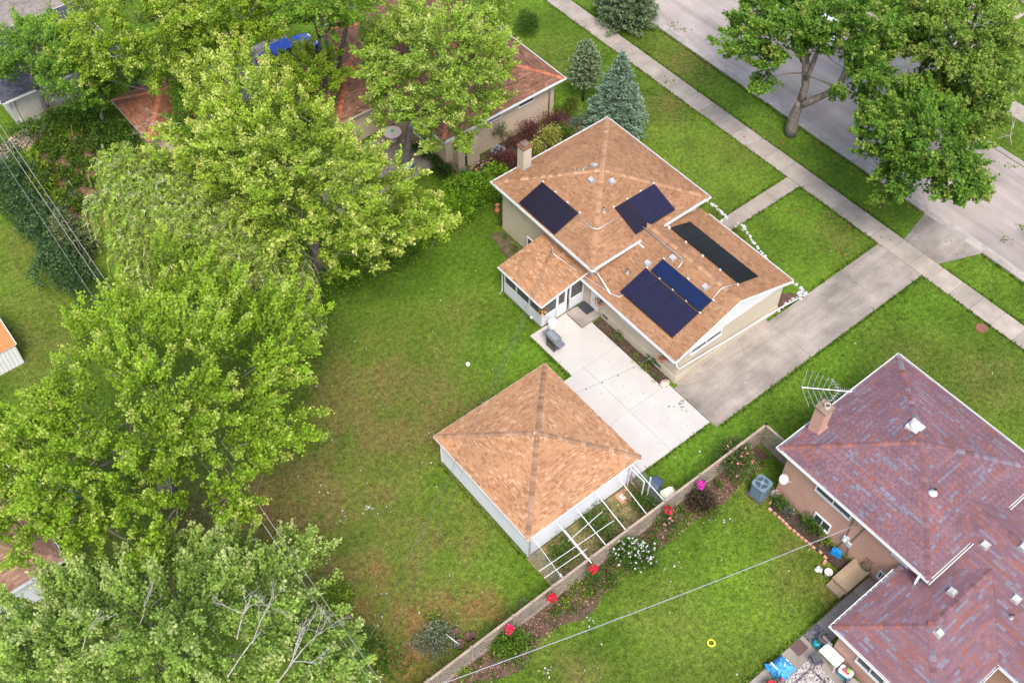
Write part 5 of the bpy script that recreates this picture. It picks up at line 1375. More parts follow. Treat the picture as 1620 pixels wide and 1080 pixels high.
# fence border
shrub('hydrangea', 'round shrub covered in white flower heads in front of the lattice fence', 1004, 890, 1.18, 1.35, ((.03, .07, .01), (.075, .15, .018), (.13, .21, .03)), 550, flowers=([(.85, .82, .80), (.72, .70, .66), (.8, .72, .76)], 120, .085), dens=170, size=.12)
shrub('dark_leaved_shrub', 'brown purple leaved shrub below the magenta hanging flowers', 1108, 805, .95, 1.1, ((.035, .025, .018), (.075, .055, .03), (.11, .09, .04)), 551, dens=150)
shrub('rose_bush', 'rose bush with pink blooms under the red pot right of the white hydrangea', 1057, 836, .85, 1.15, ((.05, .08, .018), (.11, .15, .035), (.17, .19, .06)), 552, flowers=([(.8, .3, .3)], 9, .12), dens=110)
shrub('climbing_rose', 'wide rose bush dotted with pink blooms climbing the far end of the fence', 0, 0, 1.25, 1.7, ((.045, .08, .02), (.09, .14, .03), (.15, .18, .05)), 553, flowers=([(.75, .22, .22), (.8, .4, .38)], 34, .10), dens=100, at=(29.3, 16.75, .2))
shrub('small_boxwood', 'small round green bush beside the dark leaved shrub', 1133, 772, .38, .5, GRN, 554, dens=260, size=.08)
shrub('small_boxwood', 'tiny round green bush right of the pink rose bush', 1081, 815, .3, .4, GRN, 555, dens=260, size=.08)
shrub('lime_shrub', 'light lime green shrub left of the red pot by the enclosure corner', 915, 940, .62, .8, LIM, 556, dens=150)
shrub('lime_shrub', 'pale lime plant beside the light shrub at the fence foot', 893, 955, .5, .6, LIM, 557, dens=120)
shrub('green_shrub', 'dark green climber under the red pot at the enclosure corner', 940, 928, .6, 1.2, GRN, 558, dens=110)
shrub('green_shrub', 'small green plant below the third red pot on the fence', 875, 975, .4, .5, GRN, 559, dens=140)
shrub('green_shrub', 'large fresh green shrub under the lowest red pot on the lattice fence', 806, 1032, 1.05, 1.2, ((.05, .10, .010), (.11, .20, .02), (.17, .26, .04)), 560, dens=130, size=.15)
shrub('green_shrub', 'low green weeds at the bottom edge beside the fence', 735, 1068, .5, .5, LIM, 561, dens=120)
shrub('lavender_shrub', 'grey green sprawling shrub at the corner of the back lawn', 685, 1022, 1.2, .65, ((.085, .105, .06), (.19, .215, .14), (.27, .28, .2)), 562, dens=80, size=.11)
shrub('weed_clump', 'bright weed clump at the lawn edge under the dead branches', 540, 950, .75, .9, LIM, 563, cat='plant', dens=110, size=.16)
shrub('weed_clump', 'lime weed clump near the wooden sticks', 690, 985, .5, .5, LIM, 564, cat='plant', dens=110)
g8 = np.random.default_rng(8); lob8 = [(np.array([g8.uniform(11, 31), g8.uniform(15.75, 16.85), .08]), g8.uniform(.12, .3)) for _ in range(46)]
V8, C8 = foliage_arrays(lob8, 330, 6, .18, .09, ((.06, .11, .015), (.13, .21, .03), (.22, .28, .06)), g8); o8 = quads('border_groundcover', V8, C8, M['leaf']); o8['kind'] = 'stuff'
# wing wall bed
for i, (px, py, r_, h_, p_, lab) in enumerate([(976, 540, .42, .75, GRN, 'green bush in the wall bed beneath the long window'), (1005, 568, .3, .35, LIM, 'first of the low leafy plants along the wall bed'), (1028, 575, .42, .6, GRN, 'leafy bush in the wall bed under the orange flower basket'), (1020, 588, .35, .35, LIM, 'spreading plant at the patio edge of the wall bed'), (1040, 598, .35, .4, GRN, 'last plant of the wall bed next to the pink boulder')]):
    shrub('bed_plant', lab, px, py, r_, h_, p_, 570 + i, cat='plant', group='plants in the wall bed', dens=170, size=.1)
for i, (px, py, r_, lab) in enumerate([(1112, 326, .3, 'green plant at the top of the front bed'), (1136, 340, .32, 'green plant beside the white rocks above the front walk'), (1164, 366, .38, 'yellow green plant below the front walk in the front bed'), (1177, 380, .3, 'small plant at the narrow end of the front bed')]):
    shrub('bed_plant', lab, px, py, r_, .35, LIM, 580 + i, cat='plant', dens=170, size=.1)
for i, (px, py, r_, h_, p_, fl, lab) in enumerate([(1233, 800, .5, .6, GRN, None, 'leafy plant by the boulder in the brick edged bed'), (1248, 812, .45, .45, GRY, None, 'grey green plant in the brick edged bed'), (1272, 800, .42, 1.7, GRN, ([(.4, .08, .3)], 9, .1), 'tall purple flowered climber on the pink brick wall'), (1280, 835, .65, .8, GRN, None, 'large dark green plant below the pink wall window'), (1297, 845, .35, .35, DKG, None, 'dark low plant right of the window'), (1306, 858, .35, .3, LIM, None, 'bright low plants near the blue hose reel')]):
    shrub('bed_plant', lab, px, py, r_, h_, p_, 590 + i, cat='plant', flowers=fl, dens=170, size=.11)
for i, (px, py, r_, lab) in enumerate([(797, 378, .3, 'small weed by the cream wall left of the porch'), (812, 398, .35, 'green plant in the side bed near the porch roof'), (795, 352, .5, 'bushy plant at the back corner of the cream wall')]):
    shrub('bed_plant', lab, px, py, r_, .4, GRN, 600 + i, cat='plant', dens=150, size=.11)
shrub('enclosure_weeds', 'weedy green growth at the glass end of the wire enclosure', 1015, 795, 1.0, .45, GRN, 610, cat='plant', dens=90)
shrub('enclosure_weeds', 'low green weeds in the middle of the wire enclosure', 950, 835, 1.2, .3, GRN, 611, cat='plant', dens=60)
shrub('enclosure_weeds', 'low green weeds at the lawn end of the wire enclosure', 890, 880, 1.1, .3, GRN, 612, cat='plant', dens=60)
shrub('roadside_bush', 'leafy sprig at the right edge over the road', 1625, 375, .5, 1.2, LIM, 613, dens=120)

# ================================================================== OBJECTS
# ---------------------------------------------------------------- lattice fence
fe = thing('lattice_fence', 'long weathered wooden lattice fence between the back yards, with a return to the house', 'fence', (20, 17, 0))
def fence_run(p, q, n, zt=1.8):
    p, q = Vector((*p, 0)), Vector((*q, 0)); d = (q - p).normalized(); nrm = Vector((-d.y, d.x, 0)); L = (q - p).length; sp = L / n
    up = Vector((0, 0, 1))
    for i in range(n + 1):
        c = p + d * (sp * i); w = MB(); w.rbox(c.x, c.y, -.05, .10, .10, zt + .09, math.atan2(d.y, d.x)); w.rbox(c.x, c.y, zt + .04, .13, .13, .05, math.atan2(d.y, d.x), (.9, .9, .9)); part('fence_post', w, M['wood'], fe)
    for i in range(n):
        a, b = p + d * (sp * i + .06), p + d * (sp * (i + 1) - .06); dz = random.uniform(-.012, .012)
        for z, hh, ww in ((zt - .03 + dz, .07, .12), (.30, .08, .07), (.14 + dz, .22, .035)):
            w = MB(); w.beam(a + up * z, b + up * z, ww, hh, (1.15, 1.12, 1.08) if z > 1 else (1, 1, 1)); part('fence_rail', w, M['wood'], fe)
        w = MB(); z0, z1 = .36, zt - .08; H = z1 - z0; W = (b - a).length; st = .235
        for layer, sg in ((.012, 1), (-.012, -1)):
            s = -H
            while s < W:
                x0, x1 = s, s + H; za, zb = z0, z1
                if x0 < 0: za += -x0; x0 = 0
                if x1 > W: zb -= x1 - W; x1 = W
                if x1 - x0 > .05:
                    if sg < 0: u0, u1 = W - x0, W - x1
                    else: u0, u1 = x0, x1
                    m0, m1 = a + d * u0 + up * za + nrm * layer, a + d * u1 + up * zb + nrm * layer
                    e = (m1 - m0).normalized(); tw = e.cross(nrm).normalized() * .033; th = nrm * .009; k = random.uniform(.85, 1.15)
                    v = [m0 - tw - th, m0 + tw - th, m0 + tw + th, m0 - tw + th, m1 - tw - th, m1 + tw - th, m1 + tw + th, m1 - tw + th]
                    w.add(v, [(0, 1, 5, 4), (2, 3, 7, 6), (1, 2, 6, 5), (3, 0, 4, 7)], (k, k, k))
                s += st
        o = part('lattice_panel', w, M['wood'], fe, stuff=True)
fence_run((31.72, 16.98), (4.5, 17.02), 11)
fence_run((31.72, 16.98), (31.72, 14.55), 1)

# ---------------------------------------------------------------- wire enclosure beside the garage
en = thing('wire_enclosure', 'wire mesh run roofed by white bars between the garage and the lattice fence', 'enclosure', (21, 18.3, 0))
for (a, b), w_ in [(((840, 856), (888.5, 918.7)), .035), (((875.5, 829), (927.4, 889)), .06), (((906, 805), (957, 866)), .06), (((938.5, 780.7), (988.5, 841)), .06), (((972.8, 755.7), (1021, 818.7)), .055), (((996, 742), (1048.7, 797.4)), .06)]:
    p, q = ony(*a, 19.60), ony(*b, 17.05)
    w = MB(); w.beam((p[0], 19.6, 2.18), (q[0], 17.05, 1.86), w_ * .6, w_ * .6); part('roof_bar', w, M['white'], en)
for a, za, b, zb in [((893, 838), 2.02, (935.7, 890), 1.9)]:
    w = MB(); w.beam(G(*a, za), G(*b, zb), .045, .04); part('roof_bar', w, M['white'], en)
for x in (24.55, 17.55):
    w = MB(); w.quad((x, 17.06, .03), (x, 19.58, .03), (x, 19.58, 2.15), (x, 17.06, 1.85)); part('wire_mesh', w, M['mesh'], en)
for x, y in ((24.55, 19.55), (24.55, 18.35), (17.5, 17.1), (17.5, 19.5)):
    w = MB(); w.box(x - .03, y - .03, 0, x + .03, y + .03, 2.1 if x > 20 else 1.9); part('frame_post', w, M['white'] if x > 20 else M['dullmetal'], en)
w = MB(); w.beam((24.55, 17.1, .08), (24.55, 19.5, .08), .05, .08); part('frame_post', w, M['white'], en)
w = MB(); w.box(24.2, 18.45, .02, 24.24, 19.5, 1.35, (.55, .28, .22)); part('gate_panel', w, M['mesh'], en)
w = MB(); w.beam((24.22, 18.45, .05), (24.22, 18.45, 1.9), .05, .05); w.beam((24.22, 19.5, .05), (24.22, 19.5, 1.9), .05, .05); w.beam((24.22, 18.45, 1.88), (24.22, 19.5, 1.88), .05, .05); part('gate_frame', w, M['white'], en)
for i, (a, b, za, zb, lab) in enumerate([((899.6, 855), (953, 808.5), 2.09, 2.07, 'upper loose white pole lying across the enclosure bars'), ((853, 903), (971, 823), 2.0, 2.04, 'longest loose white pole lying along the enclosure bars'), ((860.7, 914), (928, 867.8), 1.98, 2.02, 'lowest loose white pole on the bars by the fence')]):
    w = MB(); w.tube([G(*a, za), G(*b, zb)], .016, 6); tag(part('loose_pole', w, M['white']), lab, 'pole', 'loose poles on the enclosure')
w = MB(); w.beam((17.75, 17.35, .0), (17.5, 17.2, 1.95), .09, .06); tag(part('leaning_board', w, M['white']), 'short white board leaning up inside the fence corner of the enclosure', 'board')
w = MB(); w.box(23.3, 18.9, .02, 24.1, 19.5, .05, (.5, .22, .17)); w.box(23.45, 19.0, .05, 23.7, 19.35, .09, (.6, .55, .45)); tag(part('brick_pad', w, M['any']), 'reddish paving pad on the ground behind the enclosure gate', 'paving')

# bins
def bin_(name, lab, x, y, rz, lidc, bodyc):
    t = thing(name, lab, 'bin', (x, y, 0), rz)
    w = MB(); w.rbox(0, 0, .05, .46, .56, .93, 0, bodyc, .05, 1.16); part('body', w, M['gloss'], t, local=True)
    w = MB(); w.rbox(0, -.02, .98, .64, .74, .06, 0, lidc, .1, .95); w.rbox(0, -.02, 1.04, .58, .66, .05, 0, lidc, .12, .85); part('lid', w, M['gloss'], t, local=True)
    w = MB(); w.tube([(-.25, -.38, .98), (-.25, -.43, 1.0), (.25, -.43, 1.0), (.25, -.38, .98)], .022, 6, bodyc); part('handle', w, M['gloss'], t, local=True)
    for s in (-.22, .22):
        w = MB(); pts = [(s - .03, -.28, .11), (s + .03, -.28, .11)]; w.tube(pts, .11, 10, (.03, .03, .03)); part('wheel', w, M['any'], t, local=True)
bin_('wheelie_bin', 'dark navy wheelie bin standing just outside the enclosure', 25.02, 18.35, 1.75, (.055, .07, .12), (.04, .05, .09))
bin_('wheelie_bin', 'cream lidded bin between the navy bin and the lattice fence', 25.12, 17.50, 1.4, (.72, .66, .46), (.55, .50, .36))

# hanging flower pots on the fence posts
def flower_pot(lab, px, py, z, fc, seed, r=.25):
    g = np.random.default_rng(seed); b = np.array(G(px, py, z)); b[1] = min(b[1], 16.80) if b[1] < 17.5 else b[1]
    t = thing('hanging_flower_pot', lab, 'flower pot', b, 0, 'hanging flower pots')
    w = MB(); w.lathe(b[0], b[1], [(.08, b[2] - .18), (.13, b[2]), (.14, b[2])], 10, (.25, .2, .16)); part('pot', w, M['any'], t)
    V, C = foliage_arrays([(b + np.array([0, 0, .05]), r * .85)], 400, 5, .12, .09, ((.04, .10, .02), (.11, .22, .03), (.2, .3, .06)), g); quads('foliage', V, C, M['leaf'], t)
    n = 70; v = unit(g.normal(0, 1, (n, 3))); v[:, 2] = np.abs(v[:, 2]) - .2; p = b + v * r * .85 + np.array([0, 0, .08]); p = p[[i for i in range(n) if g.random() < .7]]
    Q = np.concatenate([leaf_quads(p + g.normal(0, .02, p.shape), g.normal(0, 1, p.shape), .12, .9, .8, g) for _ in range(3)])
    o = quads('blossoms', Q, np.array([fc[g.integers(len(fc))] for _ in range(len(Q))]), M['petal'], t); o['kind'] = 'stuff'
REDF = [(.75, .02, .06), (.80, .06, .12), (.65, .01, .03)]
flower_pot('red flower pot on the fence post right of the white hydrangea', 1057, 808, 1.55, REDF, 701)
flower_pot('red flower pot on the fence post left of the white hydrangea', 938, 900, 1.6, REDF, 702)
flower_pot('pinkish red flower pot on the fence past the enclosure corner', 873, 946, 1.6, REDF, 703)
flower_pot('lowest red flower pot above the large fresh green shrub', 806, 996, 1.6, [(.8, .02, .10), (.85, .05, .16)], 704)
flower_pot('magenta flower pot on the fence above the dark leaved shrub', 1108, 768, 1.55, [(.75, .02, .45), (.8, .05, .55)], 705, .26)
def basket(lab, x, y, z, fc, seed):
    g = np.random.default_rng(seed); b = np.array([x, y, z]); t = thing('hanging_basket', lab, 'flower basket', b, 0, 'hanging baskets under the eaves')
    w = MB(); w.lathe(x, y, [(.05, z - .16), (.13, z - .08), (.15, z)], 10, (.2, .15, .1)); part('pot', w, M['any'], t)
    w = MB()
    for a in (0, 2.1, 4.2): w.tube([(x + .14 * math.cos(a), y + .14 * math.sin(a), z), (x, y, z + .4)], .006, 4, (.2, .2, .2))
    part('hanger', w, M['any'], t)
    V, C = foliage_arrays([(b, .24)], 500, 5, .12, .08, ((.05, .09, .02), (.12, .19, .03), (.2, .26, .06)), g, low=-.8); quads('foliage', V, C, M['leaf'], t)
    p = b + unit(g.normal(0, 1, (34, 3))) * .27; Q = np.concatenate([leaf_quads(p, g.normal(0, 1, p.shape), .10, .9, .6, g) for _ in range(2)])
    o = quads('blossoms', Q, np.array([fc[g.integers(len(fc))] for _ in range(len(Q))]), M['petal'], t); o['kind'] = 'stuff'
basket('basket of orange and pink flowers at the screened porch corner', 27.5, 30.45, 1.75, [(.8, .35, .08), (.75, .15, .2), (.8, .5, .15)], 711)
basket('basket of red and green foliage under the gutter by the back door', 30.45, 28.85, 1.9, [(.6, .12, .08), (.55, .25, .2)], 712)
basket('basket of scarlet flowers under the gutter near the driveway corner', 30.45, 23.6, 1.95, [(.8, .06, .03), (.85, .12, .04)], 713)

# grill, trash can, mat, ball
t = thing('gas_grill', 'stainless and black gas grill on wheels at the patio corner', 'grill', (27.2, 29.05, .04), R_(-90))
w = MB(); w.rbox(0, 0, .12, .72, .50, .68, 0, (.03, .03, .032), .02); part('cabinet', w, M['gloss'], t, local=True)
w = MB(); w.box(-.34, -.262, .16, -.01, -.252, .76, (.045, .045, .05)); o = part('cabinet_door', w, M['gloss'], t, local=True); w = MB(); w.tube([(-.05, -.29, .4), (-.05, -.29, .6)], .012, 6, (.6, .6, .6)); part('handle', w, M['metal'], o, local=True)
w = MB(); w.box(.01, -.262, .16, .34, -.252, .76, (.045, .045, .05)); part('cabinet_door', w, M['gloss'], t, local=True)
w = MB(); prof = [(-.27, .86), (-.27, .98), (-.2, 1.10), (-.06, 1.18), (.1, 1.18), (.24, 1.10), (.27, .86)]
v = [(-.38, y, z) for y, z in prof] + [(.38, y, z) for y, z in prof]; k = len(prof)
w.add(v, [tuple(range(k))[::-1], tuple(range(k, 2 * k))] + [(i, (i + 1) % k, k + (i + 1) % k, k + i) for i in range(k)], (.55, .55, .55)); o = part('lid', w, M['metal'], t, local=True)
w = MB(); w.tube([(-.3, -.30, 1.0), (-.3, -.36, 1.02), (.3, -.36, 1.02), (.3, -.30, 1.0)], .018, 6, (.1, .1, .1)); part('handle', w, M['metal'], o, local=True)
for s in (-1, 1):
    w = MB(); w.rbox(s * .58, 0, .80, .38, .48, .05, 0, (.42, .42, .43), .03); part('side_shelf', w, M['metal'], t, local=True)
w = MB(); w.box(-.38, -.27, .80, .38, .27, .86, (.3, .3, .3)); part('burner_box', w, M['metal'], t, local=True)
for s in (-.3, .3):
    w = MB(); w.tube([(s - .03, .2, .07), (s + .03, .2, .07)], .075, 10, (.03, .03, .03)); part('wheel', w, M['any'], t, local=True)
    w = MB(); w.tube([(s - .03, -.2, .05), (s + .03, -.2, .05)], .05, 8, (.03, .03, .03)); part('wheel', w, M['any'], t, local=True)
for i, x in enumerate((-.25, 0, .25)):
    w = MB(); w.tube([(x, -.27, .83), (x, -.30, .83)], .03, 8, (.08, .08, .08)); part('knob', w, M['any'], t, local=True)
t = thing('trash_can', 'white lidded cylinder can between the porch corner and the grill', 'trash can', (28.0, 30.1, .04))
w = MB(); w.lathe(28.0, 30.1, [(.19, .04), (.23, .1), (.25, .78)], 16, (.62, .62, .64)); part('body', w, M['any'], t, smooth=True)
w = MB(); w.lathe(28.0, 30.1, [(.27, .78), (.27, .82), (.2, .88), (.05, .92), (.001, .92)], 16, (.75, .75, .76)); part('lid', w, M['any'], t, smooth=True)
w = MB(); w.rbox(30.53, 29.98, .202, .62, .86, .014, 0, (.035, .04, .045), .02); tag(part('door_mat', w, M['any']), 'black door mat lying on the back step', 'mat')
w = MB(); b = G(740, 578); n = 10; prof = [(.13 * math.sin(math.pi * i / n) + .0005, .13 - .13 * math.cos(math.pi * i / n)) for i in range(n + 1)]; w.lathe(b[0], b[1], prof, 14, (.8, .8, .78), cap=False); tag(part('ball', w, M['any'], smooth=True), 'white ball lying on the lawn behind the garage', 'ball')
w = MB(); b = G(841, 503.5); w.lathe(b[0], b[1], [(r_, z_ ) for r_, z_ in [(.0005, 0), (.08, .03), (.11, .11), (.08, .19), (.0005, .22)]], 12, (.8, .8, .78), cap=False); tag(part('ball', w, M['any'], smooth=True), 'small white globe in the grass beside the porch wall', 'ball')
b = G(1125, 1017); w = MB(); n = 20; w.tube([(b[0] + .17 * math.cos(6.283 * i / n), b[1] + .17 * math.sin(6.283 * i / n), .06) for i in range(n + 1)], .045, 8, (.75, .62, .05)); tag(part('ring_toy', w, M['any'], smooth=True), 'yellow ring toy on the lower right lawn', 'toy')
def boulder(lab, px, py, r, col, seed, h=.7, cat='boulder', name='boulder'):
    g = np.random.default_rng(seed); b = G(px, py); w = MB(); prof = [(r * math.sin(math.pi * i / 6) + .001, r * h * (1 - math.cos(math.pi * i / 6)) * .6 - .04) for i in range(7)]; w.lathe(b[0], b[1], prof, 9, col, 1.0, .8, cap=False)
    w.v = [(x + g.normal(0, r * .07), y + g.normal(0, r * .07), z + g.normal(0, r * .05)) for x, y, z in w.v]; return tag(part(name, w, M['stone'], smooth=True), lab, cat)
boulder('pale pink boulder at the end of the wall bed by the driveway', 1051, 608, .33, (.50, .38, .33), 801)
boulder('mauve grey boulder at the corner of the brick edged bed', 1226, 781, .30, (.40, .33, .32), 802)
b = G(1553, 519); w = MB(); w.lathe(b[0], b[1], [(.36, -.03), (.36, .02), (.33, .028), (.001, .03)], 22, (.21, .085, .058)); tag(part('manhole_cover', w, M['any']), 'round rusty red utility cover in the grass by the sidewalk', 'cover')

# white painted rocks round the front beds
wr_ = thing('rock_edging', 'white painted rocks edging the front flower beds beside the walk', 'rock edging', (41, 29, 0))
g = np.random.default_rng(31)
def rocks(pts, sp=.20, rr=.115):
    for a, b2 in zip(pts[:-1], pts[1:]):
        A, B2 = np.array(G(*a)), np.array(G(*b2)); n = max(1, int(np.linalg.norm(B2 - A) / sp))
        for i in range(n):
            p = A + (B2 - A) * (i + .5) / n + np.append(g.normal(0, .04, 2), 0); r_ = rr * g.uniform(.75, 1.3); w = MB()
            w.lathe(p[0], p[1], [(r_ * .8, -.03), (r_, r_ * .4), (r_ * .7, r_ * .85), (.002, r_ * .95)], 7, (.46, .455, .44), 1, g.uniform(.7, 1), cap=False)
            w.v = [(x + g.normal(0, .015), y + g.normal(0, .015), z + g.normal(0, .01)) for x, y, z in w.v]; part('rock', w, M['stone'], wr_)
rocks([(1117, 318), (1130, 326), (1143, 340), (1152, 345)]); rocks([(1152, 345), (1138, 351)], .25); rocks([(1131, 330), (1150, 343)], .28, .13)
rocks([(1160, 361), (1172, 354)], .25); rocks([(1172, 354), (1183, 370), (1195, 388), (1205, 400), (1216, 416)]); rocks([(1175, 360), (1172, 368)], .25, .13)
rocks([(1253, 446), (1264, 454), (1276, 464)]); rocks([(1276, 464), (1262, 470), (1246, 480), (1228, 493)], .26, .13); rocks([(1258, 466), (1270, 461)], .25, .14); rocks([(1275, 468), (1262, 476)], .25)
# brick edging by the pink house
be = thing('brick_edging', 'curved row of salmon bricks edging the bed along the pink house', 'brick edging', (29.2, 12, 0))
for a, b2 in [((1222, 791), (1216, 799)), ((1214, 803), (1230, 816)), ((1230, 816), (1252, 838)), ((1253, 838), (1290, 869)), ((1294, 870), (1309, 886))]:
    A, B2 = Vector(G(*a)), Vector(G(*b2)); n = max(1, int((B2 - A).length / .23)); rz = math.atan2(B2.y - A.y, B2.x - A.x)
    for i in range(n):
        p = A + (B2 - A) * ((i + .5) / n); w = MB(); k = random.uniform(.85, 1.15); w.rbox(p.x, p.y, -.03, .20, .11, .13 + random.uniform(-.02, .02), rz + random.uniform(-.12, .12), (.52 * k, .25 * k, .17 * k), .012); part('brick', w, M['stone'], be)
b = G(1304, 890); w = MB(); w.rbox(b[0], b[1], 0, .26, .14, .12, .3, (.5, .24, .17), .012); tag(part('loose_brick', w, M['stone']), 'single loose brick lying past the end of the edging', 'brick')

# at the pink house
t = thing('air_conditioner', 'blue grey outdoor air conditioner by the corner of the pink house', 'air conditioner', (29.45, 14.75, 0))
def ac(t, x, y, sz, h_, col, dark, rz=0):
    w = MB(); w.rbox(x, y, 0, sz * 1.25, sz * 1.25, .08, rz, (.3, .3, .3)); part('pad', w, M['old_concrete'], t)
    w = MB(); w.rbox(x, y, .08, sz, sz, h_, rz, col, .1); part('casing', w, M['any'], t)
    w = MB()
    for i in range(9): w.rbox(x, y, .14 + i * (h_ - .1) / 9, sz * 1.02, sz * 1.02, .025, rz, tuple(c * .6 for c in col), .1)
    part('louvres', w, M['any'], t, stuff=True)
    w = MB(); w.rbox(x, y, h_ + .08, sz * 1.06, sz * 1.06, .06, rz, col, .11); w.lathe(x, y, [(sz * .44, h_ + .142), (sz * .44, h_ + .16), (sz * .40, h_ + .16), (sz * .39, h_ + .145)], 20, tuple(c * .7 for c in col), cap=False); part('top', w, M['any'], t)
    w = MB(); w.lathe(x, y, [(sz * .39, h_ + .146), (.001, h_ + .146)], 20, dark, cap=False)
    for k in range(4): w.beam((x, y, h_ + .17), (x + sz * .42 * math.cos(k * 1.57 + .4), y + sz * .42 * math.sin(k * 1.57 + .4), h_ + .17), .05, .01, tuple(c * 1.3 for c in col))
    w.lathe(x, y, [(.12, h_ + .165), (.12, h_ + .19), (.001, h_ + .2)], 10, tuple(c * 1.2 for c in col), cap=False); part('fan_guard', w, M['any'], t)
ac(t, 29.35, 14.85, .82, .95, (.13, .19, .24), (.05, .07, .09), .1)
t = thing('air_conditioner', 'grey round topped air conditioner among shrubs by the tan house', 'air conditioner', (34.6, 43.45, 0)); ac(t, 34.6, 43.45, .78, .72, (.20, .21, .22), (.05, .05, .055), .3)
t = thing('satellite_dish', 'white satellite dish on the corner of the pink brick wall', 'satellite dish', (29.95, 13.9, 1.9))
w = MB(); c_ = Vector((29.75, 14.0, 2.15)); ax = Vector((-.45, -.35, .82)).normalized(); a_ = ax.cross(Vector((0, 0, 1))).normalized(); b2 = ax.cross(a_); ring = []
for rr, dd in ((.001, 0), (.11, .015), (.19, .04), (.24, .065)): ring.append([c_ + ax * dd + (a_ * math.cos(6.283 * k / 18) + b2 * math.sin(6.283 * k / 18) * 1.12) * rr for k in range(18)])
for i in range(3):
    for k in range(18): w.quad(ring[i][k], ring[i][(k + 1) % 18], ring[i + 1][(k + 1) % 18], ring[i + 1][k], (.45, .45, .46))
part('reflector', w, M['any'], t, smooth=True)
w = MB(); w.tube([(30.19, 13.8, 1.7), (29.95, 13.9, 1.85), c_], .022, 6, (.6, .6, .6)); part('mount', w, M['any'], t)
w = MB(); e = c_ + ax * .38 - b2 * .05; w.tube([c_ + b2 * -.25 + ax * .06, e], .012, 5, (.5, .5, .5)); w.rbox(e.x, e.y, e.z - .04, .07, .07, .09, 0, (.7, .7, .7)); part('receiver_arm', w, M['any'], t)
t = thing('electric_meter', 'grey electric meter and conduits on the pink brick wall', 'meter', (30.1, 9.9, 1.2))
w = MB(); w.box(30.02, 9.78, 1.05, 30.19, 10.08, 1.5, (.45, .47, .48)); part('meter_box', w, M['any'], t)
w = MB(); w.tube([(30.02, 9.93, 1.36), (29.90, 9.93, 1.36)], .09, 12, (.7, .72, .72)); part('meter_glass', w, M['gloss'], t)
w = MB(); w.box(30.05, 9.55, .95, 30.19, 9.76, 1.25, (.5, .52, .53)); part('junction_box', w, M['any'], t)
for pts in ([(30.14, 9.98, 1.5), (30.14, 10.05, 3.4)], [(30.14, 9.65, 1.25), (30.14, 9.3, 3.6)], [(30.14, 9.98, 1.05), (30.14, 10.15, .05)], [(30.14, 9.65, .95), (30.14, 9.5, .05)]):
    w = MB(); w.tube(pts, .028, 6, (.13, .10, .09)); part('conduit', w, M['any'], t)
t = thing('hose_reel', 'bright blue hose reel lying at the foot of the pink wall', 'hose reel', (29.8, 9.95, 0))
w = MB(); w.rbox(29.8, 9.95, .04, .34, .62, .36, .25, (.015, .22, .55), .08, .8); part('case', w, M['gloss'], t)
w = MB(); w.tube([(29.7, 9.75, .4), (29.65, 9.7, .55), (29.75, 10.1, .58), (29.82, 10.15, .4)], .025, 6, (.02, .25, .6)); part('handle', w, M['gloss'], t)
t = thing('hose_hanger', 'coiled dark garden hose on a wrought iron hanger above the back steps', 'hose hanger', (30.1, 8.4, .6))
w = MB()
for k in range(4):
    n = 18; w.tube([(30.04 - .025 * k, 8.4 + (.27 - .01 * k) * math.cos(6.283 * i / n), .78 + (.27 - .01 * k) * math.sin(6.283 * i / n)) for i in range(n + 1)], .02, 6, (.10, .085, .065))
part('hose', w, M['any'], t, smooth=True)
w = MB()
for y in (8.22, 8.4, 8.58): w.tube([(30.15, y, .95), (30.08, y + .06, 1.15), (30.15, y, 1.35)], .012, 5, (.06, .03, .03))
w.tube([(30.12, 8.2, 1.3), (30.12, 8.6, 1.3)], .012, 5, (.06, .03, .03)); part('scroll_rack', w, M['any'], t)
b = G(1308, 910); t = thing('bucket', 'white bucket on the lawn by the beige back steps', 'bucket', b)
w = MB(); w.lathe(b[0], b[1], [(.15, 0), (.2, .4), (.215, .42), (.19, .42), (.15, .06), (.001, .06)], 16, (.66, .6, .56)); part('pail', w, M['any'], t, smooth=True)
w = MB(); w.tube([(b[0] + .2 * math.cos(x), b[1] + .2 * math.sin(x) * .3 - .08, .4 + .02) for x in np.linspace(0, 3.14, 9)], .008, 4, (.4, .4, .4)); part('handle', w, M['any'], t)
b = G(1293, 901); w = MB(); w.lathe(b[0], b[1], [(.14, 0), (.12, .05), (.05, .09), (.06, .2), (.1, .26), (.06, .34), (.001, .36)], 8, (.72, .70, .68)); w.rbox(b[0] + .1, b[1] - .16, 0, .22, .1, .09, .5, (.7, .68, .66)); tag(part('garden_ornament', w, M['any']), 'small white garden ornament between the bed and the bucket', 'ornament')
# TV antenna on the chimney
t = thing('tv_antenna', 'large silver rooftop television antenna over the pink house chimney', 'antenna', (32.0, 14.6, 6.0))
p0, p1 = Vector((31.35, 15.6, 7.05)), Vector((33.0, 13.85, 7.15)); dd = (p1 - p0).normalized(); sd_ = Vector((-dd.y, dd.x, 0))
w = MB(); w.tube([(32.0, 14.75, 4.6), (32.05, 14.85, 7.1)], .025, 6, (.5, .5, .5)); part('mast', w, M['metal'], t)
w = MB(); w.tube([p0, p1], .025, 6, (.7, .7, .7)); part('boom', w, M['metal'], t)
for i in range(6):
    k = i / 6 * .62; c_ = p0 + (p1 - p0) * k; Lr = 1.15 * (1 - .5 * i / 6)
    for s in (-1, 1):
        w = MB(); w.tube([c_, c_ + sd_ * s * Lr + dd * .32], .013, 5, (.75, .75, .75)); part('element', w, M['metal'], t)
for i in range(9):
    c_ = p0 + (p1 - p0) * (.66 + .34 * i / 9); w = MB(); w.tube([c_ - sd_ * .16, c_ + sd_ * .16], .01, 5, (.75, .75, .75)); part('element', w, M['metal'], t)
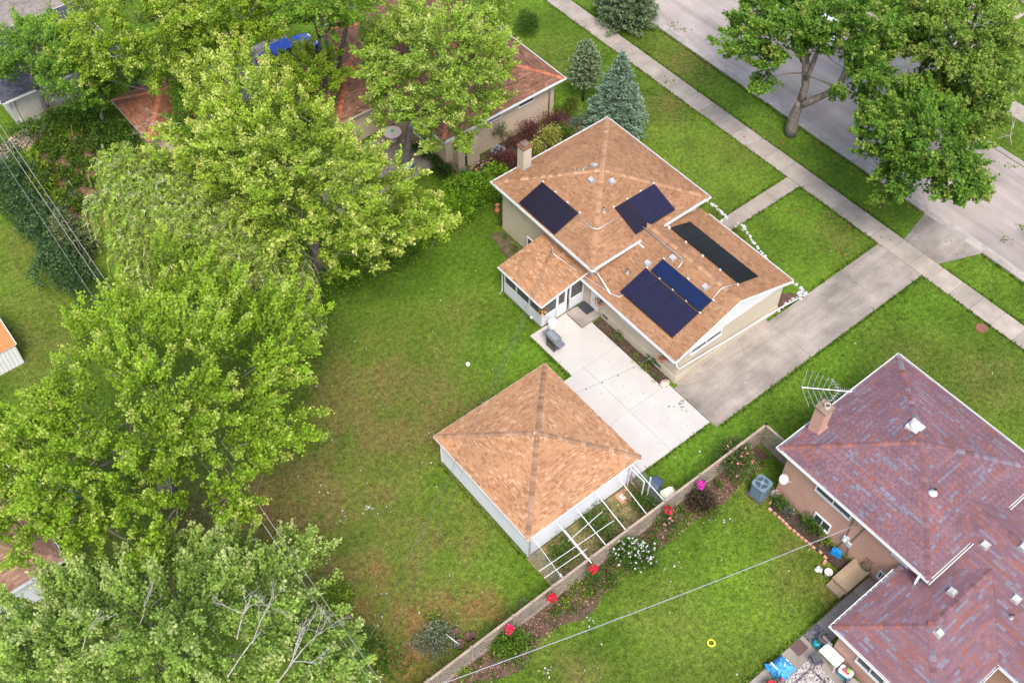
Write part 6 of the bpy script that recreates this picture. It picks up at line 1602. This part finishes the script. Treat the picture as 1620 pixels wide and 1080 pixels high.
for s in (-1, 1):
    w = MB(); c0 = p0 + (p1 - p0) * .62; c1 = c0 + sd_ * s * .55 + dd * -.1; w.tube([p0 + (p1 - p0) * .75, c1 + Vector((0, 0, s * .2))], .012, 5, (.75, .75, .75))
    for q in range(4):
        m_ = (p0 + (p1 - p0) * .75).lerp(c1, .25 + .25 * q); w.tube([m_ - dd * .16 + Vector((0, 0, .05 * s)), m_ + dd * .16 + Vector((0, 0, .15 * s))], .008, 4, (.75, .75, .75))
    part('corner_reflector', w, M['metal'], t)

# ---------------------------------------------------------------- back terrace furniture of the pink house
ZP = .05
def flat(name, lab, cat, pts, z0, h_, col, m=None):
    w = MB(); w.prism(pts, z0, z0 + h_, col); return tag(part(name, w, m or M['any']), lab, cat)
flat('patio_mat', 'brown doormat lying on the pale terrace edge', 'mat', [(24.25, 7.45), (24.25, 8.02), (24.95, 8.02), (24.95, 7.45)], .07, .015, (.11, .065, .06))
flat('patio_mat', 'grey speckled mat with white pebbles nearest the lawn and path', 'mat', [(25.2, 7.3), (25.2, 8.03), (26.2, 8.03), (26.2, 7.3)], .07, .02, (.12, .12, .13), mat('speckle_mat', (1, 1, 1), .9, .3, 3, .9, 16))
w = MB(); rg_ = mat('rug', (1, 1, 1), .95, .25, 2.5, .9, 11)
w.box(21.9, 3.6, .07, 24.6, 7.05, .082, (.30, .26, .25)); w.box(22.2, 3.9, .082, 24.3, 6.75, .086, (.13, .105, .11)); w.box(22.32, 4.0, .086, 24.18, 6.63, .09, (.33, .29, .27)); tag(part('patio_rug', w, rg_), 'patterned brown and cream rug spread on the terrace', 'rug')
t = thing('patio_table', 'white rectangular table with green edge trim against the pink wall', 'table', (25.2, 6.45, ZP))
w = MB(); w.rbox(25.2, 6.42, .70, .62, 1.08, .05, -1.5708 + 1.5708, (.62, .63, .68), .04); part('table_top', w, M['gloss'], t)
w = MB(); w.box(24.885, 5.88, .69, 24.9, 6.96, .74, (.35, .6, .12)); part('edge_trim', w, M['any'], t)
for sx_, sy2 in ((-1, -1), (1, -1), (1, 1), (-1, 1)):
    w = MB(); w.box(25.2 + sx_ * .26 - .02, 6.42 + sy2 * .48 - .02, ZP, 25.2 + sx_ * .26 + .02, 6.42 + sy2 * .48 + .02, .7, (.6, .6, .62)); part('leg', w, M['any'], t)
def chair(name, lab, x, y, rz, col, back=.85):
    t = thing(name, lab, 'chair', (x, y, ZP), rz, 'patio chairs'); w = MB(); w.rbox(0, 0, .40, .5, .48, .05, 0, col, .06); part('seat', w, M['any'], t, local=True)
    w = MB(); w.add([(-.25, .2, .45), (.25, .2, .45), (.25, .25, .45), (-.25, .25, .45), (-.22, .3, back), (.22, .3, back), (.22, .34, back), (-.22, .34, back)], [(0, 3, 2, 1), (4, 5, 6, 7), (0, 1, 5, 4), (1, 2, 6, 5), (2, 3, 7, 6), (3, 0, 4, 7)], col); part('backrest', w, M['any'], t, local=True)
    for a, b in ((-.22, -.2), (.22, -.2), (.22, .2), (-.22, .2)):
        w = MB(); w.tube([(a, b, .4), (a * 1.1, b * 1.15, 0)], .018, 6, tuple(c * .6 for c in col)); part('leg', w, M['any'], t, local=True)
    for s in (-.26, .26):
        w = MB(); w.box(s - .03, -.2, .62, s + .03, .25, .65, tuple(c * .8 for c in col)); w.tube([(s, -.18, .42), (s, -.18, .62)], .014, 5, col); part('armrest', w, M['any'], t, local=True)
chair('patio_chair', 'dark brown chair at the upper side of the white table', 25.62, 7.2, 1.9, (.12, .10, .095))
chair('patio_chair', 'dark grey chair at the lawn side of the white table', 24.62, 6.75, 1.2, (.10, .09, .10))
chair('patio_chair', 'taupe folding chair at the bottom edge by the rug', 24.75, 4.75, -1.2, (.28, .24, .21))
w = MB(); w.box(25.55, 6.72, .06, 25.6, 7.3, .8, (.32, .32, .32)); tag(part('grey_panel', w, M['any']), 'grey board standing upright behind the upper chair', 'board')
t = thing('teal_can', 'round teal watering can under the corner of the purple roof', 'watering can', (26.4, 6.85, ZP))
t.location = (25.32, 7.32, ZP); w = MB(); w.lathe(25.32, 7.32, [(.14, .05), (.2, .12), (.2, .36), (.12, .44), (.08, .44), (.08, .38)], 14, (.01, .24, .27)); part('body', w, M['gloss'], t, smooth=True); w = MB(); w.tube([(25.2, 7.2, .3), (25.08, 7.1, .5)], .025, 6, (.01, .2, .23)); part('spout', w, M['gloss'], t)
t = thing('cooler', 'white and teal picnic cooler beside the white table', 'cooler', (25.25, 5.5, ZP))
w = MB(); w.rbox(25.25, 5.5, .05, .42, .66, .34, .15, (.01, .22, .30), .06, 1.06); part('body', w, M['gloss'], t); w = MB(); w.rbox(25.25, 5.5, .39, .46, .70, .09, .15, (.74, .72, .76), .08, .96); part('lid', w, M['gloss'], t)
t = thing('sprayer', 'small green capped sprayer with red band standing on the cooler', 'sprayer', (25.3, 5.5, .48))
w = MB(); w.rbox(25.22, 5.5, .482, .16, .36, .07, .15, (.8, .08, .10), .03); part('base', w, M['gloss'], t); w = MB(); w.lathe(25.33, 5.5, [(.1, .48), (.11, .6), (.07, .66)], 12, (.2, .23, .22)); part('tank', w, M['gloss'], t); w = MB(); w.lathe(25.28, 5.42, [(.09, .64), (.09, .70), (.001, .71)], 12, (.2, .6, .08)); part('cap', w, M['gloss'], t)
w = MB(); w.tube([(25.33, 5.6, .62), (25.42, 5.68, .8), (25.45, 5.45, .82), (25.36, 5.4, .64)], .014, 5, (.04, .04, .04)); part('handle', w, M['any'], t)
def tubplanter(name, lab, x, y, r_, col):
    t = thing(name, lab, 'planter', (x, y, ZP)); w = MB(); w.lathe(x, y, [(r_ * .75, .05), (r_, .3), (r_ * 1.05, .32), (r_ * .92, .32), (r_ * .88, .25), (.001, .25)], 16, col); part('tub', w, M['any'], t, smooth=True)
    g = np.random.default_rng(int(x * 100)); V, C = foliage_arrays([(np.array([x, y, .3]), r_ * .5)], 300, 5, .12, .08, tuple(np.array(k) * 1.3 for k in GRY), g); quads('foliage', V, C, M['leaf'], t)
tubplanter('planter_tub', 'white tub with grey leaved plant below the cooler', 25.1, 4.95, .26, (.72, .72, .74)); tubplanter('planter_tub', 'second white tub at the bottom edge by the folding chair', 25.2, 4.35, .24, (.72, .74, .70))
# chair under a blue tarp
t = thing('covered_chair', 'chair draped with a crumpled bright blue tarp at the lawn edge of the terrace', 'covered chair', (23.1, 7.6, ZP))
w = MB(); w.box(22.7, 7.55, ZP, 22.75, 8.0, .7, (.75, .75, .76)); w.box(23.45, 7.25, ZP, 23.5, 7.7, .5, (.75, .75, .76)); part('frame', w, M['any'], t)
g = np.random.default_rng(77); n = 15; w = MB(); gz = np.zeros((n, n)); P_ = {}
for i in range(n):
    for j in range(n):
        a, b = (i / (n - 1) - .5) * 2, (j / (n - 1) - .5) * 2; rr = max(abs(a), abs(b)); z = .78 - .15 * abs(a) if rr < .6 else .78 - (rr - .6) * 1.55
        x, y = 23.05 + a * .46 * (1 if rr < .6 else 1.15) + g.normal(0, .03), 7.55 + b * .40 * (1 if rr < .6 else 1.2) + g.normal(0, .03); P_[i, j] = (x, y, max(.07, z + g.normal(0, .035)))
for i in range(n - 1):
    for j in range(n - 1): w.quad(P_[i, j], P_[i + 1, j], P_[i + 1, j + 1], P_[i, j + 1], (.06, .30, .62))
w.add([P_[0, 12], P_[0, 14], (22.45, 8.15, .62), (22.6, 7.95, .8)], [(0, 1, 2, 3)], (.03, .25, .6)); part('tarp', w, M['gloss'], t)
shrub('potted_geranium', 'potted plant crowded with red and pink flowers at the bottom edge of the terrace', 0, 0, .5, .75, GRN, 620, cat='potted plant', flowers=([(.8, .03, .08), (.8, .25, .35), (.75, .05, .05)], 30, .11), dens=160, at=(22.05, 7.35, .05))

# ---------------------------------------------------------------- back corner of the lawn
for i, (px, py, r_, lab) in enumerate([(722, 1004, .2, 'hollow brown pot at the top of the pot cluster by the fence'), (741, 1010, .2, 'brown pot nearest the fence in the pot cluster'), (748, 1008, .14, 'smaller brown pot tucked beside the fence'), (727, 1022, .24, 'largest brown pot at the lower end of the pole')]):
    b = G(px, py); w = MB(); w.lathe(b[0], b[1], [(r_ * .75, 0), (r_, .32), (r_ * 1.08, .34), (r_ * .9, .34), (r_ * .8, .2), (.001, .18)], 12, (.16, .085, .07)); tag(part('clay_pot', w, M['stone'], smooth=True), lab, 'pot', 'old pots by the fence')
w = MB(); w.tube([G(706, 1003, .5), G(727, 1019, .45)], .03, 6, (.72, .72, .72)); tag(part('loose_pole', w, M['any']), 'short white pole resting across the old brown pots', 'pole')
for i, (a, b2, lab) in enumerate([((638, 1014), (656, 1026), 'upper of two brown sticks by the grey green shrub'), ((636, 1017), (652, 1030), 'lower of two brown sticks by the grey green shrub')]):
    w = MB(); w.tube([G(*a, .06), G(*b2, .08)], .025, 5, (.26, .15, .10)); tag(part('stick', w, M['any']), lab, 'stick')
b = G(828, 962); w = MB(); n = 20
for zz in (.05, .3, .55): w.tube([(b[0] + .28 * math.cos(6.283 * i / n), b[1] + .28 * math.sin(6.283 * i / n), zz) for i in range(n + 1)], .012, 4, (.12, .09, .09))
for k in range(6): w.tube([(b[0] + .28 * math.cos(k * 1.047), b[1] + .28 * math.sin(k * 1.047), 0), (b[0] + .28 * math.cos(k * 1.047), b[1] + .28 * math.sin(k * 1.047), .56)], .01, 4, (.12, .09, .09))
tag(part('wire_plant_cage', w, M['any']), 'round wire plant cage behind the lattice fence', 'plant cage')
# terracotta chiminea by the hedge
b = G(787, 338); w = MB(); w.lathe(b[0], b[1], [(.16, 0), (.12, .1), (.2, .25), (.2, .42), (.1, .56), (.1, .72), (.16, .8), (.13, .8), (.07, .7)], 12, (.9, .9, .9)); tag(part('terracotta_urn', w, M['terracotta'], smooth=True), 'tall terracotta urn by the hedge at the house corner', 'urn')
# garden stakes
for i, (px, py, z1, lab) in enumerate([(57, 232, 1.2, 'stake near the lime bushes'), (86, 228, 1.3, 'pale stake at the upper left of the plot'), (116, 222, 1.3, 'stake below the grey sided wall'), (126, 285, 1.1, 'tilted stake in the middle of the plot'), (140, 262, 1.2, 'orange brown stake at the right of the plot'), (142, 290, 1.4, 'long stake beside the willow'), (120, 302, 1.0, 'white stake at the lower end of the plot')]):
    b = G(px, py); w = MB(); w.tube([b, (b[0] + random.uniform(-.2, .2), b[1] + random.uniform(-.2, .2), z1)], .022, 5, (.36, .22, .14) if i != 6 else (.6, .6, .6)); tag(part('garden_stake', w, M['any']), lab, 'stake', 'stakes in the vegetable plot')

# tan house patio
b = Vector((29.9, 47.3, 0)); b = Vector(G(622, 222, 0)); t = thing('round_patio_table', 'white round table with small green centrepiece on the shaded patio', 'table', b)
w = MB(); w.lathe(b.x, b.y, [(.62, .70), (.62, .74), (.001, .745)], 22, (.72, .64, .64)); part('table_top', w, M['any'], t)
w = MB(); w.lathe(b.x, b.y, [(.28, .03), (.06, .08), (.05, .7)], 12, (.6, .55, .53)); part('pedestal', w, M['any'], t)
w = MB(); w.lathe(b.x, b.y, [(.06, .745), (.11, .85), (.03, .95)], 9, (.02, .5, .08)); part('centrepiece', w, M['any'], t)
for x, y, a, lab in ((b.x + 1.3, b.y - .5, .4, 'pale patio chair facing the round table near the wall'), (b.x + .3, b.y - 1.1, -2.6, 'pale patio chair at the lawn side of the round table')): chair('garden_chair', lab, x, y, a, (.42, .37, .35), 1.0)
b = G(646, 268); t = thing('garden_bench', 'pale blue topped box at the edge of the shaded lawn', 'storage box', b); w = MB(); w.rbox(b[0], b[1], 0, .8, .5, .42, .5, (.22, .2, .18)); part('body', w, M['any'], t); w = MB(); w.rbox(b[0], b[1], .42, .86, .56, .05, .5, (.32, .48, .55)); part('lid', w, M['any'], t)
b = G(110, 790); t = thing('blue_tarp', 'blue tarp glimpsed through the big maple at the left', 'tarp', b); g = np.random.default_rng(9); w = MB(); n = 9
P_ = {(i, j): (b[0] - .55 + 1.1 * i / (n - 1), b[1] - .4 + .8 * j / (n - 1), .45 + .12 * math.sin(i) + g.normal(0, .05) - (.4 if i in (0, n - 1) or j in (0, n - 1) else 0)) for i in range(n) for j in range(n)}
for i in range(n - 1):
    for j in range(n - 1): w.quad(P_[i, j], P_[i + 1, j], P_[i + 1, j + 1], P_[i, j + 1], (.05, .16, .5))
part('sheet', w, M['gloss'], t)

# ---------------------------------------------------------------- cars
def car(name, lab, x, y, rz, col, group=None):
    t = thing(name, lab, 'car', (x, y, 0.02), rz, group)
    prof = [(-2.25, .35), (-2.28, .72), (-2.1, .88), (-1.2, .98), (1.35, .98), (2.15, .80), (2.28, .62), (2.25, .32)]
    hw = [.80, .86, .86, .87, .87, .84, .80, .78]; w = MB(); n = len(prof)
    v = [(x_, -h_, z) for (x_, z), h_ in zip(prof, hw)] + [(x_, h_, z) for (x_, z), h_ in zip(prof, hw)]
    w.add(v, [tuple(range(n)), tuple(range(n, 2 * n))[::-1]] + [(i, n + i, n + (i + 1) % n, (i + 1) % n) for i in range(n)], col); part('body', w, M['carpaint'], t, local=True)
    cab = [(-1.75, .96, .76), (-1.2, 1.42, .62), (.25, 1.44, .62), (1.05, .98, .76)]; w = MB(); v = [(x_, -h_, z) for x_, z, h_ in cab] + [(x_, h_, z) for x_, z, h_ in cab]
    w.add(v, [(0, 1, 2, 3), (7, 6, 5, 4), (0, 4, 5, 1), (2, 6, 7, 3)], (.06, .07, .08)); part('windows', w, M['gloss'], t, local=True)
    w = MB(); v = [(-1.28, -.63, 1.42), (.3, -.63, 1.43), (.3, .63, 1.43), (-1.28, .63, 1.42)]; w.add(v + [(x_ * .96, y_ * .94, z + .06) for x_, y_, z in v], [(4, 5, 6, 7), (0, 1, 5, 4), (1, 2, 6, 5), (2, 3, 7, 6), (3, 0, 4, 7)], col); part('roof', w, M['carpaint'], t, local=True)
    for sx_ in (-1.4, 1.4):
        for sy2 in (-.8, .8):
            w = MB(); w.tube([(sx_, sy2 - .1, .31), (sx_, sy2 + .1, .31)], .32, 14, (.02, .02, .02)); o = part('wheel', w, M['any'], t, local=True); w = MB(); w.tube([(sx_, sy2 - .11, .31), (sx_, sy2 + .11, .31)], .19, 12, (.5, .5, .52)); part('rim', w, M['metal'], o, local=True)
    for s in (-.58, .58):
        w = MB(); w.box(2.2, s - .18, .62, 2.29, s + .18, .74, (.8, .8, .8)); part('headlight', w, M['gloss'], t, local=True); w = MB(); w.box(-2.3, s - .18, .66, -2.24, s + .18, .8, (.5, .02, .02)); part('tail_light', w, M['gloss'], t, local=True)
car('parked_car', 'bright blue car parked under the trees at the top left', 29.3, 61.0, .05, (.012, .05, .38), None)
car('parked_car', 'white car on the street glimpsed through the forked street maple', *G(1290, 52)[:2], math.pi / 2, (.75, .75, .76))

# ---------------------------------------------------------------- overhead lines
def cable(name, lab, a, b, sag, r_, col, n=24, dash=None, group=None):
    a, b = np.array(a, float), np.array(b, float); t = np.linspace(0, 1, n)[:, None]; p = a + (b - a) * t; p[:, 2] -= (4 * sag * t * (1 - t))[:, 0]
    w = MB(); w.tube(p, r_, 5, col)
    if dash is not None:
        for i in range(n - 1): w.c[i * 5:(i + 1) * 5] = [col if i % 2 else dash] * 5
    return tag(part(name, w, M['any'], smooth=True), lab, 'cable', group)
UG = 'utility lines along the back lots'
A0, B0 = np.array(G(-40, 150, 8.2)), np.array(G(640, 1150, 8.2)); sd2 = unit(np.array([(B0 - A0)[1], -(B0 - A0)[0], 0])) * .22
cable('power_line', 'left of the two upper pale power lines over the long hedge', A0 - sd2, B0 - sd2, .25, .011, (.40, .39, .38), group=UG)
cable('power_line', 'right of the two upper pale power lines over the long hedge', A0 + sd2 * .4, B0 + sd2 * .4, .25, .011, (.40, .39, .38), group=UG)
cable('telephone_line', 'single thin lower line left of the paired power lines', G(-40, 185, 6.6), G(560, 1090, 6.4), .35, .010, (.26, .28, .27), group=UG)
cable('service_cable', 'thick twisted service cable crossing the lower right lawn to the pink house', G(640, 1102, 6.8), (30.05, 9.75, 3.1), .35, .021, (.30, .31, .33))
cable('service_cable', 'dark service line from the porch mast over the garage roof corner', (30.16, 32.82, 3.32), G(585, 1010, 7.2), .5, .010, (.10, .10, .09))
cable('service_cable', 'thinner second line running just right of the dark service line', (30.16, 32.82, 3.2), G(615, 1010, 7.0), .8, .007, (.14, .14, .12))
cable('telephone_line', 'faint line from the garage corner towards the porch mast', (30.16, 32.80, 3.1), G(660, 860, 6.0), .6, .006, (.16, .16, .14))
t = thing('string_lights', 'string of small bulbs strung across the patio from garage to house', 'string lights', (27, 24, 2))
a, b = np.array(G(862, 663 - 55, 2.4)), np.array([30.28, 23.7, 2.5]); a = np.array([24.86, 24.6, 2.45]); pts = [a + (b - a) * k / 16 - np.array([0, 0, 1.0 * (k / 16) * (1 - k / 16)]) for k in range(17)]
w = MB(); w.tube(pts, .01, 4, (.12, .12, .12)); part('wire', w, M['any'], t)
for k in range(2, 16, 3):
    p = pts[k]; w = MB(); w.lathe(p[0], p[1], [(.02, p[2]), (.045, p[2] - .06), (.03, p[2] - .12), (.001, p[2] - .13)], 8, (.2, .2, .2)); part('bulb', w, M['gloss'], t)

# ---------------------------------------------------------------- litter: leaves, clippings, mulch chips
def litter(name, n, xs, ys, size, cols, z=.05, hard=None, seed=5, pts=None, spread=.2):
    g = np.random.default_rng(seed)
    if pts is None: x, y = g.uniform(*xs, n), g.uniform(*ys, n)
    else:
        c = np.array([G(*p)[:2] for p in pts]); k = g.integers(len(c), size=n); x, y = c[k, 0] + g.normal(0, spread, n), c[k, 1] + g.normal(0, spread, n)
    p = np.stack([x, y, np.full(n, z)], -1); V = leaf_quads(p, g.normal(0, 1, (n, 3)) * [1, 1, .1], size, .7, 2.2, g)
    C = np.array(cols)[g.integers(len(cols), size=n)] * g.uniform(.7, 1.2, (n, 1)); o = quads(name, V, C, M['petal']); o['kind'] = 'stuff'; return o
OR = [(.45, .16, .05), (.40, .20, .10), (.32, .12, .05)]
litter('fallen_leaves', 90, (48.4, 53), (16, 50), .16, OR, .06, seed=6); litter('fallen_leaves', 55, (39, 48), (18, 45), .14, OR, .06, seed=7)
litter('fallen_leaves', 110, None, None, .14, OR, .06, seed=8, pts=[(1268, 333), (1313, 343), (1335, 365), (1330, 400), (1235, 225), (1138, 168), (1130, 160), (1340, 362), (1300, 230), (1345, 205)], spread=.3)
PALE = [(.60, .58, .52), (.55, .50, .42), (.50, .40, .33), (.62, .62, .58)]
litter('pale_litter', 150, (4, 30), (17, 46), .11, PALE, .06, seed=9); litter('pale_litter', 60, (14, 30), (0, 16), .11, PALE, .06, seed=10); litter('pale_litter', 60, (31, 53), (8, 50), .10, PALE, .06, seed=11)
litter('pale_litter', 70, None, None, .13, PALE, .06, seed=12, pts=[(600, 945), (617, 805), (583, 807), (545, 818), (510, 775), (605, 980), (670, 740), (1125, 825), (1150, 822), (1070, 870), (1065, 895), (930, 985), (870, 1060)], spread=.22)
litter('leaf_sprigs', 160, None, None, .17, [(.12, .2, .03), (.16, .22, .05)], .05, seed=13, pts=[(1056, 130), (1082, 48), (1213, 137), (1065, 42), (1500, 265), (1536, 250), (1600, 265), (1178, 165), (1337, 255), (1590, 380), (1620, 360), (1075, 640)], spread=.22)
litter('patio_debris', 60, (24.8, 30.4), (19.8, 30), .06, [(.12, .09, .06), (.2, .16, .1), (.1, .12, .04)], .05, seed=14)
litter('wood_chips', 2600, (9.5, 31), (15.7, 16.95), .11, [(.30, .17, .12), (.22, .12, .085), (.42, .29, .22), (.12, .075, .05)], .085, seed=15)
litter('wood_chips', 700, (30.2, 30.88), (23.1, 28.9), .08, [(.13, .085, .06), (.2, .14, .1), (.07, .05, .035)], .09, seed=16)
litter('enclosure_debris', 900, (17.5, 24.4), (17.1, 19.5), .12, [(.30, .20, .10), (.24, .2, .08), (.13, .17, .03), (.36, .28, .18)], .04, seed=17)
litter('garden_debris', 1500, (8.5, 15.5), (54, 63), .14, [(.2, .12, .08), (.12, .17, .03), (.28, .2, .13), (.1, .15, .03)], .07, seed=18)
litter('shrub_bed_debris', 700, (31.5, 41), (41.4, 44.4), .12, [(.2, .12, .08), (.1, .15, .03), (.14, .09, .06)], .09, seed=19)
# roof litter: twigs and leaves caught on the shingles
def roof_litter(pts, seed):
    g = np.random.default_rng(seed); P = np.array([(x + g.normal(0, s), y + g.normal(0, s), 0) for x, y, s, n in pts for _ in range(n)])
    P[:, 2] = [(max(0, min(ms(x, .05), sy_(y, .05), 4.0 + (38.7 - y) * .354 + .05)) if y > 29.6 else wz(x, .05) if x < RX else 2.6 + (39.8 - x) * SL3 + .05) for x, y, _ in P]
    V = leaf_quads(P, g.normal(0, 1, P.shape), .10, .6, 1.5, g); o = quads('roof_leaf_litter', V, np.array([(.30, .36, .20), (.42, .45, .30), (.5, .5, .42)])[g.integers(3, size=len(P))], M['petal']); o['kind'] = 'stuff'
roof_litter([(34.5, 35.2, .12, 14), (34.2, 35.5, .15, 14), (34.9, 35.1, .1, 8), (31.4, 32.4, .08, 8), (32.1, 31.9, .05, 4), (31.7, 23.75, .08, 14), (34.0, 23.2, .1, 10), (33.3, 23.1, .1, 5), (37.5, 25.5, .2, 6), (38.0, 26.8, .2, 5), (31.0, 23.4, .1, 5)], 20)

# weeds and clover clumps in the grass
g = np.random.default_rng(41); wx_, wy_ = grass_pts(5200, 0, 60, 0, 60); k_ = in_view(wx_, wy_, 0) & (vnoise(wx_, wy_, 2.6, 77) > .5); wx_, wy_ = wx_[k_], wy_[k_]
n_ = len(wx_); m_ = 9; sp_ = g.uniform(.05, .16, (n_, 1))
P_ = np.stack([wx_[:, None] + g.normal(0, 1, (n_, m_)) * sp_, wy_[:, None] + g.normal(0, 1, (n_, m_)) * sp_, g.uniform(.02, .07, (n_, m_))], -1).reshape(-1, 3)
V_ = leaf_quads(P_, g.normal(0, 1, P_.shape) * [1, 1, .2], .085, .7, 1.6, g)
c_ = np.repeat(np.array([(.085, .185, .015), (.12, .22, .03), (.06, .13, .012)])[g.integers(3, size=n_)], m_, 0) * g.uniform(.75, 1.25, (n_ * m_, 1))
quads('lawn_weeds', V_, c_, M['grass'])['kind'] = 'stuff'
